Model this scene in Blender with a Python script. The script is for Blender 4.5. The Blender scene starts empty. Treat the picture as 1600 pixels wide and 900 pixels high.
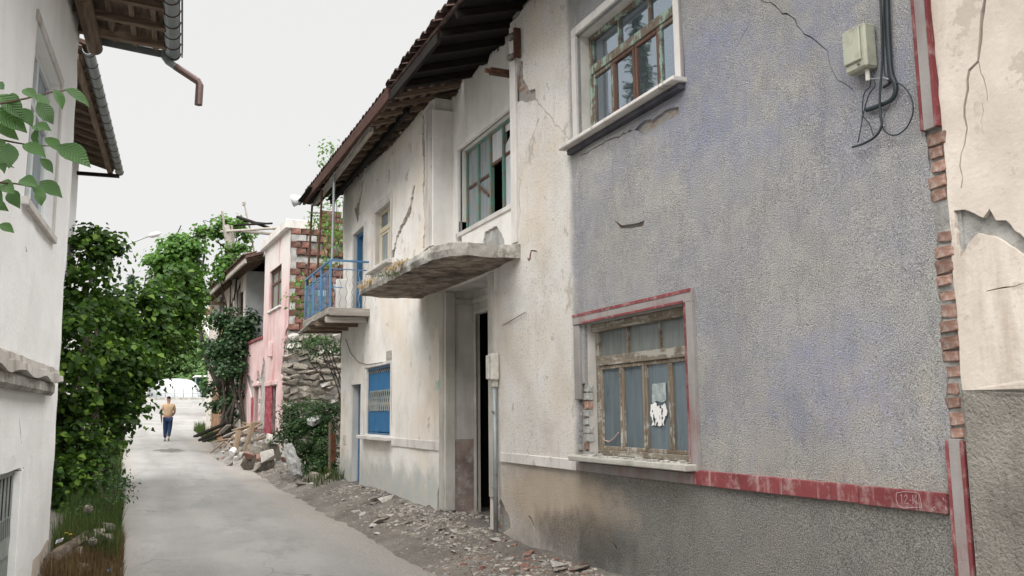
import bpy, bmesh, math, random
import numpy as np
from mathutils import Vector, Matrix, noise
from mathutils.geometry import delaunay_2d_cdt

scene = bpy.context.scene
COL = scene.collection
R = math.radians

# ------------------------------------------------------------------ camera
F = 1387.0                                   # focal length in photograph pixels (1600 wide)
def _n(v):
    v = np.array(v, float); return v / np.linalg.norm(v)
AY = _n((-600, 202, F)); AZ = np.array((-110, -9850, F), float); AZ = _n(_n(AZ) - AY * _n(AZ).dot(AY)); AX = np.cross(AY, AZ)
EYE = 1.6
cam = bpy.data.cameras.new('camera'); camo = bpy.data.objects.new('camera', cam); COL.objects.link(camo)
cam.sensor_width = 36.0; cam.lens = F / 1600 * 36; cam.clip_start = 0.05; cam.clip_end = 2000
rt = (AX[0], AY[0], AZ[0]); dn = (AX[1], AY[1], AZ[1]); fw = (AX[2], AY[2], AZ[2])
camo.matrix_world = Matrix(((rt[0], -dn[0], -fw[0], 0), (rt[1], -dn[1], -fw[1], 0), (rt[2], -dn[2], -fw[2], EYE), (0, 0, 0, 1)))
scene.camera = camo

# ------------------------------------------------------------------ sky, sun, exposure
SUN_EL, SUN_AZ = 67.0, 197.0                 # sun behind thin cloud, high, behind the camera to the left (azimuth from +Y clockwise)
world = bpy.data.worlds.new('World'); scene.world = world; world.use_nodes = True
wn, wl = world.node_tree.nodes, world.node_tree.links
wn.clear()
w_out = wn.new('ShaderNodeOutputWorld'); w_bg = wn.new('ShaderNodeBackground')
w_sky = wn.new('ShaderNodeTexSky'); w_sky.sky_type = 'NISHITA'; w_sky.sun_disc = False
w_sky.sun_elevation = R(SUN_EL); w_sky.sun_rotation = R(SUN_AZ); w_sky.dust_density = 4.0; w_sky.air_density = 1.0
w_hs = wn.new('ShaderNodeHueSaturation'); w_hs.inputs['Saturation'].default_value = 0.12
w_mix = wn.new('ShaderNodeMix'); w_mix.data_type = 'RGBA'; w_mix.inputs[0].default_value = 0.975
wl.new(w_sky.outputs[0], w_hs.inputs['Color']); wl.new(w_hs.outputs[0], w_mix.inputs[6])
w_mix.inputs[7].default_value = (1.225, 1.222, 1.21, 1)          # even white cloud deck
wl.new(w_mix.outputs[2], w_bg.inputs[0]); w_bg.inputs[1].default_value = 0.1
wl.new(w_bg.outputs[0], w_out.inputs[0])
sun = bpy.data.lights.new('sun', 'SUN'); suno = bpy.data.objects.new('sun', sun); COL.objects.link(suno)
sun.energy = 1.5; sun.angle = R(100); sun.color = (1.0, 0.978, 0.945)
_sd = Vector((math.sin(R(SUN_AZ)) * math.cos(R(SUN_EL)), math.cos(R(SUN_AZ)) * math.cos(R(SUN_EL)), math.sin(R(SUN_EL))))
suno.rotation_euler = _sd.to_track_quat('Z', 'Y').to_euler()
vs = scene.view_settings
vs.view_transform = 'Standard'; vs.look = 'None'; vs.gamma = 1.0; vs.exposure = 2.75; vs.use_curve_mapping = False
scene.render.engine = 'CYCLES'
scene.cycles.use_denoising = True
scene.cycles.max_bounces = 8; scene.cycles.transparent_max_bounces = 12
scene.cycles.sample_clamp_indirect = 8.0

# ------------------------------------------------------------------ measuring on real planes
def ray(px, py):
    d = np.array((px - 800, py - 450, F)); return np.array((AX.dot(d), AY.dot(d), AZ.dot(d)))
def onx(px, py, x=4.0):                      # (y, z) of a photographed point on a wall plane x = const
    r = ray(px, py); t = x / r[0]; return (r[1] * t, EYE + r[2] * t)
def PX(px, py, x=4.0):
    y, z = onx(px, py, x); return Vector((x, y, z))
def PY(px, py, y):
    r = ray(px, py); t = y / r[1]; return Vector((r[0] * t, y, EYE + r[2] * t))

# ------------------------------------------------------------------ objects
def obj(name, mesh, m=None, parent=None, loc=None):
    """mesh object; vertices are in world coordinates unless loc is given"""
    o = bpy.data.objects.new(name, mesh); COL.objects.link(o)
    if m is not None:
        ms = m if isinstance(m, (list, tuple)) else [m]
        if len(mesh.materials) == 0:
            for k in ms: mesh.materials.append(k)
        elif len(ms) == 1 and mesh.materials[0] != ms[0]:
            o.material_slots[0].link = 'OBJECT'; o.material_slots[0].material = ms[0]
    base = Vector(loc) if loc is not None else Vector((0, 0, 0))
    if parent is not None:
        o.parent = parent
        w = Vector((0, 0, 0)); q = parent
        while q is not None:
            w += q.location; q = q.parent
        base = base - w
    o.location = base
    return o
def thing(name, label, cat, loc, group=None):
    o = bpy.data.objects.new(name, None); COL.objects.link(o); o.location = loc; o.empty_display_size = 0.2
    return tag(o, label, cat, group)
def tag(o, label=None, cat=None, group=None, kind=None):
    if label: o['label'] = label
    if cat: o['category'] = cat
    if group: o['group'] = group
    if kind: o['kind'] = kind
    return o

class MB:
    """collects boxes, bars, tubes and polygons into one mesh"""
    def __init__(s): s.v = []; s.f = []; s.mi = []; s.cur = 0
    def add(s, vs_, fs_):
        b = len(s.v); s.v += [tuple(p) for p in vs_]
        for f in fs_: s.f.append([b + i for i in f]); s.mi.append(s.cur)
        return s
    def box(s, x0, x1, y0, y1, z0, z1):
        x0, x1 = min(x0, x1), max(x0, x1); y0, y1 = min(y0, y1), max(y0, y1); z0, z1 = min(z0, z1), max(z0, z1)
        v = [(x, y, z) for z in (z0, z1) for y in (y0, y1) for x in (x0, x1)]
        return s.add(v, [(0, 2, 3, 1), (4, 5, 7, 6), (0, 1, 5, 4), (2, 6, 7, 3), (0, 4, 6, 2), (1, 3, 7, 5)])
    def bar(s, a, b, w, h, up=(0, 0, 1), taper=1.0):
        a = Vector(a); b = Vector(b); d = (b - a).normalized(); up = Vector(up)
        if abs(d.dot(up)) > 0.98: up = Vector((1, 0, 0)) if abs(d.x) < 0.9 else Vector((0, 1, 0))
        r = d.cross(up).normalized(); u = r.cross(d).normalized()
        v = []
        for p, k in ((a, 1.0), (b, taper)):
            for i, j in ((-1, -1), (1, -1), (1, 1), (-1, 1)): v.append(p + r * (i * w * k / 2) + u * (j * h * k / 2))
        return s.add(v, [(0, 1, 2, 3), (7, 6, 5, 4), (0, 4, 5, 1), (1, 5, 6, 2), (2, 6, 7, 3), (3, 7, 4, 0)])
    def tube(s, pts, r, n=8, caps=True):
        pts = [Vector(p) for p in pts]; k = len(pts)
        rs = r if isinstance(r, (list, tuple)) else [r] * k
        v = []; f = []; ref = None
        for i, p in enumerate(pts):
            d = ((pts[min(i + 1, k - 1)] - pts[max(i - 1, 0)])).normalized()
            if ref is None:
                ref = Vector((0, 0, 1)) if abs(d.z) < 0.9 else Vector((1, 0, 0))
            a = (ref - d * ref.dot(d)).normalized(); b = d.cross(a); ref = a
            for j in range(n):
                t = 2 * math.pi * j / n; v.append(p + (a * math.cos(t) + b * math.sin(t)) * rs[i])
        for i in range(k - 1):
            for j in range(n):
                f.append((i * n + j, i * n + (j + 1) % n, (i + 1) * n + (j + 1) % n, (i + 1) * n + j))
        if caps: f.append(tuple(range(n - 1, -1, -1))); f.append(tuple((k - 1) * n + j for j in range(n)))
        return s.add(v, f)
    def prism(s, poly, off):
        """polygon (3-D points) swept by vector off"""
        n = len(poly); off = Vector(off); a = [Vector(p) for p in poly]
        return s.add(a + [p + off for p in a], [tuple(range(n)), tuple(range(2 * n - 1, n - 1, -1))] + [(i, n + i, n + (i + 1) % n, (i + 1) % n) for i in range(n)])
    def quad(s, *p): return s.add(p, [tuple(range(len(p)))])
    def mesh(s, bevel=0.0, smooth=False, jitter=0.0, seed=0, recalc=True):
        me = bpy.data.meshes.new('m'); me.from_pydata(s.v, [], s.f)
        me.polygons.foreach_set('material_index', s.mi)
        if bevel or recalc:
            bm = bmesh.new(); bm.from_mesh(me)
            if bevel: bmesh.ops.bevel(bm, geom=list(bm.edges), offset=bevel, segments=1, affect='EDGES', clamp_overlap=True)
            if jitter:
                rr = random.Random(seed)
                for v in bm.verts: v.co += Vector((rr.uniform(-1, 1), rr.uniform(-1, 1), rr.uniform(-1, 1))) * jitter
            bmesh.ops.recalc_face_normals(bm, faces=bm.faces); bm.to_mesh(me); bm.free()
        if smooth: me.polygons.foreach_set('use_smooth', [True] * len(me.polygons))
        me.update(); return me
    def build(s, name, m, parent=None, bevel=0.0, smooth=False, jitter=0.0, seed=0):
        return obj(name, s.mesh(bevel, smooth, jitter, seed), m, parent)

def jag(poly, step=0.04, amp=0.012, seed=1, closed=True):
    """break a polygon's edges into short uneven pieces"""
    rr = random.Random(seed); out = []; n = len(poly)
    for i in range(n if closed else n - 1):
        a = poly[i]; b = poly[(i + 1) % n]; L = math.hypot(b[0] - a[0], b[1] - a[1]); k = max(1, int(L / step))
        for j in range(k):
            t = j / k; q = (rr.uniform(-amp, amp), rr.uniform(-amp, amp)) if j else (0, 0)
            out.append((a[0] + (b[0] - a[0]) * t + q[0], a[1] + (b[1] - a[1]) * t + q[1]))
    if not closed: out.append(poly[-1])
    return out
def crack(pts, w, seed=1, step=0.05):
    """outline of a crack that runs along pts (u, v) with the widths w (start, middle, end or one per point)"""
    rr = random.Random(seed)
    p = jag(pts, step, step * 0.28, seed, closed=False); n = len(p); L = []; Rr = []
    for i in range(n):
        a = p[max(i - 1, 0)]; b = p[min(i + 1, n - 1)]; d = (b[0] - a[0], b[1] - a[1]); l = math.hypot(*d) or 1
        t = i / (n - 1)
        ww = np.interp(t, np.linspace(0, 1, len(w)), w) * rr.uniform(0.55, 1.3) / 2
        nx, ny = -d[1] / l, d[0] / l
        L.append((p[i][0] + nx * ww, p[i][1] + ny * ww)); Rr.append((p[i][0] - nx * ww, p[i][1] - ny * ww))
    return L + Rr[::-1]
def rect(u0, u1, v0, v1): return [(u0, v0), (u1, v0), (u1, v1), (u0, v1)]

def wall_sheet(outer, holes, put, depth, grid=0.0, wob=0.0, hole_depth=None, rim=True, side_mat=0, wscale=0.9):
    """A sheet with real holes. put(u, v, d) -> world point, d = depth behind the face.
    The rim of every hole (and the sheet's own edge) is carried back by its depth."""
    V = []; Fc = []
    def addp(poly):
        if sum(poly[i - 1][0] * poly[i][1] - poly[i][0] * poly[i - 1][1] for i in range(len(poly))) < 0: poly = poly[::-1]
        b = len(V); V.extend(Vector((p[0], p[1])) for p in poly); Fc.append(list(range(b, b + len(poly))))
    addp(outer)
    for h in holes: addp(h)
    if grid:
        us = [p[0] for p in outer]; vv = [p[1] for p in outer]
        u = min(us) + grid * 0.5
        while u < max(us):
            v = min(vv) + grid * 0.5
            while v < max(vv):
                V.append(Vector((u, v))); v += grid
            u += grid
    r = delaunay_2d_cdt(V, [], Fc, 1, 1e-5)
    pts, tris, of = r[0], r[2], r[5]
    keep = []; hole_of = {}
    for t, src in zip(tris, of):
        if 0 in src and not any(k > 0 for k in src): keep.append(t)
        for k in src:
            if k > 0:
                for i in range(3): hole_of[frozenset((t[i], t[(i + 1) % 3]))] = k - 1
    cnt = {}
    for t in keep:
        for i in range(3):
            e = frozenset((t[i], t[(i + 1) % 3])); cnt.setdefault(e, []).append((t[i], t[(i + 1) % 3]))
    used = sorted({i for t in keep for i in t}); idx = {k: i for i, k in enumerate(used)}
    mb = MB()
    def w(p): return wob * noise.noise(Vector((p[0] * wscale, p[1] * wscale, 3.1))) + wob * 0.5 * noise.noise(Vector((p[0] * 3.1, p[1] * 3.1, 7.7))) if wob else 0.0
    mb.v = [tuple(put(pts[k][0], pts[k][1], w(pts[k]))) for k in used]
    for t in keep: mb.f.append([idx[i] for i in t]); mb.mi.append(0)
    if rim:
        mb.cur = side_mat
        for e, l in cnt.items():
            if len(l) == 1:
                a, b = l[0]
                k = hole_of.get(e); dd = depth
                if k is not None and hole_depth: dd = hole_depth[k]
                if dd <= 0: continue
                pa, pb = pts[a], pts[b]
                ia = len(mb.v); mb.v.append(tuple(put(pa[0], pa[1], dd))); mb.v.append(tuple(put(pb[0], pb[1], dd)))
                mb.f.append([idx[b], idx[a], ia, ia + 1]); mb.mi.append(side_mat)
    return mb

# ------------------------------------------------------------------ procedural materials
class NT:
    def __init__(s, name):
        s.m = bpy.data.materials.new(name); s.m.use_nodes = True; s.t = s.m.node_tree; s.t.nodes.clear()
        s.out = s.t.nodes.new('ShaderNodeOutputMaterial'); s._co = None
    def node(s, typ, ins=None, **props):
        n = s.t.nodes.new(typ)
        for k, v in props.items(): setattr(n, k, v)
        for k, v in (ins or {}).items():
            if hasattr(v, 'is_output') and not isinstance(v, bpy.types.Node): s.t.links.new(v, n.inputs[k])
            elif v is not None:
                try: n.inputs[k].default_value = v
                except Exception: n.inputs[k].default_value = (*v, 1.0)
        return n
    @property
    def co(s):
        if s._co is None: s._co = s.node('ShaderNodeTexCoord').outputs['Object']
        return s._co
    def xyz(s):
        n = s.node('ShaderNodeSeparateXYZ', {0: s.co}); return n.outputs[0], n.outputs[1], n.outputs[2]
    def scaled(s, sc, rot=None):
        return s.node('ShaderNodeMapping', {'Vector': s.co, 'Scale': sc, **({'Rotation': rot} if rot else {})}).outputs[0]
    def noise(s, scale, detail=4.0, rough=0.55, vec=None, dist=0.0):
        return s.node('ShaderNodeTexNoise', {'Vector': vec or s.co, 'Scale': scale, 'Detail': detail, 'Roughness': rough, 'Distortion': dist}).outputs[0]
    def voro(s, scale, feature='F1', vec=None, out='Distance'):
        return s.node('ShaderNodeTexVoronoi', {'Vector': vec or s.co, 'Scale': scale}, feature=feature).outputs[out]
    def ramp(s, fac, stops, interp='LINEAR'):
        n = s.node('ShaderNodeValToRGB', {0: fac}); e = n.color_ramp.elements; n.color_ramp.interpolation = interp
        while len(e) < len(stops): e.new(0.5)
        for k, (p, c) in enumerate(stops):
            e[k].position = p; e[k].color = (c, c, c, 1) if isinstance(c, (int, float)) else (*c, 1)
        return n.outputs[0]
    def step(s, v, a, b):                      # 0 below a, 1 above b
        return s.node('ShaderNodeMapRange', {0: v, 1: a, 2: b, 3: 0.0, 4: 1.0}, interpolation_type='SMOOTHSTEP').outputs[0]
    def mix(s, f, a, b, mode='MIX'):
        n = s.node('ShaderNodeMix', {0: f}, data_type='RGBA', blend_type=mode)
        for i, c in ((6, a), (7, b)):
            if hasattr(c, 'is_output'): s.t.links.new(c, n.inputs[i])
            else: n.inputs[i].default_value = (*c, 1)
        return n.outputs[2]
    def math(s, op, a, b=None, clamp=False):
        n = s.node('ShaderNodeMath', operation=op, use_clamp=clamp)
        for i, c in enumerate((a, b)):
            if c is None: continue
            if hasattr(c, 'is_output'): s.t.links.new(c, n.inputs[i])
            else: n.inputs[i].default_value = c
        return n.outputs[0]
    def blob(s, cy, cz, ry, rz, wob=0.25, scale=3.0):
        """0..1 patch around (cy, cz) on a wall, uneven outline"""
        x, y, z = s.xyz()
        a = s.math('POWER', s.math('DIVIDE', s.math('SUBTRACT', y, cy), ry), 2.0)
        b = s.math('POWER', s.math('DIVIDE', s.math('SUBTRACT', z, cz), rz), 2.0)
        r = s.math('SQRT', s.math('ADD', a, b))
        r = s.math('ADD', r, s.math('MULTIPLY', s.math('SUBTRACT', s.noise(scale), 0.5), wob * 4))
        return s.math('SUBTRACT', 1.0, s.step(r, 0.45, 1.1))
    def bump(s, h, dist=0.01, strength=1.0, prev=None):
        return s.node('ShaderNodeBump', {'Height': h, 'Distance': dist, 'Strength': strength, **({'Normal': prev} if prev else {})}).outputs[0]
    def bsdf(s, col, rough=0.9, nrm=None, spec=0.25, metal=0.0, **extra):
        ins = {'Base Color': col, 'Roughness': rough, 'Specular IOR Level': spec, 'Metallic': metal}
        if nrm is not None: ins['Normal'] = nrm
        ins.update(extra)
        return s.node('ShaderNodeBsdfPrincipled', ins).outputs[0]
    def done(s, sh):
        s.t.links.new(sh, s.out.inputs[0]); return s.m
    def rnd(s): return s.node('ShaderNodeObjectInfo').outputs['Random']
    def island(s): return s.node('ShaderNodeNewGeometry').outputs['Random Per Island']

def simple(name, col, rough=0.85, var=0.12, scale=6.0, bump=0.003, bscale=40.0, rnd=0.0, metal=0.0, dirt=None, spec=0.25):
    """one-colour material with uneven tone, fine relief, optional dirt colour and per-object change"""
    t = NT(name); n = t.noise(scale, 5)
    lo = tuple(max(c * (1 - var * 1.6), 0) for c in col); hi = tuple(min(c * (1 + var), 1) for c in col)
    c = t.ramp(n, [(0.3, lo), (0.7, hi)])
    if dirt: c = t.mix(t.ramp(t.noise(scale * 2.3, 6, 0.65), [(0.5, 0.0), (0.68, 0.85)]), c, dirt)
    if rnd:
        v = t.node('ShaderNodeMapRange', {0: t.rnd(), 3: 1 - rnd, 4: 1 + rnd}).outputs[0]
        c = t.node('ShaderNodeHueSaturation', {'Value': v, 'Color': c}).outputs[0]
    nr = t.bump(t.noise(bscale, 5), bump, 0.8) if bump else None
    return t.done(t.bsdf(c, rough, nr, spec, metal))
def wood(name, a, b, axis='y', rough=0.85, rnd=0.15, paint=None, peel=0.5):
    """grain along an axis; paint = colour of paint that is left, peel = how much has gone"""
    t = NT(name); sc = {'x': (2, 30, 30), 'y': (30, 2, 30), 'z': (30, 30, 2)}[axis]
    g = t.noise(1.0, 6, 0.6, t.scaled(sc)); c = t.ramp(g, [(0.3, a), (0.7, b)])
    h = g
    if paint:
        k = t.noise(7.0, 8, 0.7); msk = t.ramp(t.math('ADD', t.math('MULTIPLY', g, 0.45), t.math('MULTIPLY', k, 0.6)), [(peel - 0.03, 1.0), (peel + 0.03, 0.0)])
        pc = t.mix(t.noise(3.0), tuple(x * 0.8 for x in paint), paint)
        c = t.mix(msk, c, pc); h = t.math('ADD', t.math('MULTIPLY', g, 0.5), msk)
    if rnd:
        v = t.node('ShaderNodeMapRange', {0: t.rnd(), 3: 1 - rnd, 4: 1 + rnd}).outputs[0]
        c = t.node('ShaderNodeHueSaturation', {'Value': v, 'Color': c}).outputs[0]
    return t.done(t.bsdf(c, rough, t.bump(h, 0.004, 0.7), 0.2))

def m_facade():
    """the long plastered front: white lime plaster far, bare grey-blue spatter render near"""
    t = NT('facade_plaster'); x, y, z = t.xyz()
    edge = t.math('ADD', y, t.math('MULTIPLY', t.math('SUBTRACT', t.noise(4.0, 5), 0.5), 0.14))
    white = t.step(edge, 7.70, 7.84)
    # white plaster with streaks and soot
    streak = t.noise(1.0, 6, 0.6, t.scaled((5, 5, 0.7)))
    wc = t.ramp(t.noise(2.2, 6, 0.6), [(0.25, (0.60, 0.565, 0.52)), (0.5, (0.74, 0.715, 0.68)), (0.75, (0.80, 0.78, 0.755))])
    wc = t.mix(t.math('MULTIPLY', t.ramp(streak, [(0.54, 0.0), (0.72, 1.0)]), 0.4), wc, (0.52, 0.47, 0.41))
    wc = t.mix(t.ramp(t.noise(0.75, 5, 0.6), [(0.46, 0.0), (0.66, 0.55)]), wc, (0.70, 0.59, 0.46))
    specks = t.ramp(t.noise(42, 3, 0.65), [(0.56, 0.0), (0.66, 1.0)])
    near_w = t.math('SUBTRACT', 1.0, t.step(y, 9.0, 10.6))
    wc = t.mix(t.math('MULTIPLY', specks, t.math('MULTIPLY', near_w, 0.55)), wc, (0.28, 0.26, 0.235))
    pm = t.ramp(t.noise(2.7, 9, 0.68), [(0.615, 0.0), (0.63, 1.0)])
    wc = t.mix(t.math('MULTIPLY', pm, 0.75), wc, (0.50, 0.46, 0.41))
    wc = t.mix(t.math('MULTIPLY', t.blob(11.9, 3.1, 1.0, 0.55, 0.3), 0.75), wc, (0.36, 0.36, 0.31))
    wc = t.mix(t.math('MULTIPLY', t.blob(11.95, 2.2, 0.55, 1.0, 0.3), 0.5), wc, (0.50, 0.42, 0.32))
    wc = t.mix(t.math('MULTIPLY', t.blob(17.9, 5.6, 0.6, 0.9, 0.3), 0.6), wc, (0.36, 0.35, 0.32))
    # foot of the white wall: washed blue-grey and sand
    zz = t.math('ADD', z, t.math('MULTIPLY', t.math('SUBTRACT', t.noise(2.5, 6, 0.65), 0.5), 0.9))
    foot = t.math('SUBTRACT', 1.0, t.step(zz, 0.55, 0.95))
    bl = t.mix(t.noise(3.5, 4), (0.38, 0.44, 0.45), (0.58, 0.53, 0.46))
    wc = t.mix(t.math('MULTIPLY', foot, t.step(y, 10.5, 11.5)), wc, bl)
    lowd = t.math('SUBTRACT', 1.0, t.step(z, 1.02, 1.08))
    wlow = t.ramp(t.noise(3.0, 6, 0.65), [(0.3, (0.33, 0.30, 0.27)), (0.7, (0.56, 0.52, 0.48))])
    wc = t.mix(t.math('MULTIPLY', lowd, near_w), wc, wlow)
    # grey spatter render with what is left of a blue wash
    gr = t.ramp(t.noise(1.3, 5, 0.6), [(0.3, (0.28, 0.28, 0.275)), (0.7, (0.40, 0.398, 0.39))])
    gr = t.mix(t.ramp(t.noise(5.5, 6, 0.7), [(0.46, 0.0), (0.60, 0.45)]), gr, (0.46, 0.445, 0.41))
    gr = t.mix(t.math('MULTIPLY', t.ramp(t.noise(2.6, 7, 0.7), [(0.40, 0.0), (0.60, 0.75)]), t.math('SUBTRACT', 1.0, t.step(z, 1.3, 2.6))), gr, (0.46, 0.42, 0.36))
    arc = t.noise(1.0, 5, 0.6, t.scaled((3, 9, 2.2), (0.6, 0, 0)), 1.2)
    gr = t.mix(t.ramp(arc, [(0.55, 0.0), (0.62, 0.3)]), gr, (0.22, 0.22, 0.225))
    gr = t.mix(t.ramp(t.noise(1.0, 6, 0.65, t.scaled((6, 6, 0.5))), [(0.56, 0.0), (0.70, 0.35)]), gr, (0.20, 0.20, 0.20))
    grain = t.noise(105, 2, 0.7)
    blue = t.ramp(t.noise(1.15, 8, 0.72), [(0.42, 0.0), (0.62, 1.0)])
    bz = t.math('MULTIPLY', t.step(z, 1.1, 1.5), t.math('ADD', 0.55, t.math('MULTIPLY', t.blob(5.0, 4.0, 1.8, 0.7, 0.4), 1.0)))
    bz = t.math('MAXIMUM', bz, t.math('MULTIPLY', t.blob(4.35, 1.75, 0.85, 0.45, 0.5), 1.05))
    bz = t.math('MAXIMUM', bz, t.math('MULTIPLY', t.blob(7.35, 5.6, 0.9, 0.4, 0.25), 0.9))
    bm_ = t.math('MULTIPLY', t.math('MULTIPLY', blue, bz), t.ramp(grain, [(0.42, 0.0), (0.58, 1.0)]), True)
    gc = t.mix(bm_, gr, (0.24, 0.265, 0.41))
    gc = t.mix(t.ramp(grain, [(0.54, 0.0), (0.70, 0.75)]), gc, (0.60, 0.585, 0.55))
    gc = t.mix(t.ramp(grain, [(0.30, 0.9), (0.44, 0.0)]), gc, (0.10, 0.10, 0.10))
    drk = t.ramp(t.noise(2.0, 6, 0.6, t.scaled((1, 1, 0.5))), [(0.5, 0.0), (0.72, 0.6)])
    gc = t.mix(t.math('MULTIPLY', drk, t.math('SUBTRACT', 1.0, t.step(z, 0.9, 1.6))), gc, (0.15, 0.15, 0.145))
    # dado under the red band: darker, soot and sand patches
    glow_ = t.math('SUBTRACT', 1.0, t.step(z, 1.02, 1.08))
    dd = t.mix(t.ramp(t.noise(95, 3, 0.7), [(0.38, 0.0), (0.62, 1.0)]), (0.055, 0.054, 0.051), (0.30, 0.292, 0.272))
    gc = t.mix(t.math('MULTIPLY', glow_, 0.75), gc, dd)
    c = t.mix(white, gc, wc)
    sand = t.blob(8.3, 0.72, 1.7, 0.40, 0.2, 5.0)
    c = t.mix(t.math('MULTIPLY', sand, 0.7), c, (0.50, 0.41, 0.31))
    soot = t.math('MULTIPLY', t.blob(7.7, 0.40, 1.25, 0.34, 0.22, 5.0), 0.8)
    c = t.mix(t.math('MULTIPLY', soot, t.ramp(t.noise(45, 3), [(0.3, 1.0), (0.7, 0.55)])), c, (0.09, 0.083, 0.075))
    # relief
    sp = t.math('ADD', t.math('MULTIPLY', t.ramp(grain, [(0.36, 0.0), (0.66, 1.0)]), 0.55), t.math('MULTIPLY', t.voro(120), 0.35))
    fine = t.math('ADD', t.math('MULTIPLY', t.noise(28, 5, 0.6), 0.55), t.math('MULTIPLY', t.noise(6, 4), 0.7))
    rough_w = t.math('SUBTRACT', 1.0, t.math('MULTIPLY', t.step(y, 8.8, 11.0), 0.8))
    sp2 = t.math('MULTIPLY', sp, rough_w)
    h = t.math('SUBTRACT', t.math('ADD', sp2, t.math('MULTIPLY', fine, 0.5)), t.math('MULTIPLY', t.math('MULTIPLY', pm, white), 0.4))
    return t.done(t.bsdf(c, 0.95, t.bump(h, 0.016, 0.8), 0.1))

def m_plaster(name, a, b, stain=None, stain_amt=0.5, bump=0.006, rough_sp=0.0, peel=None, peel_at=0.62, streaks=0.4):
    t = NT(name)
    c = t.ramp(t.noise(1.8, 6, 0.62), [(0.28, a), (0.7, b)])
    if stain:
        c = t.mix(t.math('MULTIPLY', t.ramp(t.noise(1.0, 6, 0.62, t.scaled((4, 4, 0.8))), [(0.5, 0.0), (0.72, 1.0)]), stain_amt), c, stain)
        c = t.mix(t.ramp(t.noise(24, 3), [(0.66, 0.0), (0.74, 0.5 * streaks)]), c, stain)
    if peel: c = t.mix(t.ramp(t.noise(3.3, 8, 0.66), [(peel_at, 0.0), (peel_at + 0.02, 1.0)]), c, peel)
    h = t.math('ADD', t.noise(5, 4), t.math('MULTIPLY', t.noise(30, 5, 0.6), 0.6))
    if rough_sp: h = t.math('ADD', h, t.math('MULTIPLY', t.noise(50, 4, 0.65), rough_sp))
    return t.done(t.bsdf(c, 0.93, t.bump(h, bump, 0.9), 0.12))

def m_masonry(name='bare_masonry'):
    t = NT(name); x, y, z = t.xyz()
    cmb = t.node('ShaderNodeCombineXYZ', {0: y, 1: z}).outputs[0]
    br = t.node('ShaderNodeTexBrick', {'Vector': cmb, 'Color1': (0.30, 0.13, 0.085), 'Color2': (0.36, 0.19, 0.13), 'Mortar': (0.36, 0.345, 0.32), 'Scale': 1.0, 'Mortar Size': 0.018, 'Brick Width': 0.22, 'Row Height': 0.085})
    c = t.mix(t.ramp(t.noise(4, 6, 0.65), [(0.47, 0.0), (0.6, 1.0)]), (0.33, 0.32, 0.30), br.outputs[0])
    return t.done(t.bsdf(c, 0.95, t.bump(t.math('ADD', t.noise(25, 6), t.noise(90, 3)), 0.02, 0.9), 0.1))

def m_glass(name, tint=(0.55, 0.66, 0.72), refl=0.45, dust=0.3, dustcol=(0.45, 0.47, 0.47), rough=0.03, streak=True, wobble=0.0):
    t = NT(name)
    lw = t.node('ShaderNodeLayerWeight', {'Blend': 0.35}).outputs['Fresnel']
    f = t.math('ADD', t.math('MULTIPLY', lw, 0.6), refl * 0.6, True)
    nr = t.bump(t.noise(2.2, 2), 0.02, wobble) if wobble else None
    gl = t.node('ShaderNodeBsdfGlossy', {'Color': (0.74, 0.86, 0.98), 'Roughness': rough, **({'Normal': nr} if nr else {})}).outputs[0]
    tr = t.node('ShaderNodeBsdfTransparent', {'Color': tint}).outputs[0]
    g = t.node('ShaderNodeMixShader', {0: f, 1: tr, 2: gl}).outputs[0]
    dn_ = t.math('MULTIPLY', t.noise(1.0, 6, 0.65, t.scaled((14, 14, 2.0))), 1.0) if streak else t.noise(6, 6, 0.7)
    dm = t.ramp(dn_, [(0.25, dust * 0.7), (0.75, min(1.0, dust * 1.25))])
    df = t.node('ShaderNodeBsdfDiffuse', {'Color': dustcol}).outputs[0]
    return t.done(t.node('ShaderNodeMixShader', {0: dm, 1: g, 2: df}).outputs[0])

def m_leaf(name, a, b, c=None, trans=0.35, gloss=0.35):
    t = NT(name); i = t.island()
    stops = [(0.0, a), (0.75, b)] + ([(1.0, c)] if c else [])
    col = t.ramp(i, stops)
    col = t.mix(t.ramp(t.noise(0.9, 3), [(0.35, 0.0), (0.7, 0.5)]), col, tuple(x * 0.7 for x in a))
    p = t.bsdf(col, 0.5, None, gloss)
    tr = t.node('ShaderNodeBsdfTranslucent', {'Color': t.mix(0.5, col, tuple(min(1, x * 2.2) for x in b))}).outputs[0]
    return t.done(t.node('ShaderNodeMixShader', {0: trans, 1: p, 2: tr}).outputs[0])

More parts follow.
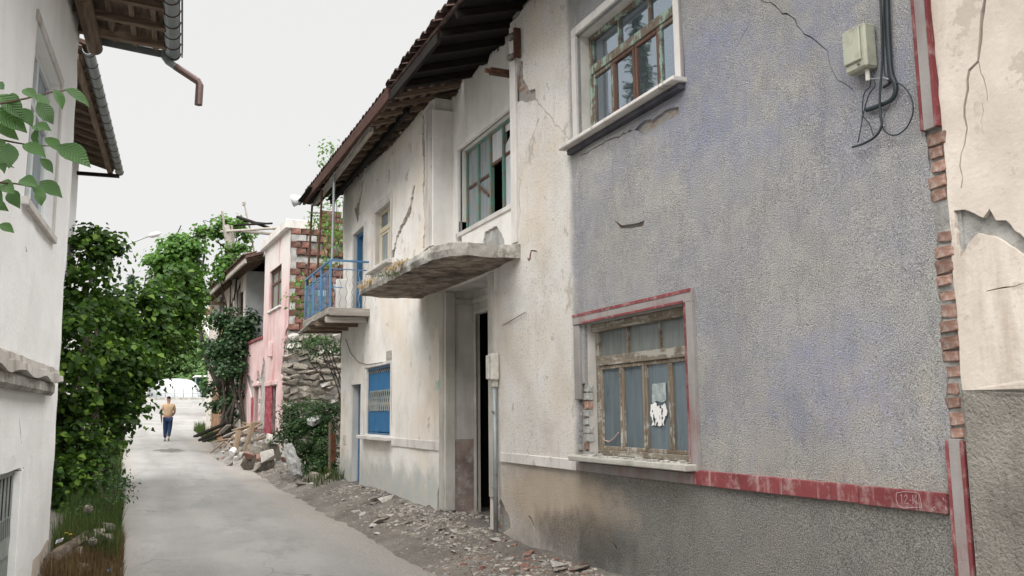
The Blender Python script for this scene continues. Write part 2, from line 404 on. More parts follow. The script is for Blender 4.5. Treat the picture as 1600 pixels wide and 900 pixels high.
def m_ground():
    t = NT('dirt'); x, y, z = t.xyz()
    c = t.ramp(t.noise(1.2, 7, 0.65), [(0.25, (0.115, 0.104, 0.092)), (0.5, (0.195, 0.178, 0.158)), (0.75, (0.275, 0.254, 0.228))])
    c = t.mix(t.ramp(t.noise(38, 4, 0.7), [(0.5, 0.0), (0.72, 0.7)]), c, (0.42, 0.39, 0.355))
    c = t.mix(t.ramp(t.noise(0.9, 5), [(0.52, 0.0), (0.68, 0.55)]), c, (0.10, 0.095, 0.09))
    far = t.step(y, 90, 120)
    c = t.mix(far, c, t.mix(t.noise(0.08, 5), (0.22, 0.22, 0.19), (0.42, 0.40, 0.37)))
    h = t.math('ADD', t.noise(14, 6, 0.7), t.math('MULTIPLY', t.noise(70, 3), 0.5))
    return t.done(t.bsdf(c, 0.97, t.bump(h, 0.06, 1.0), 0.08))
def m_road():
    t = NT('asphalt'); x, y, z = t.xyz()
    c = t.ramp(t.noise(0.55, 6, 0.6), [(0.3, (0.155, 0.153, 0.15)), (0.7, (0.245, 0.242, 0.236))])
    c = t.mix(t.ramp(t.noise(1.0, 5, 0.6, t.scaled((1.3, 0.12, 1))), [(0.45, 0.0), (0.62, 0.55)]), c, (0.15, 0.148, 0.145))
    c = t.mix(t.ramp(t.noise(0.9, 7, 0.68, t.scaled((1, 0.45, 1))), [(0.46, 0.0), (0.56, 0.5)]), c, (0.27, 0.262, 0.25))
    c = t.mix(t.ramp(t.noise(1.7, 6, 0.7, t.scaled((1, 0.4, 1))), [(0.55, 0.0), (0.66, 0.55)]), c, (0.125, 0.123, 0.12))
    for tx in (0.75, 2.15):
        k_ = t.math('SUBTRACT', 1.0, t.step(t.math('ABSOLUTE', t.math('SUBTRACT', t.math('ADD', x, t.math('MULTIPLY', t.noise(0.3, 2), 0.5)), tx + 0.25)), 0.08, 0.32))
        c = t.mix(t.math('MULTIPLY', k_, 0.28), c, (0.13, 0.128, 0.126))
    c = t.mix(t.ramp(t.noise(120, 3, 0.6), [(0.45, 0.0), (0.70, 0.5)]), c, (0.40, 0.39, 0.375))
    c = t.mix(t.ramp(t.noise(85, 2), [(0.3, 0.5), (0.42, 0.0)]), c, (0.13, 0.128, 0.125))
    dist = t.ramp(t.math('ADD', t.math('MULTIPLY', t.noise(1.6, 7, 0.72), 0.9), t.math('ADD', t.math('MULTIPLY', t.step(x, 1.7, 3.0), 0.45), t.math('MULTIPLY', t.math('SUBTRACT', 1.0, t.step(x, -0.1, 0.5)), 0.3))), [(0.52, 0.0), (0.80, 1.0)])
    dist = t.math('MULTIPLY', dist, t.math('SUBTRACT', 1.0, t.step(y, 34, 44)))
    c = t.mix(t.math('MULTIPLY', dist, 0.9), c, t.mix(t.ramp(t.noise(38, 4, 0.7), [(0.4, 0.0), (0.7, 1.0)]), (0.19, 0.175, 0.157), (0.33, 0.31, 0.285)))
    # oil stain and worn white paint
    o = t.node('ShaderNodeSeparateXYZ', {0: t.co})
    def spot(cx, cy, rx, ry):
        a = t.math('POWER', t.math('DIVIDE', t.math('SUBTRACT', x, cx), rx), 2.0); b = t.math('POWER', t.math('DIVIDE', t.math('SUBTRACT', y, cy), ry), 2.0)
        r = t.math('ADD', t.math('SQRT', t.math('ADD', a, b)), t.math('MULTIPLY', t.math('SUBTRACT', t.noise(3, 5, 0.7), 0.5), 2.4))
        return t.math('SUBTRACT', 1.0, t.step(r, 0.7, 1.0))
    c = t.mix(t.math('MULTIPLY', spot(1.35, 32.5, 0.5, 1.2), 0.85), c, (0.085, 0.08, 0.075))
    crk = t.voro(0.55, 'DISTANCE_TO_EDGE', t.node('ShaderNodeVectorMath', {0: t.co, 1: t.node('ShaderNodeTexNoise', {'Vector': t.co, 'Scale': 1.5}).outputs[1]}, operation='ADD').outputs[0])
    c = t.mix(t.math('MULTIPLY', t.ramp(crk, [(0.0, 0.6), (0.009, 0.0)]), t.ramp(t.noise(0.6, 3), [(0.48, 0.0), (0.6, 1.0)])), c, (0.085, 0.083, 0.08))
    h = t.math('ADD', t.noise(150, 3, 0.7), t.math('MULTIPLY', t.noise(6, 4), 0.5))
    return t.done(t.bsdf(c, 0.88, t.bump(h, 0.006, 0.8), 0.2))
def m_red_trim(name, edge=False):
    t = NT(name)
    wear = t.ramp(t.noise(9, 8, 0.72, t.scaled((1, 1, 1))), [(0.50, 0.0), (0.66, 1.0)])
    base = t.ramp(t.noise(3, 5), [(0.3, (0.15, 0.036, 0.04)), (0.7, (0.235, 0.06, 0.064))])
    run = t.ramp(t.noise(1.0, 5, 0.6, t.scaled((20, 20, 1.5))), [(0.58, 0.0), (0.7, 0.5)])
    c = t.mix(t.math('MULTIPLY', wear, 0.75), base, (0.36, 0.26, 0.25)); c = t.mix(run, c, (0.5, 0.42, 0.40))
    v = t.node('ShaderNodeMapRange', {0: t.rnd(), 3: 0.85, 4: 1.12}).outputs[0]
    c = t.node('ShaderNodeHueSaturation', {'Value': v, 'Color': c}).outputs[0]
    return t.done(t.bsdf(c, 0.8, t.bump(t.noise(60, 5), 0.004, 0.7), 0.2))
def m_metal(name, col, rust=None, rough=0.5, amt=0.55):
    t = NT(name); c = t.ramp(t.noise(3, 5), [(0.3, tuple(k * 0.75 for k in col)), (0.7, col)])
    if rust: c = t.mix(t.ramp(t.noise(5, 7, 0.7), [(amt, 0.0), (amt + 0.1, 1.0)]), c, rust)
    return t.done(t.bsdf(c, rough, t.bump(t.noise(30, 4), 0.002, 0.5), 0.4, 0.35))

M = {}
M['facade'] = m_facade(); M['masonry'] = m_masonry()
M['reveal'] = m_plaster('reveal_plaster', (0.42, 0.40, 0.37), (0.62, 0.60, 0.57), (0.30, 0.28, 0.25), 0.5)
M['white_plaster'] = m_plaster('white_plaster', (0.62, 0.60, 0.57), (0.78, 0.765, 0.745), (0.45, 0.42, 0.38), 0.4, 0.004)
M['trim_white'] = m_plaster('trim_white', (0.50, 0.475, 0.45), (0.66, 0.64, 0.615), (0.32, 0.29, 0.26), 0.65, 0.003, peel=(0.40, 0.37, 0.34), peel_at=0.60)
M['trim_grey'] = m_plaster('trim_grey', (0.21, 0.195, 0.19), (0.34, 0.32, 0.31), (0.22, 0.10, 0.10), 0.85, 0.006, 0.4)
M['trim_dingy'] = m_plaster('trim_dingy', (0.34, 0.33, 0.29), (0.52, 0.50, 0.46), (0.22, 0.20, 0.17), 0.6, 0.005)
M['red_trim'] = m_red_trim('red_trim')
M['entry'] = m_plaster('entry_plaster', (0.36, 0.35, 0.31), (0.52, 0.50, 0.46), (0.24, 0.19, 0.17), 0.5, 0.006)
M['concrete'] = simple('concrete', (0.36, 0.345, 0.315), 0.95, 0.35, 3.0, 0.02, 20, 0.0, dirt=(0.12, 0.105, 0.085))
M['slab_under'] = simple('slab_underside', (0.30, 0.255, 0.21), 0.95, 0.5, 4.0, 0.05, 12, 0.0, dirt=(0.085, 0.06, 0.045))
M['beige'] = m_plaster('beige_plaster', (0.50, 0.44, 0.375), (0.70, 0.64, 0.58), (0.38, 0.31, 0.25), 0.75, 0.008, peel=(0.50, 0.44, 0.385), peel_at=0.58, streaks=0.8)
M['beige_dado'] = m_plaster('dado_spatter', (0.20, 0.185, 0.165), (0.40, 0.375, 0.335), (0.12, 0.11, 0.095), 0.5, 0.03, 1.6)
M['brick'] = simple('brick', (0.26, 0.155, 0.12), 0.92, 0.25, 9, 0.006, 50, 0.28, dirt=(0.40, 0.36, 0.33))
M['brick_far'] = simple('brick_far', (0.145, 0.068, 0.052), 0.92, 0.3, 5, 0.006, 40, 0.35, dirt=(0.24, 0.19, 0.165))
M['mortar'] = simple('mortar', (0.34, 0.335, 0.32), 0.97, 0.25, 6, 0.015, 40)
M['mortar_dark'] = simple('mortar_dark', (0.20, 0.19, 0.175), 0.97, 0.25, 6, 0.02, 30)
M['stone'] = simple('rubble_stone', (0.25, 0.225, 0.19), 0.95, 0.35, 5, 0.02, 18, 0.35, dirt=(0.13, 0.11, 0.09))
M['stone_pale'] = simple('pale_stone', (0.40, 0.38, 0.35), 0.95, 0.22, 7, 0.008, 30, 0.22, dirt=(0.30, 0.27, 0.24))
M['tile_chip'] = simple('red_tile', (0.235, 0.115, 0.085), 0.9, 0.25, 12, 0.004, 50, 0.3, dirt=(0.36, 0.32, 0.29))
M['roof_tile'] = simple('roof_tile', (0.075, 0.045, 0.037), 0.92, 0.35, 8, 0.006, 30, 0.3, dirt=(0.06, 0.055, 0.05))
M['dark_wood'] = wood('dark_wood', (0.006, 0.005, 0.0045), (0.02, 0.016, 0.013), 'x')
M['dark_board'] = wood('dark_board', (0.005, 0.0045, 0.004), (0.014, 0.0115, 0.010), 'y')
M['old_wood'] = wood('old_wood', (0.085, 0.06, 0.042), (0.23, 0.175, 0.13), 'y')
M['old_wood_x'] = wood('old_wood_x', (0.085, 0.06, 0.042), (0.23, 0.175, 0.13), 'x')
M['grey_wood'] = wood('grey_wood', (0.20, 0.18, 0.155), (0.43, 0.40, 0.36), 'y')
M['grey_wood_x'] = wood('grey_wood_x', (0.20, 0.18, 0.155), (0.43, 0.40, 0.36), 'x')
M['plank'] = wood('plank', (0.21, 0.15, 0.10), (0.40, 0.31, 0.225), 'x', rnd=0.35)
M['fascia'] = wood('fascia_brown', (0.035, 0.017, 0.013), (0.085, 0.040, 0.030), 'y')
M['frame_up'] = wood('frame_peeling_green', (0.09, 0.066, 0.05), (0.21, 0.165, 0.13), 'z', paint=(0.32, 0.43, 0.36), peel=0.50)
M['sash_brown'] = wood('sash_brown', (0.07, 0.038, 0.027), (0.165, 0.10, 0.075), 'z', paint=(0.45, 0.42, 0.37), peel=0.40)
M['frame_low'] = wood('frame_weathered', (0.10, 0.08, 0.058), (0.27, 0.235, 0.185), 'y', paint=(0.43, 0.41, 0.36), peel=0.50)
M['sash_low'] = wood('sash_weathered', (0.095, 0.072, 0.05), (0.26, 0.215, 0.165), 'z', paint=(0.43, 0.41, 0.36), peel=0.48)
M['frame_green'] = wood('frame_green', (0.13, 0.09, 0.06), (0.28, 0.23, 0.18), 'z', paint=(0.13, 0.27, 0.225), peel=0.54)
M['frame_cream'] = wood('frame_cream', (0.16, 0.12, 0.08), (0.30, 0.24, 0.17), 'z', paint=(0.60, 0.53, 0.40), peel=0.62)
M['blue'] = m_metal('blue_paint', (0.055, 0.185, 0.37), (0.16, 0.14, 0.12), 0.5, 0.66)
M['blue_rail'] = m_metal('blue_rail_paint', (0.105, 0.25, 0.43), (0.24, 0.25, 0.26), 0.55, 0.58)
M['blue_worn'] = m_metal('blue_worn', (0.30, 0.36, 0.38), (0.38, 0.30, 0.22), 0.6, 0.5)
M['steel'] = m_metal('galvanised', (0.30, 0.32, 0.33), (0.20, 0.17, 0.145), 0.5, 0.6)
M['rust'] = m_metal('rusty_steel', (0.10, 0.05, 0.032), (0.19, 0.10, 0.06), 0.8, 0.5)
M['zinc'] = m_metal('zinc_gutter', (0.24, 0.27, 0.28), (0.13, 0.12, 0.115), 0.5, 0.58)
M['pipe_brown'] = m_metal('brown_pipe', (0.13, 0.085, 0.075), None, 0.5)
M['box_beige'] = simple('cable_box_plastic', (0.37, 0.385, 0.31), 0.55, 0.08, 4, 0.001, 60, dirt=(0.26, 0.26, 0.21), spec=0.4)
M['box_white'] = simple('meter_box', (0.55, 0.53, 0.49), 0.6, 0.12, 6, 0.001, 60, dirt=(0.36, 0.33, 0.28))
M['cable'] = simple('black_cable', (0.022, 0.032, 0.038), 0.5, 0.2, 8, 0.0, spec=0.4)
M['porcelain'] = simple('porcelain', (0.16, 0.15, 0.13), 0.35, 0.2, 8, 0.0, spec=0.5)
M['glass_up'] = m_glass('glass_clear', (0.30, 0.36, 0.42), 0.62, 0.12, (0.34, 0.39, 0.43), 0.02, True, 0.05)
M['glass_low'] = m_glass('glass_dusty', (0.30, 0.40, 0.46), 0.12, 0.36, (0.29, 0.35, 0.38), 0.12)
M['glass_low_top'] = m_glass('glass_dustier', (0.4, 0.45, 0.45), 0.10, 0.55, (0.33, 0.35, 0.33), 0.2)
M['glass_green'] = m_glass('glass_frosted', (0.45, 0.52, 0.56), 0.12, 0.55, (0.40, 0.44, 0.45), 0.25)
M['glass_white'] = m_glass('glass_whitewashed', (0.6, 0.62, 0.66), 0.10, 0.85, (0.62, 0.63, 0.66), 0.3)
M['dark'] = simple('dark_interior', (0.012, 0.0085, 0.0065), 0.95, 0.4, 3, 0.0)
M['curtain'] = simple('curtain', (0.36, 0.33, 0.30), 0.95, 0.2, 5, 0.0)
M['dirt'] = m_ground(); M['road'] = m_road()
M['bark'] = simple('bark', (0.055, 0.045, 0.037), 0.95, 0.3, 8, 0.02, 20)
M['dry_grass'] = m_leaf('dry_grass', (0.32, 0.23, 0.12), (0.47, 0.36, 0.20), None, 0.3, 0.1)
M['chalk'] = simple('chalk', (0.46, 0.34, 0.33), 0.95, 0.1, 20, 0.0)
M['skin'] = simple('skin', (0.28, 0.15, 0.10), 0.6, 0.08, 20, 0.0)

# ================================================================== THE SETTING
def prof(y):                                   # height of the lane along its length
    return float(np.interp(y, [-60, 8, 18, 28, 38.4, 50, 60, 70, 80, 86, 95, 110, 400], [0, 0, 0.14, 0.34, 0.62, 1.05, 1.5, 2.05, 2.7, 3.15, 3.35, 3.6, 9]))
def road_l(y):
    return -0.02 + 0.10 * noise.noise(Vector((0, y * 0.5, 1))) - 0.12 * min(max((y - 20) / 20, 0), 1) - 0.05 * max(0, y - 40) + 0.05 * noise.noise(Vector((0, y * 2.2, 4)))
def road_r(y):
    return 2.92 + 0.16 * noise.noise(Vector((5, y * 0.45, 1))) + 0.09 * noise.noise(Vector((5, y * 2.4, 4))) + 0.05 * noise.noise(Vector((5, y * 7, 4))) + 0.25 * min(max((y - 30) / 20, 0), 1) + (max(0, y - 43) * 0.10 + max(0, y - 62) ** 2 * 0.018)
def terrain(x, y):
    p = prof(y)
    n = 0.05 * noise.noise(Vector((x * 0.9, y * 0.9, 0))) + 0.022 * noise.noise(Vector((x * 4, y * 4, 2)))
    rr_, ll_ = road_r(y), road_l(y)
    if ll_ - 0.12 < x < rr_ + 0.08: d = -0.035
    elif x >= rr_ + 0.08:
        t = min((x - rr_ - 0.08) / 1.1, 1.0); d = -0.035 + 0.05 * min(t * 6, 1) + 0.20 * t * t * (3 - 2 * t) + n * min(1, t * 3)
    else:
        t = min((ll_ - 0.12 - x) / 0.9, 1.0); d = -0.035 + 0.06 * min(t * 6, 1) + 0.12 * t + n * min(1, t * 3)
    z = p + d
    if y > 86: z += max(0, (y - 92)) * 0.115 * min(1, (y - 86) / 20) + 2.5 * noise.noise(Vector((x * 0.02, y * 0.02, 5))) * min(1, (y - 86) / 40)
    if abs(x) > 14: z += (abs(x) - 14) * 0.05
    return z
def lines(segs):
    o = []
    for a, b, st in segs: o += list(np.arange(a, b, st))
    return o + [segs[-1][1]]
xs = lines([(-400, -40, 40), (-40, -6, 4), (-6, -1.6, 0.8), (-1.6, 5.2, 0.09), (5.2, 10, 0.8), (10, 40, 5), (40, 400, 40)])
ys = lines([(-60, 2, 3), (2, 26, 0.1), (26, 46, 0.3), (46, 110, 2), (110, 400, 15)])
gm = MB(); nx, ny = len(xs), len(ys)
gm.v = [(x, y, terrain(x, y)) for y in ys for x in xs]
gm.f = [[j * nx + i, j * nx + i + 1, (j + 1) * nx + i + 1, (j + 1) * nx + i] for j in range(ny - 1) for i in range(nx - 1)]; gm.mi = [0] * len(gm.f)
g = obj('ground', gm.mesh(recalc=False, smooth=True), M['dirt']); tag(g, kind='structure')
rm = MB(); ry = lines([(-20, 2, 1), (2, 30, 0.12), (30, 60, 0.4), (60, 86.01, 1.0)]); K = 12
for y in ry:
    a, b = road_l(y), road_r(y)
    for k in range(K + 1):
        t = k / K; crown = 0.015 * math.sin(math.pi * t); edge = -0.028 if k in (0, K) else 0
        rm.v.append((a + (b - a) * t, y, prof(y) + 0.005 + crown + edge))
rm.f = [[j * (K + 1) + k, j * (K + 1) + k + 1, (j + 1) * (K + 1) + k + 1, (j + 1) * (K + 1) + k] for j in range(len(ry) - 1) for k in range(K)]; rm.mi = [0] * len(rm.f)
r = obj('road', rm.mesh(recalc=False, smooth=True), M['road']); tag(r, kind='structure')

# ================================================================== THE LONG PLASTERED HOUSE (front plane x = 4)
H = thing('plaster_house', 'long two storey house, white plaster on one half and bare grey render on the other', 'house', (6.2, 10.8, 0.2))
TOP = 6.34
def front(u, v, d): return Vector((4.0 + d, u, v))
W2 = lambda *pts: [onx(px, py) for px, py in pts]
# openings in the front: (rectangle, depth of the reveal behind the wall core)
OP = dict(low_win=(rect(5.85, 7.56, 1.19, 2.44), 0.22), up_win=(rect(5.86, 7.57, 4.27, 5.37), 0.24),
          shutter=(rect(14.46, 16.16, 1.25, 2.44), 0.2), blue_door=(rect(16.55, 17.36, -0.3, 2.18), 0.3),
          small_win=(rect(14.55, 15.72, 4.22, 5.28), 0.2), bal_door=(rect(16.45, 17.45, 3.5, 5.2), 0.28),
          entry=(rect(10.03, 11.70, -0.3, 3.30), 0.42), loggia=(rect(9.27, 12.25, 3.52, 7.2), 0.30))
outer = [(3.48, -0.3)] + jag([(18.27, -0.3), (18.27, TOP)], 0.2, 0.012, 5, False) + jag([(18.27, TOP), (12.3, TOP - 0.05)], 0.1, 0.03, 6, False)[1:] + jag([(9.2, TOP - 0.12), (3.48, TOP + 0.1)], 0.1, 0.03, 7, False) + jag([(3.47, 6.0), (3.46, -0.2)], 0.07, 0.012, 9, False)
sk = []
def patch(pts, seed, amp=0.012, step=0.035): sk.append(jag(W2(*pts), step, amp, seed))
def crk(pts, w, seed): sk.append(crack(W2(*pts), w, seed))
crk([(836, 156), (857, 178), (866, 192), (876, 200), (886, 214), (897, 226)], [0.012, 0.012, 0.006], 1)
crk([(842, 186), (832, 214), (823, 236), (818, 262)], [0.012, 0.008, 0.004], 2)
patch([(806, 118), (811, 88), (818, 98), (818, 122), (826, 140), (836, 138), (837, 157), (820, 160), (812, 158), (805, 160)], 3, 0.01)
crk([(813, 280), (810, 305), (813, 330), (811, 352)], [0.02, 0.03, 0.01], 4)
crk([(648, 290), (641, 328), (630, 350), (620, 372), (613, 404)], [0.05, 0.16, 0.10, 0.17], 5)
crk([(572, 258), (566, 290), (560, 318), (556, 338)], [0.10, 0.12, 0.16, 0.5], 6)
crk([(538, 288), (566, 262), (598, 236), (622, 212), (650, 180), (664, 162)], [0.06, 0.10, 0.12, 0.05], 7)
crk([(661, 176), (661, 220), (664, 262), (662, 300), (664, 345), (663, 388)], [0.08, 0.16, 0.09, 0.08, 0.16], 8)
crk([(1189, 0), (1216, 14), (1236, 26), (1251, 46), (1270, 60), (1281, 70), (1293, 80), (1297, 104), (1309, 126), (1334, 141)], [0.006, 0.012, 0.008, 0.004], 9)
crk([(1172, 38), (1160, 58), (1152, 74)], [0.004, 0.007, 0.003], 10)
patch([(990, 203), (1004, 188), (1020, 186), (1036, 172), (1058, 166), (1062, 178), (1044, 186), (1022, 200), (1006, 210)], 11, 0.006, 0.03)
crk([(908, 243), (930, 232), (955, 218), (988, 204)], [0.012, 0.01, 0.015], 12)
patch([(960, 344), (972, 352), (990, 350), (1006, 345), (1004, 353), (984, 357), (968, 358)], 13, 0.004, 0.02)
crk([(1395, 150), (1380, 190), (1362, 215)], [0.003, 0.006, 0.003], 14)
patch([(683, 770), (688, 752), (697, 756), (697, 776), (690, 792), (682, 796)], 15, 0.008)
patch([(780, 776), (794, 806), (798, 822), (784, 836), (772, 838)], 16, 0.012)
crk([(826, 806), (832, 818), (836, 826)], [0.02, 0.05, 0.02], 17)
crk([(956, 846), (960, 852), (964, 858)], [0.01, 0.04, 0.02], 117)
crk([(838, 402), (850, 430), (862, 446), (880, 462)], [0.004, 0.004, 0.002], 18)
crk([(640, 596), (641, 640), (638, 690)], [0.006, 0.004, 0.003], 19)
crk([(1066, 520), (1088, 480), (1092, 440)], [0.004, 0.004, 0.002], 20)
patch([(905, 604), (914, 598), (920, 640), (919, 715), (905, 716)], 21, 0.012, 0.03)        # rendered edge fallen off beside the low window
patch([(668, 202), (672, 206), (671, 222), (666, 228)], 22, 0.01)
holes = [OP[k][0] for k in OP] + sk
mb = wall_sheet(outer, holes, front, 0.035, 0.16, 0.016)
obj('wall', mb.mesh(recalc=False), M['facade'], H)
core_holes = [OP[k][0] for k in OP]
mb = wall_sheet(rect(3.49, 18.26, -0.3, TOP - 0.02), core_holes, lambda u, v, d: Vector((4.035 + d, u, v)), 0.0, 0, 0, [OP[k][1] for k in OP], side_mat=1)
obj('wall_core', mb.mesh(recalc=False), [M['masonry'], M['reveal']], H)
# the rest of the shell: back, ends, floors (dark rooms behind the panes)
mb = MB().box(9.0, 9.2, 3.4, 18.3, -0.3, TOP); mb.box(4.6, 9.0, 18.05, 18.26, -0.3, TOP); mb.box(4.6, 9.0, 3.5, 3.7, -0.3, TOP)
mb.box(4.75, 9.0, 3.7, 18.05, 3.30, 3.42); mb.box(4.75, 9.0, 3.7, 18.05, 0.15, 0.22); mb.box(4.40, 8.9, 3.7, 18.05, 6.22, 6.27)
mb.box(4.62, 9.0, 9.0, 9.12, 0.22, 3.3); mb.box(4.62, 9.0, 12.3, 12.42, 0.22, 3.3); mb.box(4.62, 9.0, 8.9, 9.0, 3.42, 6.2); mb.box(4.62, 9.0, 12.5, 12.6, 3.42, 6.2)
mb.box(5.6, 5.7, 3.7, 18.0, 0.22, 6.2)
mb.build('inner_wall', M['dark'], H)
# loggia back wall with the green window, broken at its top
top_edge = [onx(px, py, 4.3) for px, py in ((700, 152), (712, 150), (722, 120), (738, 118), (748, 104), (762, 100), (766, 84), (784, 70), (786, 56), (800, 60), (830, 20))]
lo = [(9.0, 3.5), (12.28, 3.5), (12.28, top_edge[0][1])] + jag(top_edge, 0.05, 0.012, 33, False)
gwin = rect(9.6, 11.95, 4.2, 5.44)
lh = [jag([onx(px, py, 4.3) for px, py in ((752, 384), (757, 362), (775, 352), (786, 372), (790, 390))], 0.04, 0.01, 31), jag([onx(px, py, 4.3) for px, py in ((712, 352), (718, 344), (722, 380), (712, 384))], 0.04, 0.01, 34)]
mb = wall_sheet(lo, [gwin] + lh, lambda u, v, d: Vector((4.303 + d, u, v)), 0.03, 0.16, 0.012, [0.17, 0.03, 0.03])
obj('loggia_wall', mb.mesh(recalc=False), M['white_plaster'], H)
mb = wall_sheet(rect(9.0, 12.4, 3.5, 6.0), [gwin], lambda u, v, d: Vector((4.335 + d, u, v)), 0.0, 0, 0, [0.02])
obj('loggia_core', mb.mesh(recalc=False), M['mortar'], H)
MB().box(4.0, 4.7, 9.2, 12.4, 3.40, 3.50).build('loggia_floor', M['concrete'], H)
# loggia and entry: pilasters, strips
def strip(name, y0, y1, z0, z1, m='trim_white', out=0.022, flutes=0, x0=4.0):
    b = MB().box(x0 - out, x0 + 0.012, y0, y1, z0, z1)
    if flutes:
        for k in range(flutes):
            yy = y0 + (y1 - y0) * (k + 0.5) / flutes; b.box(x0 - out - 0.012, x0 - out + 0.002, yy - (y1 - y0) / flutes * 0.28, yy + (y1 - y0) / flutes * 0.28, z0 + 0.01, z1 - 0.01)
    return b.build(name, M[m], H, 0.004)
strip('corner_strip', 9.10, 9.262, 3.53, 6.15)
strip('pilaster', 12.262, 12.56, 3.56, 6.2, 'trim_white', 0.02, 2)
strip('pilaster', 11.712, 11.86, 0.30, 3.30, 'trim_dingy', 0.02, 3)
strip('corner_strip', 9.86, 10.02, 0.62, 3.30, 'trim_dingy', 0.02)
b = MB().box(3.99, 4.33, 12.20, 12.246, 3.55, 6.12); b.build('pilaster_side', M['white_plaster'], H, 0.004)
b = MB().box(4.0, 4.14, 11.655, 11.696, 0.30, 3.28); b.build('pilaster_side', M['trim_dingy'], H, 0.004)
# cornice under the slab inside the entry, entry back wall with the doorway
edoor = rect(10.30, 11.56, -0.2, 2.97)
mb = wall_sheet(rect(10.03, 11.70, -0.3, 3.3), [edoor], lambda u, v, d: Vector((4.422 + d, u, v)), 0.05, 0.2, 0.006)
obj('entry_wall', mb.mesh(recalc=False), M['entry'], H)
MB().box(4.40, 4.44, 11.56, 11.64, 0.2, 3.03).box(4.40, 4.44, 10.22, 11.56, 2.97, 3.04).build('door_casing', M['trim_dingy'], H, 0.006)
MB().box(4.15, 4.419, 11.648, 11.69, 3.12, 3.2).build('cornice', M['trim_dingy'], H, 0.01)
MB().box(4.39, 4.419, 10.05, 11.64, 3.12, 3.2).build('cornice', M['trim_dingy'], H, 0.008)
mb = wall_sheet(rect(4.14, 4.42, -0.2, 1.25), [], lambda u, v, d: Vector((u, 11.693 - 0.004 + d, v)), 0.0, 0.1, 0.0); obj('entry_dado', mb.mesh(recalc=False), simple('entry_dado_paint', (0.24, 0.185, 0.165), 0.9, 0.3, 4, 0.006, 30, dirt=(0.36, 0.36, 0.34)), H)
# horizontal trim band: pale lengths and red tiles
b = 9.66
while b > 7.75:
    w = min(0.62, b - 7.74); MB().box(3.975, 4.012, b - w + 0.004, b, 1.045, 1.15).build('band_tile', M['trim_white'], H, 0.004); b -= w
rr = random.Random(4); b = 5.725
ends = [onx(px, 745)[0] for px in (1087, 1150, 1226, 1302, 1345, 1437)] + [3.49]
MB().box(3.975, 4.012, 5.735, 7.735, 1.045, 1.13).build('band_tile', M['trim_grey'], H, 0.004)
for a, c in zip(ends[:-1], ends[1:]):
    MB().box(3.972 - rr.uniform(0, 0.004), 4.012, c + 0.003, a - 0.003, 1.05 + rr.uniform(-0.004, 0.004), 1.155).build('band_tile', M['red_trim'], H, 0.003)
for a, c in ((14.36, 13.2), (13.2, 11.87)): MB().box(3.98, 4.012, c + 0.003, a, 1.09, 1.22).build('band_tile', M['trim_white'], H, 0.005)
# upright strip at the end of the house: grey with red edges, fallen off in the middle so that the bricks show
for z0, z1 in ((-0.2, 1.44), (3.12, 6.3)):
    s_ = MB().box(3.972, 4.02, 3.383, 3.455, z0, z1).build('end_strip', M['trim_grey'], H, 0.003)
    for y0, y1 in ((3.362, 3.383), (3.455, 3.475)): MB().box(3.969, 4.02, y0, y1, z0 + 0.002, z1 - 0.01).build('strip_edge', M['red_trim'], H, 0.003)
MB().box(4.022, 4.3, 3.30, 3.5, -0.2, 6.3).build('strip_core', M['mortar'], H)
obj('mortar_bed', wall_sheet(jag([(3.345, 1.42), (3.485, 1.42), (3.485, 3.13), (3.345, 3.13)], 0.05, 0.006, 4), [], lambda u, v, d: Vector((4.014 + d, u, v)), 0.02, 0.02, 0.016, wscale=14).mesh(recalc=False), M['mortar'], H)
bz = 1.47; k = 0; rr = random.Random(8)
brk = []
for i in range(5):
    q = MB().box(-0.03, 0.03, -0.055, 0.055, -0.027, 0.027); brk.append(q.mesh(0.006, False, 0.005, i))
while bz < 3.09:
    if not (2.52 < bz < 2.72) and not (2.93 < bz < 2.96):
        o = obj('brick', brk[k % 5], M['brick'], H, (4.034 - rr.uniform(0, 0.010), 3.418 + rr.uniform(-0.02, 0.02), bz)); o.rotation_euler = (rr.uniform(-0.05, 0.05), 0, 0); o.scale = (1, rr.uniform(0.75, 1.2), rr.uniform(1.0, 1.32))
    bz += 0.079 + rr.uniform(-0.008, 0.010); k += 1
lump = wall_sheet(jag([(3.35, 2.50), (3.48, 2.50), (3.475, 2.74), (3.355, 2.74)], 0.03, 0.012, 3), [], lambda u, v, d: Vector((4.008 + d, u, v)), 0.04, 0.03, 0.012, wscale=9)
obj('mortar_patch', lump.mesh(recalc=False), M['mortar'], H)

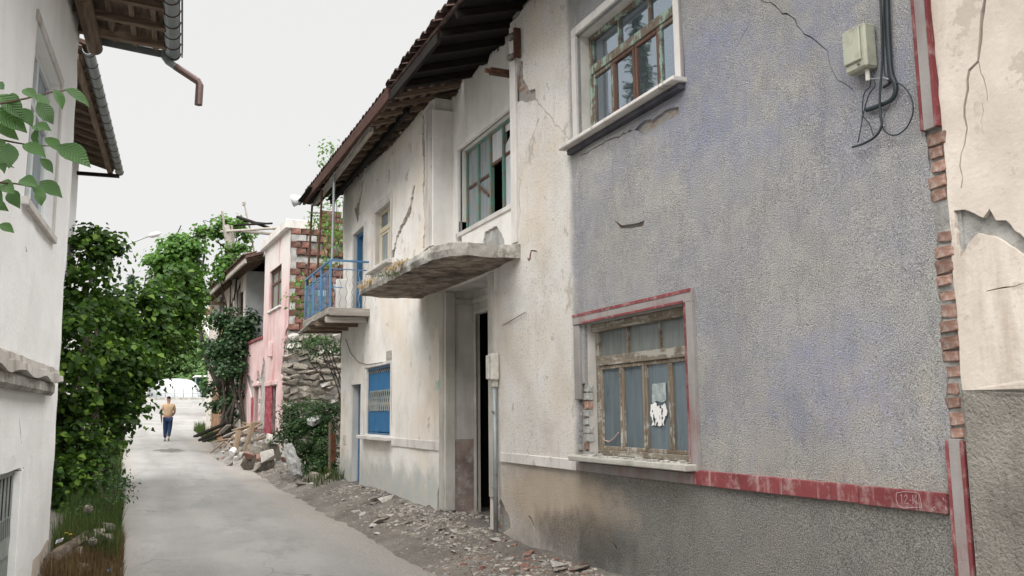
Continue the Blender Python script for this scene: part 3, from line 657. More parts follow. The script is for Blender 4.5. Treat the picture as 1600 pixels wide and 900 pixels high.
# ---- windows ---------------------------------------------------------------
def bars(name, segs, x0, x1, m, parent, bevel=0.004):
    for (y0, y1, z0, z1) in segs: MB().box(x0, x1, y0, y1, z0, z1).build(name, m, parent, bevel)
def pane(parent, y0, y1, z0, z1, x, m, name='pane'):
    return MB().box(x, x + 0.004, y0, y1, z0, z1).build(name, m, parent)
def ring(y0, y1, z0, z1, t, x0, x1):
    return MB().box(x0, x1, y0, y1, z0, z0 + t).box(x0, x1, y0, y1, z1 - t, z1).box(x0, x1, y0, y0 + t, z0 + t, z1 - t).box(x0, x1, y1 - t, y1, z0 + t, z1 - t)
def casement(name, label, y0, y1, z0, z1, x, zt, ncol, top_cols, fm, sm, gm_top, gm_low, ft=0.05, st=0.035, skip=(), sash_mats=None):
    fr = ring(y0 + 0.003, y1 - 0.003, z0 + 0.003, z1 - 0.003, ft, x, x + 0.07); fr.box(x - 0.006, x + 0.07, y0 + ft, y1 - ft, zt - 0.045, zt + 0.045)
    f = fr.build(name, fm, H, 0.005)
    if label: f['label'] = label
    yi0, yi1 = y0 + ft, y1 - ft
    w = (yi1 - yi0) / top_cols
    for k in range(top_cols):
        a = yi0 + k * w; 
        if k: MB().box(x + 0.005, x + 0.05, a - 0.012, a + 0.012, zt + 0.045, z1 - ft).build('mullion', sm, f, 0.003)
        pane(f, a + 0.006, a + w - 0.006, zt + 0.046, z1 - ft - 0.002, x + 0.03 + 0.002 * k, gm_top)
    w = (yi1 - yi0) / ncol
    for k in range(ncol):
        a = yi0 + k * w
        ms = sash_mats[k] if sash_mats else sm
        ring(a + 0.003, a + w - 0.003, z0 + ft + 0.003, zt - 0.047, st, x + 0.008 + 0.003 * (k % 2), x + 0.052).build('sash', ms, f, 0.004)
        if k not in skip: pane(f, a + st + 0.001, a + w - st - 0.001, z0 + ft + st, zt - 0.047 - st, x + 0.028 + 0.0015 * k, gm_low)
    return f
# upper window of the bare grey half
casement('window', 'window with peeling green and brown sashes reflecting trees', 5.86, 7.57, 4.27, 5.37, 4.13, 5.0, 4, 3, M['frame_up'], M['frame_up'], M['glass_up'], M['glass_up'], 0.045, 0.036, sash_mats=[M['frame_up'], M['sash_brown'], M['sash_brown'], M['frame_up']])
def casing(y0, y1, z0, z1, t, m, out, holes_=None, parts=('left', 'right', 'top')):
    if 'left' in parts: MB().box(4 - out, 4.012, y1 - t, y1, z0, z1 - t).build('casing', M[m], H, 0.004)
    if 'right' in parts: MB().box(4 - out, 4.012, y0, y0 + t, z0, z1 - t).build('casing', M[m], H, 0.004)
    if 'top' in parts: MB().box(4 - out, 4.012, y0, y1, z1 - t, z1).build('casing', M[m], H, 0.004)
casing(5.75, 7.66, 4.26, 5.46, 0.085, 'trim_white', 0.025)
MB().box(3.972, 4.0, 5.735, 5.748, 4.27, 5.46).build('casing_edge', M['trim_grey'], H, 0.002)
MB().box(3.87, 4.12, 5.71, 7.79, 4.218, 4.258).build('sill', M['trim_white'], H, 0.008, jitter=0.003)
MB().box(3.945, 4.03, 5.74, 7.74, 4.165, 4.216).build('sill_bracket', simple('sill_shade_dark', (0.075, 0.075, 0.09), 0.9, 0.25, 5, 0.008, 30), H, 0.006, jitter=0.004)  # dark strip below the sill: the shadow there, put into its colour
# lower window
lw = casement('window', 'weathered window with dusty panes and a torn poster', 5.85, 7.56, 1.197, 2.44, 4.12, 2.08, 4, 3, M['frame_low'], M['sash_low'], M['glass_low_top'], M['glass_low'], 0.05, 0.034)
MB().box(4.07, 4.115, 5.86, 7.55, 2.36, 2.435).build('blind_box', M['frame_low'], H, 0.006, jitter=0.003)
casing(5.725, 7.745, 1.14, 2.548, 0.105, 'trim_grey', 0.03, parts=('right', 'top'))
MB().box(3.978, 4.012, 7.625, 7.745, 1.72, 2.44).build('casing', M['trim_grey'], H, 0.006)
# red paint left along the casing
rr = random.Random(12)
MB().box(3.966, 3.971, 5.727, 7.743, 2.520, 2.546).build('casing_edge', M['red_trim'], H)
MB().box(3.966, 3.971, 5.83, 7.6, 2.444, 2.462).build('casing_edge', M['red_trim'], H)
MB().box(3.966, 3.971, 5.805, 5.829, 1.15, 2.44).build('casing_edge', M['red_trim'], H)
# bricks of the broken left jamb
for k in range(9):
    o = obj('brick', brk[k % 5], M['brick'] if k in (1, 6) else M['mortar'], H, (4.045, 7.60 + rr.uniform(-0.02, 0.02), 1.20 + k * 0.078)); o.scale = (1.0, rr.uniform(0.6, 1.0), 1.2)
s_ = MB().box(3.86, 4.12, 5.74, 7.68, 1.148, 1.2).build('sill', M['trim_dingy'], H, 0.008, jitter=0.004)
for k in range(34):
    q = MB().box(-0.02, 0.02, -0.025, 0.025, -0.006, 0.008).mesh(0.004, False, 0.007, k)
    if k < 8: chip_m = chip_m if k else []; chip_m.append(q)
    o = obj('plaster_chip', chip_m[k % 8], M['stone_pale'], s_, (3.89 + rr.random() * 0.2, 5.8 + rr.random() * 1.8, 1.203)); o.rotation_euler = (0, 0, rr.random() * 3); o.scale = (rr.uniform(0.5, 1.2),) * 3
# green window of the loggia: four tall lights in two rows
gx = 4.42; fr = ring(9.6, 11.95, 4.2, 5.44, 0.045, gx, gx + 0.05)
gw = fr.build('window', M['frame_green'], H, 0.004); gw['label'] = 'green framed window with one broken pane'
yy = [11.905, 11.44, 10.98, 10.52, 10.06, 9.645]
for k in range(5):
    a, b = yy[k + 1], yy[k]
    if k: MB().box(gx - 0.012, gx + 0.05, b - 0.025, b + 0.025, 4.245, 5.395).build('mullion', M['frame_green'], gw, 0.004)
    zt = (4.86, 4.86, 4.97, 4.98, 4.9)[k]
    MB().box(gx + 0.005, gx + 0.04, a + 0.025, b - 0.025, zt - 0.02, zt + 0.02).build('glazing_bar', M['sash_brown'], gw, 0.003)
    gmat = (M['glass_green'], M['glass_green'], M['glass_white'], M['glass_white'], M['glass_white'])[k]
    if k == 3:
        q = jag([(a + 0.02, 4.99), (b - 0.02, 5.02), (b - 0.03, 5.12), (b - 0.17, 5.19), (b - 0.22, 5.28), (b - 0.02, 5.30), (b - 0.02, 5.39), (a + 0.02, 5.39)], 0.08, 0.01, 9)
        m_ = wall_sheet(q, [], lambda u, v, d: Vector((gx + 0.022 + d, u, v)), 0.004); obj('pane', m_.mesh(recalc=False), gmat, gw)
    else: pane(gw, a + 0.02, b - 0.02, zt + 0.021, 5.394, gx + 0.022, gmat)
    if k == 2: continue                                    # this light has lost its glass
    pane(gw, a + 0.02, b - 0.02, 4.246, zt - 0.021, gx + 0.024, gmat if k != 2 else M['glass_green'])
MB().bar((gx - 0.01, 11.40, 4.78), (gx - 0.01, 11.02, 4.55), 0.02, 0.035).build('broken_bar', M['sash_brown'], gw, 0.003)
MB().box(4.28, 4.42, 9.6, 11.98, 4.13, 4.198).build('sill', M['trim_white'], H, 0.008)
MB().box(4.285, 4.315, 11.955, 12.06, 4.2, 5.44).build('casing', M['white_plaster'], H, 0.004)
MB().box(4.28, 4.312, 9.5, 12.0, 5.445, 5.52).build('casing', M['white_plaster'], H, 0.006)
# small upper window with curtain
sw = casement('window', 'cream framed window with drawn curtain', 14.55, 15.72, 4.22, 5.28, 4.11, 4.92, 2, 2, M['frame_cream'], M['frame_cream'], M['glass_up'], M['glass_green'], 0.055, 0.04)
casing(14.44, 15.84, 4.21, 5.40, 0.10, 'trim_white', 0.02)
MB().box(3.88, 4.09, 14.40, 15.86, 4.14, 4.205).build('sill', M['trim_white'], H, 0.01)
cur = MB(); n = 40
for i in range(n + 1):
    y = 14.62 + (15.66 - 14.62) * i / n; x = 4.25 + 0.025 * math.sin(i * 1.1); cur.v += [(x, y, 4.25), (x + 0.01, y, 5.25)]
cur.f = [[2 * i, 2 * i + 2, 2 * i + 3, 2 * i + 1] for i in range(n)]; cur.mi = [0] * n
cur.build('curtain', M['curtain'], H, smooth=True)
# shuttered window: folding blue lattice
casing(14.40, 16.26, 1.22, 2.50, 0.055, 'trim_white', 0.015)
MB().box(3.87, 4.05, 14.34, 16.32, 1.165, 1.235).build('sill', M['trim_white'], H, 0.01)
sh = MB().box(4.045, 4.075, 14.47, 16.15, 2.40, 2.435).box(4.045, 4.075, 14.47, 16.15, 1.255, 1.285).box(4.05, 4.07, 14.462, 14.475, 1.27, 2.42).box(4.05, 4.07, 16.145, 16.158, 1.27, 2.42).build('shutter', M['blue'], H); sh['label'] = 'folding metal shutter, blue with a worn pale middle'
n = 13
for k in range(n):
    ya = 14.49 + (16.13 - 14.49) * k / n; w = (16.13 - 14.49) / n
    for z0, z1, mm in ((1.30, 1.66, 'blue'), (2.02, 2.33, 'blue')):
        MB().prism([(4.07, ya + 0.003, z0), (4.045, ya + w / 2, z0), (4.07, ya + w - 0.003, z0), (4.078, ya + w - 0.003, z0), (4.053, ya + w / 2, z0 ), (4.078, ya + 0.003, z0)], (0, 0, z1 - z0)).build('shutter_slat', M[mm], sh)
    MB().bar((4.05, ya + 0.02, 1.66), (4.05, ya + w - 0.02, 1.84), 0.05, 0.01, (1, 0, 0)).bar((4.055, ya + w - 0.02, 1.84), (4.055, ya + 0.02, 2.02), 0.05, 0.01, (1, 0, 0)).build('lattice_bar', M['blue_worn'], sh)
    MB().bar((4.06, ya + w - 0.02, 1.66), (4.06, ya + 0.02, 1.84), 0.03, 0.008, (1, 0, 0)).bar((4.062, ya + 0.02, 1.84), (4.062, ya + w - 0.02, 2.02), 0.03, 0.008, (1, 0, 0)).build('lattice_bar', M['blue_worn'], sh)
    MB().bar((4.05, ya + 0.01, 2.33), (4.05, ya + w / 2, 2.40), 0.012, 0.008, (1, 0, 0)).bar((4.05, ya + w / 2, 2.40), (4.05, ya + w - 0.01, 2.33), 0.012, 0.008, (1, 0, 0)).build('lattice_bar', M['blue_worn'], sh)
MB().box(3.985, 4.02, 14.42, 14.72, 2.505, 2.66).build('lintel_board', M['grey_wood'], H, 0.004)
# blue doors
d_ = MB().box(4.15, 4.20, 16.56, 17.35, 0.1, 2.17).build('door', M['blue'], H); MB().box(4.135, 4.149, 16.66, 17.25, 0.5, 1.1).box(4.135, 4.149, 16.66, 17.25, 1.25, 2.0).build('door_panel', M['blue'], d_, 0.006)
d_ = MB().box(4.20, 4.25, 16.5, 17.42, 3.52, 5.18).build('door', M['trim_dingy'], H)
MB().box(4.10, 4.199, 16.46, 16.52, 3.52, 5.19).box(4.10, 4.199, 17.38, 17.44, 3.52, 5.19).box(4.10, 4.199, 16.52, 17.38, 5.13, 5.19).build('door_frame', M['blue'], H, 0.004)
MB().box(4.18, 4.199, 16.62, 17.3, 4.3, 5.0).build('door_panel', M['blue_worn'], d_, 0.005)
MB().box(3.985, 4.012, 16.2, 16.44, 3.55, 5.25).build('casing', M['trim_white'], H, 0.004)

# ---- concrete slab over the entry, broken and weathered ----------------------
def slab():
    plan = [(4.05, 9.02), (3.75, 9.10), (3.40, 9.14), (3.20, 9.22), (3.10, 9.5), (3.08, 10.4), (3.07, 11.5), (3.05, 12.2), (3.04, 12.75), (3.3, 12.86), (3.7, 12.84), (4.05, 12.86)]
    out = []
    rr = random.Random(3)
    for i in range(len(plan) - 1):
        a, b = plan[i], plan[i + 1]; L = math.hypot(b[0] - a[0], b[1] - a[1]); k = max(1, int(L / 0.06))
        for j in range(k):
            t = j / k; out.append((a[0] + (b[0] - a[0]) * t + rr.uniform(-0.012, 0.012), a[1] + (b[1] - a[1]) * t + rr.uniform(-0.012, 0.012)))
    out.append(plan[-1])
    def erode(x, y): return 0.055 * max(0, noise.noise(Vector((x * 2, y * 1.4, 9)))) + 0.02 * noise.noise(Vector((x * 7, y * 7, 2)))
    n = len(out); mb = MB()
    top = []; bot = []
    for (x, y) in out:
        far = min(max((y - 9.6) / 3.0, 0), 1)
        zt = 3.49 - 0.04 * far - erode(x, y) * (0.3 + far); zb = 3.33 + 0.010 * noise.noise(Vector((x * 9, y * 9, 1)))
        top.append((x, y, zt)); bot.append((x + 0.0, y, zb))
    # grid underside and top through CDT
    def face(zf, flip):
        s_ = wall_sheet([(p[0], p[1]) for p in out], [], lambda u, v, d: (u, v, zf(u, v)), 0, 0.07, rim=False)
        b0 = len(mb.v); mb.v += s_.v
        for f in s_.f: mb.f.append([b0 + i for i in (f if flip else f[::-1])]); mb.mi.append(mb.cur)
    edge_z = {}
    mb.cur = 1
    def under(u, v):
        lay = 0.022 * round(2.2 * noise.noise(Vector((u * 1.6, v * 2.2, 4)))) * 0.5
        return 3.335 + lay + 0.008 * noise.noise(Vector((u * 12, v * 12, 1)))
    def upper(u, v):
        far = min(max((v - 9.6) / 3.0, 0), 1)
        return 3.49 - 0.04 * far - erode(u, v) * (0.3 + far)
    face(under, False); mb.cur = 0; face(upper, True)
    for i in range(n - 1):
        a, b = out[i], out[i + 1]
        mids = []
        for q in (a, b):
            zt, zb = upper(*q), under(*q); j = 0.02 * noise.noise(Vector((q[0] * 6, q[1] * 6, 8)))
            cx, cy = q[0] - (0.015 + j) * (1 if q[0] < 3.9 else 0), q[1]
            mids.append([(q[0], q[1], zb), (cx, cy, (zt + zb) / 2), (q[0], q[1], zt)])
        for k in range(2): mb.add([mids[0][k], mids[1][k], mids[1][k + 1], mids[0][k + 1]], [(0, 1, 2, 3)])
    return mb
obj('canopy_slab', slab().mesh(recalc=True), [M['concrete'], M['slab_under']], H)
def tuft(name, c, n, L, spread, m, parent, seed, droop=0.6):
    rr = random.Random(seed); mb = MB()
    for i in range(n):
        a = rr.random() * 6.283; p = Vector(c) + Vector((rr.gauss(0, spread), rr.gauss(0, spread * 1.6), 0)); d = Vector((math.cos(a) * 0.5 - 0.6, math.sin(a) * 0.6, rr.uniform(0.2, 1.0))); w = 0.006; l = L * rr.uniform(0.5, 1.2); s = Vector((-d.y, d.x, 0)).normalized() * w
        p1 = p + d * l * 0.5; p2 = p1 + (d + Vector((0, 0, -droop * 2.2))) * l * 0.5
        mb.add([p - s, p + s, p1 + s, p1 - s, p2], [(0, 1, 2, 3), (3, 2, 4)])
    o = mb.build(name, m, parent); o['kind'] = 'stuff'; return o
for k, (y, z) in enumerate(((12.5, 3.40), (12.1, 3.42), (11.0, 3.44), (10.6, 3.45))):
    tuft('dry_grass', (3.09, y, z), 90 if k < 2 else 60, 0.15, 0.04, M['dry_grass'], H, k, 0.7)
tuft('moss', (3.08, 10.9, 3.37), 130, 0.07, 0.10, m_leaf('moss', (0.05, 0.07, 0.025), (0.09, 0.12, 0.04)), H, 9, 0.9)
# slates and rags lying on the slab
q = MB()
for k in range(6): q.bar((3.25 + 0.03 * k, 9.7 + 0.05 * k, 3.51 + 0.012 * k), (3.3 + 0.03 * k, 10.3 - 0.04 * k, 3.52 + 0.012 * k), 0.22, 0.012, (0.15, 0, 1))
tag(q.build('slate_stack', simple('slate', (0.10, 0.105, 0.11), 0.8, 0.3, 8, 0.004, 40), None, 0.003, jitter=0.012), 'small heap of broken dark slates lying on the concrete slab', 'slates')
tag(MB().box(3.28, 3.45, 9.25, 9.75, 3.485, 3.515).build('timber_offcut', M['trim_white'], None, 0.006), 'short whitewashed timber offcut on the concrete slab', 'timber')

# ---- roof: eaves, rafters, boards, tiles -------------------------------------
def zr(x): return 6.10 + (x - 3.2) * 0.30             # underside of the boarding
RY0, RYM, RY1 = 2.6, 11.75, 18.35
ro = MB()
for (ya, yb, x0) in ((RY0, RYM, 3.2), (RYM + 0.03, RY1, 3.24)):
    ro.prism([(x0, ya, zr(x0) + 0.06), (x0, yb, zr(x0) + 0.06), (8.2, yb, zr(8.2) + 0.06), (8.2, ya, zr(8.2) + 0.06)], (0, 0, 0.05))
roof = ro.build('roof', M['roof_tile'], H)
MB().prism([(3.25, RY0, zr(3.25) + 0.03), (3.25, RYM, zr(3.25) + 0.03), (8.2, RYM, zr(8.2) + 0.03), (8.2, RY0, zr(8.2) + 0.03)], (0, 0, 0.025)).build('boarding', M['dark_board'], roof)
rr = random.Random(21)
y = RY0 + 0.2
while y < RYM:                                          # rafters of the near, closed part
    MB().bar((3.22, y, zr(3.22) - 0.02), (4.6, y, zr(4.6) - 0.02), 0.07, 0.09).build('rafter', M['dark_wood'], roof, 0.006); y += 0.62 + rr.uniform(-0.05, 0.05)
y = RYM + 0.15
while y < RY1:                                          # rafters of the far, open part
    MB().bar((3.24, y, zr(3.24) - 0.01), (4.6, y, zr(4.6) - 0.01), 0.055, 0.07).build('rafter', M['old_wood_x'], roof, 0.005); y += 0.47 + rr.uniform(-0.05, 0.05)
for k in range(5):
    x = 3.34 + k * 0.17; MB().box(x - 0.03, x + 0.03, RYM + 0.05, RY1, zr(x) + 0.026, zr(x) + 0.05).build('lath', M['old_wood'], roof, 0.003)
MB().box(3.185, 3.235, 9.6, RYM - 0.02, 5.98, 6.12).build('fascia', M['dark_wood'], roof, 0.006, jitter=0.004)
MB().prism([(3.16, RYM - 0.05, 5.99), (3.215, RYM - 0.05, 5.99), (3.215, RYM - 0.05, 6.16), (3.16, RYM - 0.05, 6.18)], (0, RY1 - RYM + 0.1, -0.03)).build('fascia', M['fascia'], roof, 0.006)
# tiles along the edge: half-round, each its own
tl = []
for k in range(3):
    t_ = MB(); n = 7; L = 0.42
    ring_ = [(0.1 * math.cos(math.pi * i / (n - 1)), 0.055 * math.sin(math.pi * i / (n - 1))) for i in range(n)]; inn = [(a * 0.84, b * 0.80 - 0.002) for a, b in ring_]
    for s in (0, 1): t_.v += [(s * L, a, b + s * L * 0.30) for a, b in ring_] + [(s * L, a, b + s * L * 0.30) for a, b in inn]
    for i in range(n - 1): t_.f += [[i, i + 1, 2 * n + i + 1, 2 * n + i], [n + i, 3 * n + i, 3 * n + i + 1, n + i + 1], [i, n + i, n + i + 1, i + 1], [2 * n + i, 2 * n + i + 1, 3 * n + i + 1, 3 * n + i]]
    t_.mi = [0] * len(t_.f); tl.append(t_.mesh(jitter=0.004, seed=k))
y = RY0; k = 0
while y < RY1:
    near = y < RYM
    o = obj('roof_tile', tl[k % 3], M['roof_tile'], roof, (3.12 + rr.uniform(-0.02, 0.02) if near else 3.18, y, zr(3.2) + 0.10 - (0 if near else 0.0) + rr.uniform(-0.012, 0.012))); y += 0.205; k += 1
# wall plate and torn ends at the far gable
MB().bar((3.33, 13.3, 6.06), (3.42, 18.5, 6.02), 0.09, 0.09).build('wall_plate', M['grey_wood'], roof, 0.01, jitter=0.006)
MB().bar((3.72, 12.6, 6.2), (3.80, 18.6, 6.12), 0.07, 0.10).build('wall_plate', M['dark_board'], roof, 0.01, jitter=0.006)
for k in range(9):
    yb = 18.3 + rr.uniform(-0.1, 0.1); x = 3.15 + k * 0.11
    MB().bar((x, yb - 0.9, zr(x) + 0.0), (x - 0.05, yb + rr.uniform(0.15, 0.65), zr(x) - rr.uniform(0.02, 0.16)), 0.11, 0.022).build('torn_board', M['dark_board'], roof, 0.003)
# broken clay and rubble along the wall head
for k in range(34):
    y = 9.3 + k * 0.09 if k < 33 else 12.3; a = np.interp(y, [q[0] for q in top_edge][::-1], [q[1] for q in top_edge][::-1])
    q = MB().box(-0.05, 0.05, -0.05, 0.05, -0.035, 0.035).mesh(0.012, False, 0.014, k); obj('broken_masonry', q, simple('clay_rubble', (0.20, 0.145, 0.105), 0.95, 0.3, 9, 0.01, 30) if k == 0 else bpy.data.materials['clay_rubble'], H, (4.36, y, a - 0.02))

# ---- balcony with blue railing -----------------------------------------------
B = MB().box(3.27, 3.99, 15.94, 18.42, 3.50, 3.53); bal = B.build('balcony_deck', M['grey_wood'], H, 0.004)
MB().box(3.255, 3.995, 15.90, 15.937, 3.385, 3.525).build('deck_fascia', M['grey_wood_x'], bal, 0.006, jitter=0.004)
MB().box(3.225, 3.262, 15.91, 18.45, 3.40, 3.525).build('deck_fascia', M['grey_wood'], bal, 0.006, jitter=0.004)
MB().bar((3.22, 16.12, 3.32), (3.98, 16.12, 3.34), 0.10, 0.11).build('joist', M['grey_wood_x'], bal, 0.01, jitter=0.005)
for y in (16.9, 17.7, 18.35): MB().bar((3.2, y, 3.32), (4.1, y, 3.34), 0.1, 0.11).build('joist', M['old_wood_x'], bal, 0.01, jitter=0.005)
for k in range(6):
    x = 3.33 + k * 0.12; MB().box(x - 0.05, x + 0.05, 15.95, 18.4, 3.472, 3.498).build('plank', M['grey_wood'], bal, 0.003, jitter=0.003)
MB().bar((3.24, 17.2, 3.42), (3.20, 18.6, 3.28), 0.10, 0.03).build('loose_board', M['grey_wood'], bal, 0.004)
RX = 3.27
rail = MB().bar((RX, 15.95, 4.40), (RX, 18.45, 4.38), 0.045, 0.035).bar((RX, 15.97, 4.40), (3.98, 15.97, 4.40), 0.03, 0.035).build('railing', M['blue_rail'], H, 0.004); rail['label'] = 'flaking blue metal railing'
MB().bar((RX, 15.97, 4.22), (RX, 18.43, 4.21), 0.015, 0.02).bar((RX, 15.97, 3.58), (RX, 18.43, 3.57), 0.015, 0.02).bar((RX, 15.97, 4.24), (3.98, 15.97, 4.24), 0.015, 0.018).bar((RX, 15.97, 3.90), (3.5, 15.97, 3.90), 0.015, 0.018).build('rail_bar', M['blue_rail'], rail)
for y in (15.97, 16.8, 17.6, 18.42): MB().box(RX - 0.02, RX + 0.02, y - 0.02, y + 0.02, 3.53, 4.39).build('baluster_post', M['blue_rail'], rail, 0.003)
n = 17
for k in range(n):
    y = 16.06 + (18.36 - 16.06) * k / (n - 1); MB().box(RX - 0.004, RX + 0.004, y - 0.017, y + 0.017, 3.57, 4.22).build('baluster', M['blue_rail'], rail)
for k in range(6):                                       # wavy bars of the short side
    x = RX + 0.07 + k * 0.115; p = [(x + 0.018 * math.sin(j * 1.57 + (k % 2) * 3.14), 15.97, 3.54 + 0.36 * j / 12 * 1.9) for j in range(13)]
    MB().tube(p, 0.006, 5).build('wavy_bar', M['steel'], rail)
MB().tube([(RX + 0.03, 15.99, 4.38), (RX + 0.045, 15.99, 6.05)], 0.024, 8).build('balcony_post', M['steel'], H)
MB().tube([(RX + 0.01, 17.25, 4.38), (RX + 0.06, 17.2, 6.0)], 0.022, 8).build('balcony_post', M['rust'], H)
MB().tube([(RX, 18.4, 3.5), (RX + 0.09, 18.4, 5.98)], 0.022, 8).build('balcony_post', M['rust'], H)
MB().bar((3.3, 18.4, 5.8), (3.42, 17.2, 5.55), 0.02, 0.02).build('brace', M['rust'], H)
tag(MB().box(3.62, 3.80, 17.0, 17.16, 3.535, 4.22).build('white_board', M['white_plaster'], None, 0.01), 'narrow white panel standing on the blue railed balcony', 'panel')

# ---- small things fixed to the front -------------------------------------------
# cable box and cables
t = thing('cable_box', 'pale green plastic cable box on the bare grey render', 'box', (3.93, 3.85, 3.55))
by0, by1, bz0, bz1 = 3.755, 3.925, 3.60, 3.875
MB().box(3.90, 3.995, by0, by1, bz0, bz1).build('box_body', M['box_beige'], t, 0.012)
cv = MB().prism([(3.885, by0 + 0.03, bz0 + 0.05), (3.885, by1 - 0.005, bz0 + 0.05), (3.885, by1 - 0.005, bz1 - 0.01), (3.885, by0 + 0.03, bz1 - 0.01)], (0.014, 0, 0)).build('cover', M['box_beige'], t, 0.006)
MB().tube([(3.884, by0 + 0.055, bz0 + 0.03), (3.895, by0 + 0.055, bz0 + 0.03)], 0.008, 10).build('lock', M['porcelain'], t)
MB().tube([(3.95, 3.80, 3.61), (3.95, 3.80, 3.53)], 0.014, 8).build('gland', M['box_white'], t)
def cable(name, label, pts, r, m='cable', x=3.975, grp=None):
    p = [PX(a, b, x) for a, b in pts]
    q = []                                                 # Catmull-Rom
    for i in range(len(p) - 1):
        p0, p1, p2, p3 = p[max(i - 1, 0)], p[i], p[i + 1], p[min(i + 2, len(p) - 1)]
        for j in range(6):
            s = j / 6; q.append(0.5 * ((2 * p1) + (p2 - p0) * s + (2 * p0 - 5 * p1 + 4 * p2 - p3) * s * s + (3 * p1 - p0 - 3 * p2 + p3) * s ** 3))
    q.append(p[-1]); return tag(MB().tube(q, r, 7).build(name, M[m], None, smooth=True), label, 'cable', grp)
S = lambda *l: [(1280 + a / 3.0, b / 3.0) for a, b in l]
CG = 'loose cables around the cable box'
cable('cable', 'thick dark cable bending back under the cable box', S((318, -60), (322, 120), (335, 330), (358, 400), (345, 460), (290, 492), (222, 516)), 0.014, grp=CG)
cable('cable', 'dark cable hanging in a wide round loop beside the cable box', S((300, -60), (302, 150), (308, 350), (345, 380), (390, 400), (428, 450), (440, 520), (415, 590), (370, 630), (330, 630), (300, 600), (282, 540)), 0.0045, x=3.968, grp=CG)
cable('cable', 'long dark cable crossing the loop with its cut end low on the render', S((284, -60), (292, 120), (294, 300), (286, 420), (284, 500), (292, 590), (262, 640), (210, 672), (155, 690)), 0.007, x=3.955, grp=CG)
cable('cable', 'pair of straight dark cables clipped upright beside the cable box', S((311, -60), (313, 150), (325, 330), (330, 385), (300, 410)), 0.008, x=3.985, grp=CG)
cable('cable', 'thin wire tangled below the cable box ending in a small hook', S((238, 335), (240, 400), (215, 430), (205, 470), (205, 540), (235, 580), (254, 635)), 0.0035, x=3.97, grp=CG)
cable('cable', 'thin straight wire dangling lowest on the left of the cable box', S((246, 335), (262, 400), (235, 440), (210, 520), (195, 600), (182, 668)), 0.0035, x=3.962, grp=CG)
cable('cable', 'pale grey cable looping out of the gland of the cable box', S((216, 338), (224, 362), (250, 370), (300, 366), (325, 372)), 0.005, 'steel', x=3.96, grp=CG)
# conduit with meter box
t = thing('conduit', 'grey conduit pipe with a white meter box beside the entrance', 'pipe', (3.95, 9.75, 0.22))
MB().tube([(3.955, 9.75, 0.10), (3.955, 9.75, 1.95)], 0.028, 10).build('pipe', M['steel'], t, smooth=True)
MB().box(3.89, 3.995, 9.68, 9.84, 1.98, 2.30).build('meter_box', M['box_white'], t, 0.02)
MB().box(3.875, 3.889, 9.73, 9.83, 2.0, 2.28).build('meter_cover', M['box_white'], t, 0.006)
MB().box(3.92, 3.99, 9.71, 9.78, 1.90, 1.978).build('gland', M['trim_dingy'], t, 0.01)
for z in (0.75, 1.62): MB().tube([(3.925, 9.70, z), (3.925, 9.80, z)], 0.009, 6).build('pipe_clip', M['steel'], t)
MB().tube([(3.98, 9.79, 1.2), (3.975, 9.795, 1.97)], 0.006, 6).build('wire', M['box_white'], t)
# insulators on their bracket
t = thing('insulator_bracket', 'rusty wire bracket with two porcelain insulators under the eaves', 'bracket', (3.95, 9.0, 5.7))
MB().box(3.90, 3.985, 8.93, 8.96, 5.66, 6.02).build('bracket', M['rust'], t, 0.004)
for z in (5.72, 5.97):
    i_ = MB().tube([(3.92, 9.0, z - 0.01), (3.92, 9.06, z - 0.01), (3.92, 9.07, z - 0.01), (3.92, 9.11, z - 0.01)], [0.03, 0.03, 0.045, 0.04], 10).build('insulator', M['porcelain'], t, smooth=True)
    MB().tube([(3.95, 8.96, z - 0.04), (3.93, 9.0, z - 0.05), (3.92, 9.06, z - 0.02)], 0.007, 6).build('pin', M['rust'], t)
tag(MB().box(3.80, 4.28, 9.40, 9.47, 5.62, 5.70).tube([(3.80, 9.435, 5.66), (3.74, 9.435, 5.66)], 0.03, 8).build('steel_tube_stub', M['rust'], None, 0.004), 'dark square steel stub sticking out from the loggia corner', 'stub')
tag(MB().tube([(4.0, 8.62, 3.34), (3.94, 8.62, 3.34), (3.93, 8.625, 3.30), (3.93, 8.64, 3.25), (3.93, 8.67, 3.24), (3.93, 8.69, 3.27)], 0.008, 6).build('iron_hook', M['rust'], None), 'bent iron hook in the white plaster near the slab corner', 'hook')
tag(MB().tube([(3.99, 9.55, 2.62), (3.98, 9.2, 2.66), (3.985, 8.9, 2.70)], 0.004, 5).build('wall_wire', M['rust'], None), 'short thin wire pinned across the speckled plaster above the meter box', 'wire')
tag(MB().box(3.987, 3.9985, 11.93, 12.06, 1.93, 2.07).build('sticker', simple('sticker_green', (0.42, 0.52, 0.44), 0.7, 0.15, 14, 0.0), None), 'small faded green number plate beside the fluted pilaster', 'plate')
t_ = MB()
tag(MB().box(3.985, 3.999, 17.75, 17.95, 1.02, 1.2).build('wall_plate_cover', M['trim_white'], None, 0.004), 'small square white cover on the plaster beside the blue door', 'cover')
wire = [PX(a, b, 3.985) for a, b in ((540, 530), (548, 552), (560, 566), (575, 570), (598, 566))]
tag(MB().tube(wire, 0.006, 5).build('slack_wire', M['cable'], None), 'thin slack wire curving over the plaster above the blue shutter', 'wire')
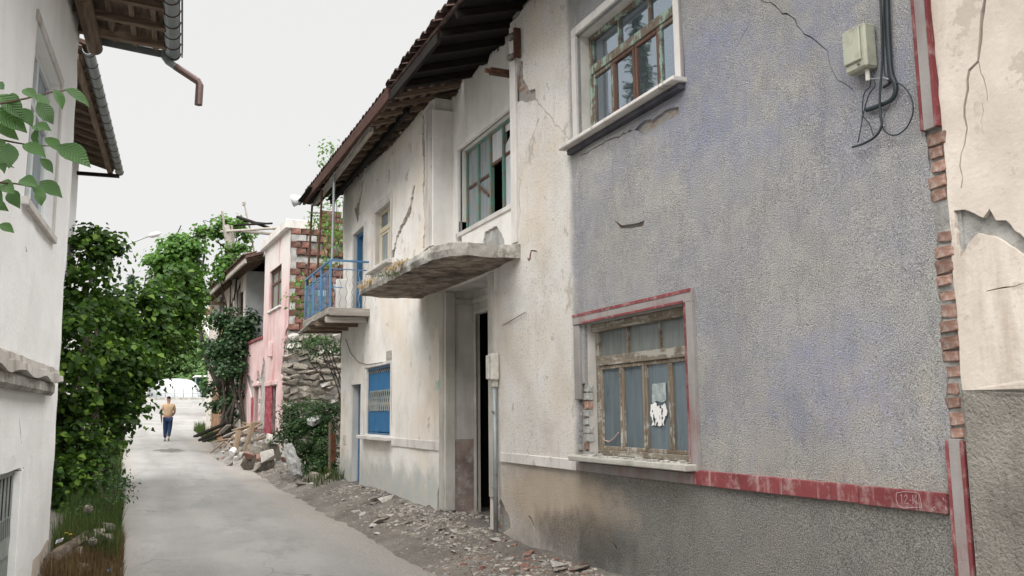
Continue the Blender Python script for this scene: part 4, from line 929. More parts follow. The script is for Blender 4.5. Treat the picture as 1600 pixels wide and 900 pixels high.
# torn poster on the low window
pp = [onx(px, py, 4.14) for px, py in ((1017, 632), (1023, 628), (1031, 634), (1040, 630), (1043, 642), (1041, 652), (1037, 660), (1038, 665), (1018, 665), (1019, 655), (1016, 645))]
pt = NT('poster_print'); pc = pt.ramp(pt.noise(16, 3, 0.5, pt.scaled((1, 1.6, 1))), [(0.42, (0.05, 0.05, 0.05)), (0.46, (0.74, 0.74, 0.73))]); pm = pt.done(pt.bsdf(pc, 0.8))
s_ = wall_sheet(jag(pp, 0.02, 0.007, 4), [], lambda u, v, d: Vector((4.138 + d, u, v)), 0.001); tag(obj('poster', s_.mesh(recalc=False), pm), 'torn white poster with black print stuck on the dusty window', 'poster')
pp = [onx(px, py, 4.14) for px, py in ((1019, 600), (1040, 598), (1041, 626), (1034, 629), (1026, 626), (1019, 630))]
s_ = wall_sheet(jag(pp, 0.03, 0.004, 6), [], lambda u, v, d: Vector((4.139 + d, u, v)), 0.001); tag(obj('poster_remnant', s_.mesh(recalc=False), simple('faded_paper', (0.33, 0.38, 0.38), 0.85, 0.25, 18, 0.0)), 'faded grey paper remnant on the pane above the torn poster', 'paper')
wire = [PX(a, b, 4.135) for a, b in ((939, 678), (944, 688), (952, 690), (960, 684), (966, 676))]
tag(MB().tube(wire, 0.006, 5).build('string', M['chalk'], None), 'pale string sagging across the leftmost dusty pane', 'string')
# chalk writing "12-K" in its frame on the red band
def stroke(pts, x=3.9655, r=0.0022): return [PX(1280 + a / 3, 600 + b / 3, x) for a, b in pts]
ck = thing('chalk_writing', 'white scratched number in a rounded frame on the red band', 'writing', (3.966, 3.6, 1.1))
for pts in ([(362, 512), (395, 505), (455, 508), (470, 520), (482, 578), (450, 578), (395, 582), (370, 570), (360, 540), (362, 512)], [(380, 524), (386, 516), (388, 560)], [(398, 528), (406, 520), (412, 530), (398, 560), (418, 562)], [(424, 545), (431, 545)], [(438, 522), (440, 562)], [(460, 520), (441, 544), (464, 564)],
            [(530, 588), (540, 575), (548, 585), (538, 594), (530, 588)], [(580, 532), (586, 546)], [(590, 572), (596, 590)]):
    MB().tube(stroke(pts), 0.0015, 4).build('stroke', M['chalk'], ck)

# ================================================================== BEIGE HOUSE at the near end
N = thing('beige_house', 'cream plastered house with a long crack and a rough grey dado', 'house', (6.0, 0.5, 0.1))
ck_ = [crack([onx(*p) for p in l], w, s) for l, w, s in (
    ([(1541, -30), (1536, 18), (1532, 60), (1527, 96), (1513, 110), (1511, 140), (1506, 165), (1510, 200), (1506, 226), (1501, 240), (1501, 294)], [0.022, 0.02, 0.012, 0.006], 41),
    ([(1528, 96), (1536, 122), (1542, 158)], [0.006, 0.008, 0.003], 42), ([(1533, 160), (1532, 190), (1536, 210)], [0.003, 0.004, 0.002], 43), ([(1542, 455), (1570, 449), (1605, 440)], [0.005, 0.006, 0.004], 44))]
drop = jag([onx(*p) for p in ((1489, 329), (1506, 327), (1522, 333), (1536, 340), (1546, 326), (1556, 344), (1572, 344), (1585, 360), (1600, 372), (1660, 392), (1660, 420), (1600, 398), (1576, 384), (1550, 368), (1528, 364), (1512, 382), (1500, 402), (1494, 372))], 0.03, 0.006, 45)
mb = wall_sheet([(-6.0, 1.69), (3.36, 1.69)] + jag([(3.36, 1.7), (3.36, 6.5)], 0.08, 0.006, 46, False)[1:] + [(-6.0, 6.5)], ck_ + [drop], lambda u, v, d: Vector((4.0 + d, u, v)), 0.03, 0.2, 0.012)
obj('wall', mb.mesh(recalc=False), M['beige'], N)
mb = wall_sheet([(-6.0, -0.3), (3.34, -0.3), (3.34, 1.69), (-6.0, 1.69)], [], lambda u, v, d: Vector((3.975 + d, u, v)), 0.06, 0.06, 0.016, wscale=4); obj('dado', mb.mesh(recalc=False), M['beige_dado'], N)
MB().box(4.032, 4.3, -6.0, 3.30, -0.3, 6.5).build('wall_core', M['mortar'], N)
MB().box(3.2, 4.1, -6.0, 2.9, 5.05, 5.25).build('balcony_slab', M['beige'], N, 0.02)
MB().box(4.3, 9.0, -6.0, -5.8, -0.3, 6.5).box(8.8, 9.0, -5.8, 3.3, -0.3, 6.5).box(3.3, 9.0, -6.0, 2.55, 6.5, 6.7).build('roof', M['roof_tile'], N)

# ================================================================== OTHER HOUSES (each in its own slightly turned frame)
class Frame:
    """s runs along the front, out points to the lane"""
    def __init__(f, p0, ang, side):
        a = R(ang); f.p0 = Vector((p0[0], p0[1], 0)); f.d = Vector((math.sin(a), math.cos(a), 0)); f.n = Vector((f.d.y, -f.d.x, 0)) * side
    def p(f, s, o, z): return f.p0 + f.d * s + f.n * o + Vector((0, 0, z))
    def at(f, px, py, out=0.0):
        r_ = ray(px, py); q = f.p0 + f.n * out; t = (f.n.x * q.x + f.n.y * q.y) / (f.n.x * r_[0] + f.n.y * r_[1])
        w = Vector((r_[0] * t, r_[1] * t, EYE + r_[2] * t)); return ((w - f.p0).dot(f.d), w.z)
    def box(f, mb, s0, s1, o0, o1, z0, z1):
        v = [f.p(s, o, z) for z in (z0, z1) for s in (s0, s1) for o in (o0, o1)]
        return mb.add(v, [(0, 2, 3, 1), (4, 5, 7, 6), (0, 1, 5, 4), (2, 6, 7, 3), (0, 4, 6, 2), (1, 3, 7, 5)])
    def B(f, name, m, parent, s0, s1, o0, o1, z0, z1, bevel=0.004, jitter=0.0): return f.box(MB(), s0, s1, o0, o1, z0, z1).build(name, M[m] if isinstance(m, str) else m, parent, bevel, jitter=jitter)
    def put(f, off=0.0): return lambda u, v, d: f.p(u, off - d, v)

# ---- white house on the left, close by --------------------------------------------
LF = Frame((-0.70, 10.7), 3.0, 1)
LH = thing('white_house', 'bright white plastered house with a deep eave and a broken downpipe', 'house', tuple(LF.p(-4, -3, 0)))
M['lime'] = m_plaster('limewash', (0.80, 0.80, 0.795), (0.88, 0.88, 0.88), (0.66, 0.62, 0.57), 0.3, 0.007, peel=(0.56, 0.50, 0.44), peel_at=0.68)
wl_ = rect(-2.72, -1.2, 3.36, 4.86); gr_ = rect(-3.05, -2.08, 0.05, 1.19)
lc = [crack([LF.at(*p) for p in l], w, s) for l, w, s in (([(31, 655), (33, 680), (34, 695)], [0.02, 0.05, 0.02], 51), ([(0, 742), (20, 738), (38, 732)], [0.015, 0.02, 0.01], 52), ([(40, 385), (42, 395), (41, 400)], [0.01, 0.03, 0.01], 53))]
edge_ = jag([(0.0, 6.2), (0.0, -0.3)], 0.15, 0.012, 54, False)
mb = wall_sheet([(-9, -0.3), (-9, 6.2)] + edge_, [wl_, gr_] + lc, LF.put(), 0.03, 0.14, 0.02, [0.16, 0.12, 0.03, 0.03, 0.03]); obj('wall', mb.mesh(recalc=False), M['lime'], LH)
LF.B('wall_core', M['masonry'], LH, -9, -2.74, -0.3, -0.04, -0.3, 6.15); LF.B('wall_core', M['masonry'], LH, -2.74, -1.18, -0.3, -0.04, 1.2, 3.34); LF.B('wall_core', M['masonry'], LH, -2.74, -1.18, -0.3, -0.04, 4.88, 6.15); LF.B('wall_core', M['masonry'], LH, -1.18, -0.02, -0.3, -0.04, -0.3, 6.15); LF.B('wall_core', M['masonry'], LH, -2.06, -1.18, -0.3, -0.04, -0.3, 1.2)
LF.B('wall', M['lime'], LH, -0.3, -0.015, -6, -0.02, -0.3, 6.2); LF.B('wall', M['lime'], LH, -9, -8.8, -6, -0.02, -0.3, 6.2); LF.B('wall', M['lime'], LH, -9, -0.3, -6, -5.8, -0.3, 6.2)
LF.B('inner_wall', M['dark'], LH, -8.7, -0.4, -1.3, -1.2, -0.3, 6.1)
w_ = MB()
for s0, s1, z0, z1 in ((-2.72, -1.2, 3.36, 3.43), (-2.72, -1.2, 4.79, 4.86), (-2.72, -2.65, 3.43, 4.79), (-1.27, -1.2, 3.43, 4.79), (-2.0, -1.92, 3.43, 4.79), (-2.65, -1.27, 4.32, 4.39)): LF.box(w_, s0 + 0.002, s1 - 0.002, -0.145, -0.085, z0, z1)
M['frame_white'] = wood('frame_white', (0.3, 0.28, 0.26), (0.45, 0.43, 0.40), 'z', paint=(0.66, 0.69, 0.70), peel=0.66)
wn_ = w_.build('window', M['frame_white'], LH, 0.005); wn_['label'] = 'white framed window with a deep reveal'
for s0, s1 in ((-2.65, -2.0), (-1.92, -1.27)):
    for z0, z1 in ((3.43, 4.32), (4.39, 4.79)): LF.B('pane', M['glass_green'], wn_, s0, s1, -0.12, -0.116, z0, z1, 0)
LF.B('casing', 'trim_white', LH, -1.195, -1.11, -0.004, 0.02, 3.3, 4.95); LF.B('casing', 'trim_white', LH, -2.8, -1.195, -0.004, 0.02, 4.865, 4.95); LF.B('sill', 'trim_white', LH, -2.85, -1.08, -0.1, 0.04, 3.29, 3.355)
# ledge: two broken courses
led = MB(); n = 40
for k in range(n + 1):
    s = -5 + (-0.6 + 5) * k / n; z = 2.08 + 0.004 * math.sin(k * 0.9) + 0.02 * noise.noise(Vector((s * 3, 0, 0)))
    led.v += [tuple(LF.p(s, o_, z_)) for o_, z_ in ((0.0, z + 0.03), (0.07, z), (0.075, z - 0.05), (0.11, z - 0.06), (0.115, z - 0.13 - 0.02 * math.sin(k * 0.6)), (0.0, z - 0.14))]
for k in range(n):
    for j in range(5): led.f.append([6 * k + j, 6 * k + j + 1, 6 * k + 7 + j, 6 * k + 6 + j])
led.f.append([0, 5, 4, 3, 2, 1]); led.f.append([6 * n + i for i in range(6)]); led.mi = [0] * len(led.f)
led.build('ledge', m_plaster('ledge_plaster', (0.36, 0.33, 0.295), (0.66, 0.64, 0.61), (0.22, 0.18, 0.145), 0.7, 0.012), LH)
LF.B('ledge_underside', 'concrete', LH, -5, -0.95, -0.01, 0.085, 1.82, 1.95, 0.03, 0.006)
# grille: grey-green louvred shutter
gs = MB(); LF.box(gs, -3.05, -2.09, -0.075, -0.045, 1.13, 1.185); LF.box(gs, -3.05, -2.09, -0.075, -0.045, 0.06, 0.1); LF.box(gs, -2.105, -2.09, -0.07, -0.05, 0.09, 1.14)
M['grille'] = m_metal('grille_paint', (0.30, 0.33, 0.31), (0.20, 0.18, 0.15), 0.6, 0.62); gsh = gs.build('shutter', M['grille'], LH, 0.003); gsh['label'] = 'grey green folding metal shutter'
for k in range(12):
    s = -3.03 + k * 0.079
    LF.B('shutter_slat', 'grille', gsh, s + 0.004, s + 0.066, -0.07 + 0.012 * (k % 2), -0.06 + 0.012 * (k % 2), 0.80, 1.13); LF.B('shutter_slat', 'grille', gsh, s + 0.004, s + 0.066, -0.07, -0.06, 0.1, 0.48)
    for z0, z1 in ((0.48, 0.64), (0.64, 0.80)):
        a_, b_ = LF.p(s + (0.004 if z0 < 0.6 else 0.06), -0.05, z0), LF.p(s + (0.06 if z0 < 0.6 else 0.004), -0.05, z1); MB().bar(a_, b_, 0.034, 0.008, tuple(LF.n)).build('lattice_bar', M['grille'], gsh)
# rounded plinth at the corner
pl = MB(); n = 9
for k in range(n + 1):
    z = -0.25 + 0.58 * k / n; o = 0.10 * (1 - k / n) ** 1.4
    for s in (-1.6, -1.1, -0.6, -0.2, 0.0): pl.v.append(tuple(LF.p(s + (o if s == 0 else 0), o * (0.6 + 0.5 * noise.noise(Vector((s * 2, z * 3, 1)))) + (0.004 if s > -1.5 else -0.15), z + (0.12 * noise.noise(Vector((s * 3, 0, 5))) if k == n else 0))))
    pl.v.append(tuple(LF.p(o, -0.6, z)))
pl.f = [[k * 6 + j, k * 6 + j + 1, k * 6 + 7 + j, k * 6 + 6 + j] for k in range(n) for j in range(5)]; pl.mi = [0] * len(pl.f)
pl.build('plinth', m_plaster('plinth_plaster', (0.42, 0.35, 0.29), (0.60, 0.53, 0.46), (0.25, 0.20, 0.16), 0.5, 0.01), LH, smooth=True)
# eave: roof sheet with two holes, boards, rafters, end board, gutter, downpipe
ES = 0.16
def roofz(o): return 5.98 - 0.10 * o
hh = [jag([(ES - 0.52, 0.30), (ES - 0.42, 0.28), (ES - 0.40, 0.45), (ES - 0.50, 0.44)], 0.05, 0.012, 61), jag([(ES - 0.66, 0.70), (ES - 0.52, 0.68), (ES - 0.52, 0.74), (ES - 0.64, 0.76)], 0.04, 0.008, 62)]
rs_ = wall_sheet([(-9, -0.5), (ES, -0.5), (ES, 0.98), (-9, 0.98)], hh, lambda u, v, d: LF.p(u, v, roofz(v) + 0.04), 0)
lroof = obj('roof', rs_.mesh(recalc=False), M['old_wood'], LH)
rs_ = wall_sheet([(-9, -0.5), (ES, -0.5), (ES, 1.02), (-9, 1.02)], hh, lambda u, v, d: LF.p(u, v, roofz(v) + 0.10), 0); obj('roof_sheet', rs_.mesh(recalc=False), M['roof_tile'], lroof)
LF.B('roof_sheet', 'roof_tile', lroof, -9, ES, -6.2, -0.5, 6.05, 6.2)
for k, o in enumerate((0.12, 0.35, 0.58, 0.80)): LF.B('purlin', 'old_wood', lroof, -9, ES - 0.03, o - 0.03, o + 0.03, roofz(o) - 0.03, roofz(o) + 0.03, 0.006, 0.004)
for k in range(14): s = ES - 0.30 - 0.52 * k; MB().bar(LF.p(s, -0.1, roofz(-0.1) - 0.07), LF.p(s, 0.93, roofz(0.93) - 0.05), 0.075, 0.09).build('rafter', M['old_wood_x'], lroof, 0.008, jitter=0.004)
MB().tube([LF.p(-1.2, 0.14, 5.84), LF.p(ES + 0.03, 0.15, 5.83)], 0.085, 12).build('log_end', M['old_wood'], lroof, 0.01)
MB().bar(LF.p(ES, 0.16, 5.92), LF.p(ES, 0.98, 5.84), 0.02, 0.09).build('barge_board', M['zinc'], lroof, 0.003)
def gutter(fr, o, z, s0, s1, r, parent, step=0.42):
    g_ = MB(); n = 8
    for s in (s0, s1):
        for rr_ in (r, r * 0.9): g_.v += [tuple(fr.p(s, o + rr_ * math.cos(math.pi * (1 + i / n)), z + rr_ * math.sin(math.pi * (1 + i / n)))) for i in range(n + 1)]
    m = n + 1
    for i in range(n): g_.f += [[i, i + 1, 2 * m + i + 1, 2 * m + i], [m + i, 3 * m + i, 3 * m + i + 1, m + i + 1], [i, m + i, m + i + 1, i + 1], [2 * m + i, 2 * m + i + 1, 3 * m + i + 1, 3 * m + i]]
    g_.mi = [0] * len(g_.f); G = g_.build('gutter', M['zinc'], parent)
    s = s0 + 0.1
    while s < s1:
        b_ = MB(); pts = [fr.p(s, o + r * 1.06 * math.cos(math.pi * (1 + i / n)), z + r * 1.06 * math.sin(math.pi * (1 + i / n))) for i in range(n + 1)]
        b_.tube(pts, 0.006, 4).build('gutter_strap', M['rust'], G); s += step
    return G
gutter(LF, 0.99, 5.86, -9, ES, 0.085, lroof, 0.3)
MB().box(0, 0, 0, 0, 0, 0)
LF.B('eave_edge', 'cable', lroof, -9, ES + 0.02, 1.085, 1.10, 5.84, 5.98, 0)
yy_ = LF.p(ES - 0.05, 1, 0).y
dp = [PY(259, 72, yy_), PY(258, 91, yy_), PY(262, 96, yy_), PY(309, 127, yy_), PY(312, 133, yy_), PY(310, 164, yy_)]
MB().tube(dp[:4], 0.042, 10).build('downpipe', M['zinc'], LH, smooth=False)
MB().tube([dp[2].lerp(dp[3], 0.25)] + dp[3:], 0.045, 10).build('downpipe', M['pipe_brown'], LH, smooth=False)

# ---- second house on the left, mostly behind the first ------------------------------
L2 = thing('eave_house', 'white house behind the hazel with a tall straight gutter', 'house', tuple(LF.p(5, -4, 0)))
LF.B('wall', M['lime'], L2, 2.2, 8.4, -5, -0.86, -0.3, 6.7, 0.01)
r2 = MB(); r2.prism([LF.p(2.0, -0.15, 6.58), LF.p(8.5, -0.15, 6.58), LF.p(8.5, -5, 8.0), LF.p(2.0, -5, 8.0)], (0, 0, 0.06)); r2 = r2.build('roof', M['roof_tile'], L2)
r2b = MB(); r2b.prism([LF.p(2.0, -0.2, 6.55), LF.p(8.45, -0.2, 6.55), LF.p(8.45, -0.9, 6.755), LF.p(2.0, -0.9, 6.755)], (0, 0, 0.02)); r2b.build('boarding', M['old_wood'], r2)
for k in range(13): s = 2.3 + k * 0.5; MB().bar(LF.p(s, -0.9, 6.71), LF.p(s, -0.22, 6.50), 0.06, 0.07).build('rafter', M['old_wood_x'], r2, 0.006)
LF.B('purlin', 'old_wood', r2, 2.1, 8.5, -0.32, -0.24, 6.40, 6.48, 0.006); LF.B('rafter', 'dark_wood', r2, 8.1, 8.2, -0.95, -0.1, 6.32, 6.38, 0.004)
gutter(LF, -0.12, 6.52, 2.0, 8.5, 0.075, r2, 0.42)

# ---- pink house with its ruined side wall -------------------------------------------
PF = Frame((3.9, 24.6), -2.7, -1)
PH = thing('pink_house', 'ruined house with a pink front and a bare stone and brick side', 'house', tuple(PF.p(3, -3, 0.6)))
t = NT('pink_plaster'); c = t.ramp(t.noise(0.9, 6, 0.62), [(0.3, (0.47, 0.31, 0.305)), (0.7, (0.62, 0.50, 0.485))])
x_, y_, z_ = t.xyz(); c = t.mix(t.step(t.math('ADD', z_, t.math('MULTIPLY', t.noise(1.4, 5), 1.2)), 5.3, 6.9), c, (0.62, 0.585, 0.565)); c = t.mix(t.ramp(t.noise(1.0, 5, 0.6, t.scaled((3, 3, 0.5))), [(0.54, 0.0), (0.70, 0.7)]), c, (0.44, 0.17, 0.18))
M['pink'] = t.done(t.bsdf(c, 0.92, t.bump(t.noise(20, 5), 0.006, 0.7), 0.1))
ph = [rect(1.0, 2.78, 4.72, 5.92), rect(3.66, 7.26, 4.02, 6.62), rect(1.35, 1.95, 0.0, 2.45), rect(4.1, 4.9, 0.0, 2.5)]
pk = [jag([(2.98, 0.0), (3.95, 0.0), (3.98, 1.6), (4.06, 2.55), (4.6, 2.7), (4.3, 3.05), (3.85, 2.75), (3.45, 3.4), (3.15, 3.15), (3.0, 2.6)], 0.12, 0.05, 71), jag([(5.0, 1.9), (5.5, 2.2), (6.6, 3.0), (5.9, 2.9), (5.1, 2.7)], 0.12, 0.05, 72), jag([(0.0, 0.0), (0.25, 0.0), (0.35, 2.4), (0.8, 2.75), (0.45, 3.3), (0.2, 3.9), (0.0, 4.0)], 0.12, 0.05, 73)]
outp = [(0.0, 0.0), (7.28, 0.0), (7.28, 6.75), (0.0, 6.75)]
obj('wall', wall_sheet(outp, ph + pk, PF.put(), 0.05, 0.3, 0.02, [0.2, 0.9, 0.3, 0.3, 0.05, 0.05, 0.05]).mesh(recalc=False), M['pink'], PH)
obj('wall_core', wall_sheet([(0.02, -0.2), (7.27, -0.2), (7.27, 6.7), (0.02, 6.7)], ph, PF.put(-0.05), 0, 0.3, 0.03, [0.2, 0.9, 0.3, 0.3]).mesh(recalc=False), M['mortar'], PH)
PF.B('niche_wall', simple('niche_grey', (0.43, 0.44, 0.44), 0.9, 0.12, 2, 0.004, 20), PH, 3.7, 7.24, -1.0, -0.9, 4.0, 6.62); PF.B('niche_side', bpy.data.materials['niche_grey'], PH, 7.18, 7.25, -0.9, -0.02, 4.05, 6.62)
PF.B('inner_wall', M['dark'], PH, 0.1, 7.2, -1.5, -1.4, 0, 6.6)
PF.B('niche_sill', 'red_trim', PH, 3.6, 7.3, -0.1, 0.05, 3.96, 4.05, 0.01)
MB_ = MB(); PF.box(MB_, -0.12, 3.75, -0.7, 0.14, 6.72, 6.98); MB_.build('parapet', M['trim_white'], PH, 0.02, jitter=0.01)
fr = MB()
for s0, s1, z0, z1 in ((1.0, 2.78, 4.72, 4.8), (1.0, 2.78, 5.84, 5.92), (1.0, 1.08, 4.8, 5.84), (2.7, 2.78, 4.8, 5.84), (1.85, 1.93, 4.8, 5.84), (1.08, 2.7, 5.48, 5.55)): PF.box(fr, s0, s1, -0.14, -0.08, z0, z1)
f = fr.build('window', M['sash_brown'], PH, 0.005)
for s0, s1 in ((1.08, 1.85), (1.93, 2.7)):
    for z0, z1 in ((4.8, 5.48), (5.55, 5.84)): PF.B('pane', M['glass_low_top'], f, s0, s1, -0.12, -0.115, z0, z1, 0)
PF.B('sill', 'trim_white', PH, 0.95, 2.85, -0.05, 0.06, 4.65, 4.715, 0.008)
M['crimson'] = simple('crimson_paint', (0.26, 0.035, 0.055), 0.85, 0.25, 4, 0.004, 30, dirt=(0.40, 0.22, 0.22))
PF.B('door_jamb', M['crimson'], PH, 1.95, 2.95, -0.045, 0.02, 0.1, 2.45, 0.01); PF.B('door_lintel', M['pink'], PH, 1.2, 3.0, -0.1, 0.05, 2.46, 2.6, 0.02, 0.01)
PF.B('door_jamb', M['crimson'], PH, 4.92, 5.35, -0.045, 0.01, 0.1, 2.2, 0.01); PF.B('door_jamb', M['crimson'], PH, 3.98, 4.08, -0.045, 0.01, 0.1, 1.4, 0.01); PF.B('door_lintel', M['pink'], PH, 3.95, 5.05, -0.1, 0.06, 2.52, 2.64, 0.02, 0.012)
PF.B('door_post', 'grey_wood', PH, 4.6, 4.72, -0.2, -0.1, 0.1, 2.5, 0.01)
PF.B('meter_cover', M['pink'], PH, 2.0, 2.3, -0.01, 0.10, 3.3, 3.75, 0.02)
# side wall facing down the lane: rubble stones below, hollow bricks above
sx0 = 3.86
PF_n = PF.n
def side(u, v, d): return Vector((u, 24.58 + d, v))
obj('side_core', wall_sheet(jag([(3.93, 0.2), (8.5, 0.2), (8.5, 6.75), (3.93, 6.75)], 0.2, 0.02, 75), [], side, 0.3, 0.25, 0.03).mesh(recalc=False), M['mortar_dark'], PH)
rr = random.Random(77)
stones = []
for k in range(10):
    bm = bmesh.new()
    for j in range(14): v = Vector((rr.uniform(-1, 1), rr.uniform(-1, 1), rr.uniform(-1, 1))); v = Vector((max(-0.8, min(0.8, v.x * 1.3)), max(-0.7, min(0.7, v.y * 1.3)), max(-0.75, min(0.75, v.z * 1.3)))); bm.verts.new(v)
    bmesh.ops.convex_hull(bm, input=bm.verts); bmesh.ops.bevel(bm, geom=list(bm.edges), offset=0.07, segments=1, affect='EDGES', clamp_overlap=True)
    me = bpy.data.meshes.new('stone'); bm.to_mesh(me); bm.free(); stones.append(me)
def stone_obj(name, k, m, parent, loc, sc, rot=None):
    o = bpy.data.objects.new(name, stones[k % 10]); COL.objects.link(o)
    if not stones[k % 10].materials: stones[k % 10].materials.append(m)
    o.material_slots[0].link = 'OBJECT'; o.material_slots[0].material = m
    o.location = Vector(loc) - (parent.location if parent else Vector((0, 0, 0))); o.scale = sc
    if parent: o.parent = parent
    o.rotation_euler = rot or (rr.uniform(-0.3, 0.3), rr.uniform(-0.3, 0.3), rr.uniform(-0.3, 0.3)); return o
z = 0.5; k = 0
while z < 3.75:
    h = rr.uniform(0.13, 0.24); x = 3.80 + (0.12 if z > 3.2 else 0)
    while x < 6.1:
        w = rr.uniform(0.16, 0.42)
        stone_obj('stone', k, M['stone'] if rr.random() < 0.8 else M['stone_pale'], PH, (x + w / 2, 24.58 + rr.uniform(-0.02, 0.04), z + h / 2 + rr.uniform(-0.02, 0.02)), (w / 1.5, 0.13, h / 1.38)); x += w; k += 1
    z += h
hb = [MB().box(-0.14, 0.14, -0.06, 0.06, -0.085, 0.085).mesh(0.012, False, 0.006, i) for i in range(4)]
z = 4.0; row = 0; k = 0
while z < 6.9:
    if not (5.72 < z < 5.95):
        x = 4.05 + (0.15 if row % 2 else 0)
        while x < 6.2:
            if rr.random() < (0.93 if z < 6.6 else 0.55 + 0.4 * (x > 4.9)): o = obj('brick', hb[k % 4], M['brick_far'] if rr.random() < 0.88 else M['mortar'], PH, (x, 24.56 + rr.uniform(-0.015, 0.015), z)); o.scale = (rr.uniform(0.9, 1.0), 1, rr.uniform(0.95, 1.02))
            x += 0.297; k += 1
    z += 0.19; row += 1
for k in range(8): o = obj('brick', hb[k % 4], M['brick_far'], PH, (4.9 + 0.28 * (k % 3), 24.6, 6.86 + 0.18 * (k // 3)))
MB().box(3.93, 8.5, 24.52, 24.56, 5.74, 5.92).build('tie_beam', M['mortar'], PH, 0.01, jitter=0.006)
MB().box(3.93, 4.1, 24.525, 24.56, 4.0, 6.7).build('corner_pier', M['mortar'], PH, 0.01, jitter=0.006)
mb = MB(); mb.prism([(8.5, 24.6, 0.2), (8.5, 32, 0.2), (8.5, 32, 6.7), (8.5, 24.6, 6.7)], (0.2, 0, 0)); mb.box(4.4, 8.5, 25, 32, 6.5, 6.6); mb.build('rear_wall', M['mortar'], PH)

# ---- cream house with tiled eave farther on -----------------------------------------
CH = thing('cream_house', 'cream house with small brown windows and a sagging tiled eave beyond the pink front', 'house', tuple(PF.p(13, -3, 0.8)))
M['cream'] = m_plaster('cream_plaster', (0.52, 0.48, 0.42), (0.68, 0.65, 0.60), (0.35, 0.24, 0.17), 0.6, 0.006)
ch = [rect(7.75, 8.75, 4.95, 6.0), rect(10.2, 10.95, 4.95, 5.9), rect(13.0, 13.9, 5.6, 6.5), rect(9.6, 10.5, 0.3, 2.6), jag([(11.6, 4.2), (14.2, 4.2), (13.9, 5.3), (12.6, 5.75), (11.8, 5.3)], 0.15, 0.06, 81), jag([(10.9, 0.3), (15.5, 0.3), (15.2, 3.2), (14.0, 4.0), (12.5, 3.6), (11.2, 3.9)], 0.15, 0.06, 82)]
obj('wall', wall_sheet(rect(7.3, 16.8, 0.2, 6.75), ch, PF.put(-0.03), 0.05, 0.3, 0.02, [0.15, 0.15, 0.15, 0.3, 0.05, 0.05]).mesh(recalc=False), M['cream'], CH)
obj('wall_core', wall_sheet(rect(7.3, 16.75, 0.2, 6.7), ch[:4], PF.put(-0.08), 0, 0, 0, [0.15, 0.15, 0.15, 0.3]).mesh(recalc=False), simple('mud_brick', (0.27, 0.16, 0.095), 0.95, 0.3, 3, 0.03, 12), CH)
PF.B('wall', M['cream'], CH, 16.6, 16.78, -5, -0.1, 0.2, 6.7); PF.B('wall', M['cream'], CH, 7.3, 16.6, -5, -4.8, 0.2, 6.7)
for s0, s1, z0, z1, mm in ((7.75, 8.75, 4.95, 6.0, 'sash_brown'), (10.2, 10.95, 4.95, 5.9, 'sash_brown'), (13.0, 13.9, 5.6, 6.5, 'blue')):
    w_ = MB()
    for a in ((s0, s1, z0, z0 + 0.08), (s0, s1, z1 - 0.08, z1), (s0, s0 + 0.08, z0 + 0.08, z1 - 0.08), (s1 - 0.08, s1, z0 + 0.08, z1 - 0.08), ((s0 + s1) / 2 - 0.04, (s0 + s1) / 2 + 0.04, z0 + 0.08, z1 - 0.08)): PF.box(w_, a[0], a[1], -0.16, -0.1, a[2], a[3])
    f = w_.build('window', M[mm], CH, 0.005); sm_ = (s0 + s1) / 2
    for a, b in ((s0 + 0.08, sm_ - 0.04), (sm_ + 0.04, s1 - 0.08)): PF.B('pane', M['glass_low'] if mm != 'blue' else M['blue'], f, a, b, -0.14, -0.135, z0 + 0.08, z1 - 0.08, 0)
PF.B('door', 'dark_wood', CH, 9.6, 10.5, -0.35, -0.3, 0.4, 2.6)
PF.B('beam_end', 'old_wood', CH, 12.2, 12.4, -0.1, 0.5, 6.0, 6.12, 0.01)
rm_ = MB(); rm_.prism([PF.p(3.9, 0.55, 6.50), PF.p(17.2, 0.55, 6.55), PF.p(17.2, -4.5, 8.2), PF.p(3.9, -4.5, 8.2)], (0, 0, 0.09)); cr = rm_.build('roof', M['roof_tile'], CH)
rm_ = MB(); rm_.prism([PF.p(4.0, 0.5, 6.46), PF.p(17.1, 0.5, 6.50), PF.p(17.1, -0.2, 6.72), PF.p(4.0, -0.2, 6.70)], (0, 0, 0.03)); rm_.build('boarding', M['old_wood_x'], cr)
for k in range(26): s = 4.2 + k * 0.51; MB().bar(PF.p(s, -0.3, 6.68), PF.p(s, 0.5, 6.42), 0.08, 0.09).build('rafter', M['old_wood_x'], cr, 0.008, jitter=0.008)
PF.B('eave_board', 'grey_wood', cr, 4.0, 17.2, 0.50, 0.56, 6.36, 6.50, 0.008, 0.01)
for k in range(60): o = obj('roof_tile', tl[k % 3], M['roof_tile'], cr, PF.p(4.0 + k * 0.22, 0.62, 6.60 + 0.0005 * k)); o.rotation_euler = (0, 0, R(2.7))
PF.B('chimney', M['brick_far'], cr, 6.4, 7.6, -2.2, -1.4, 7.2, 8.1, 0.02, 0.01)

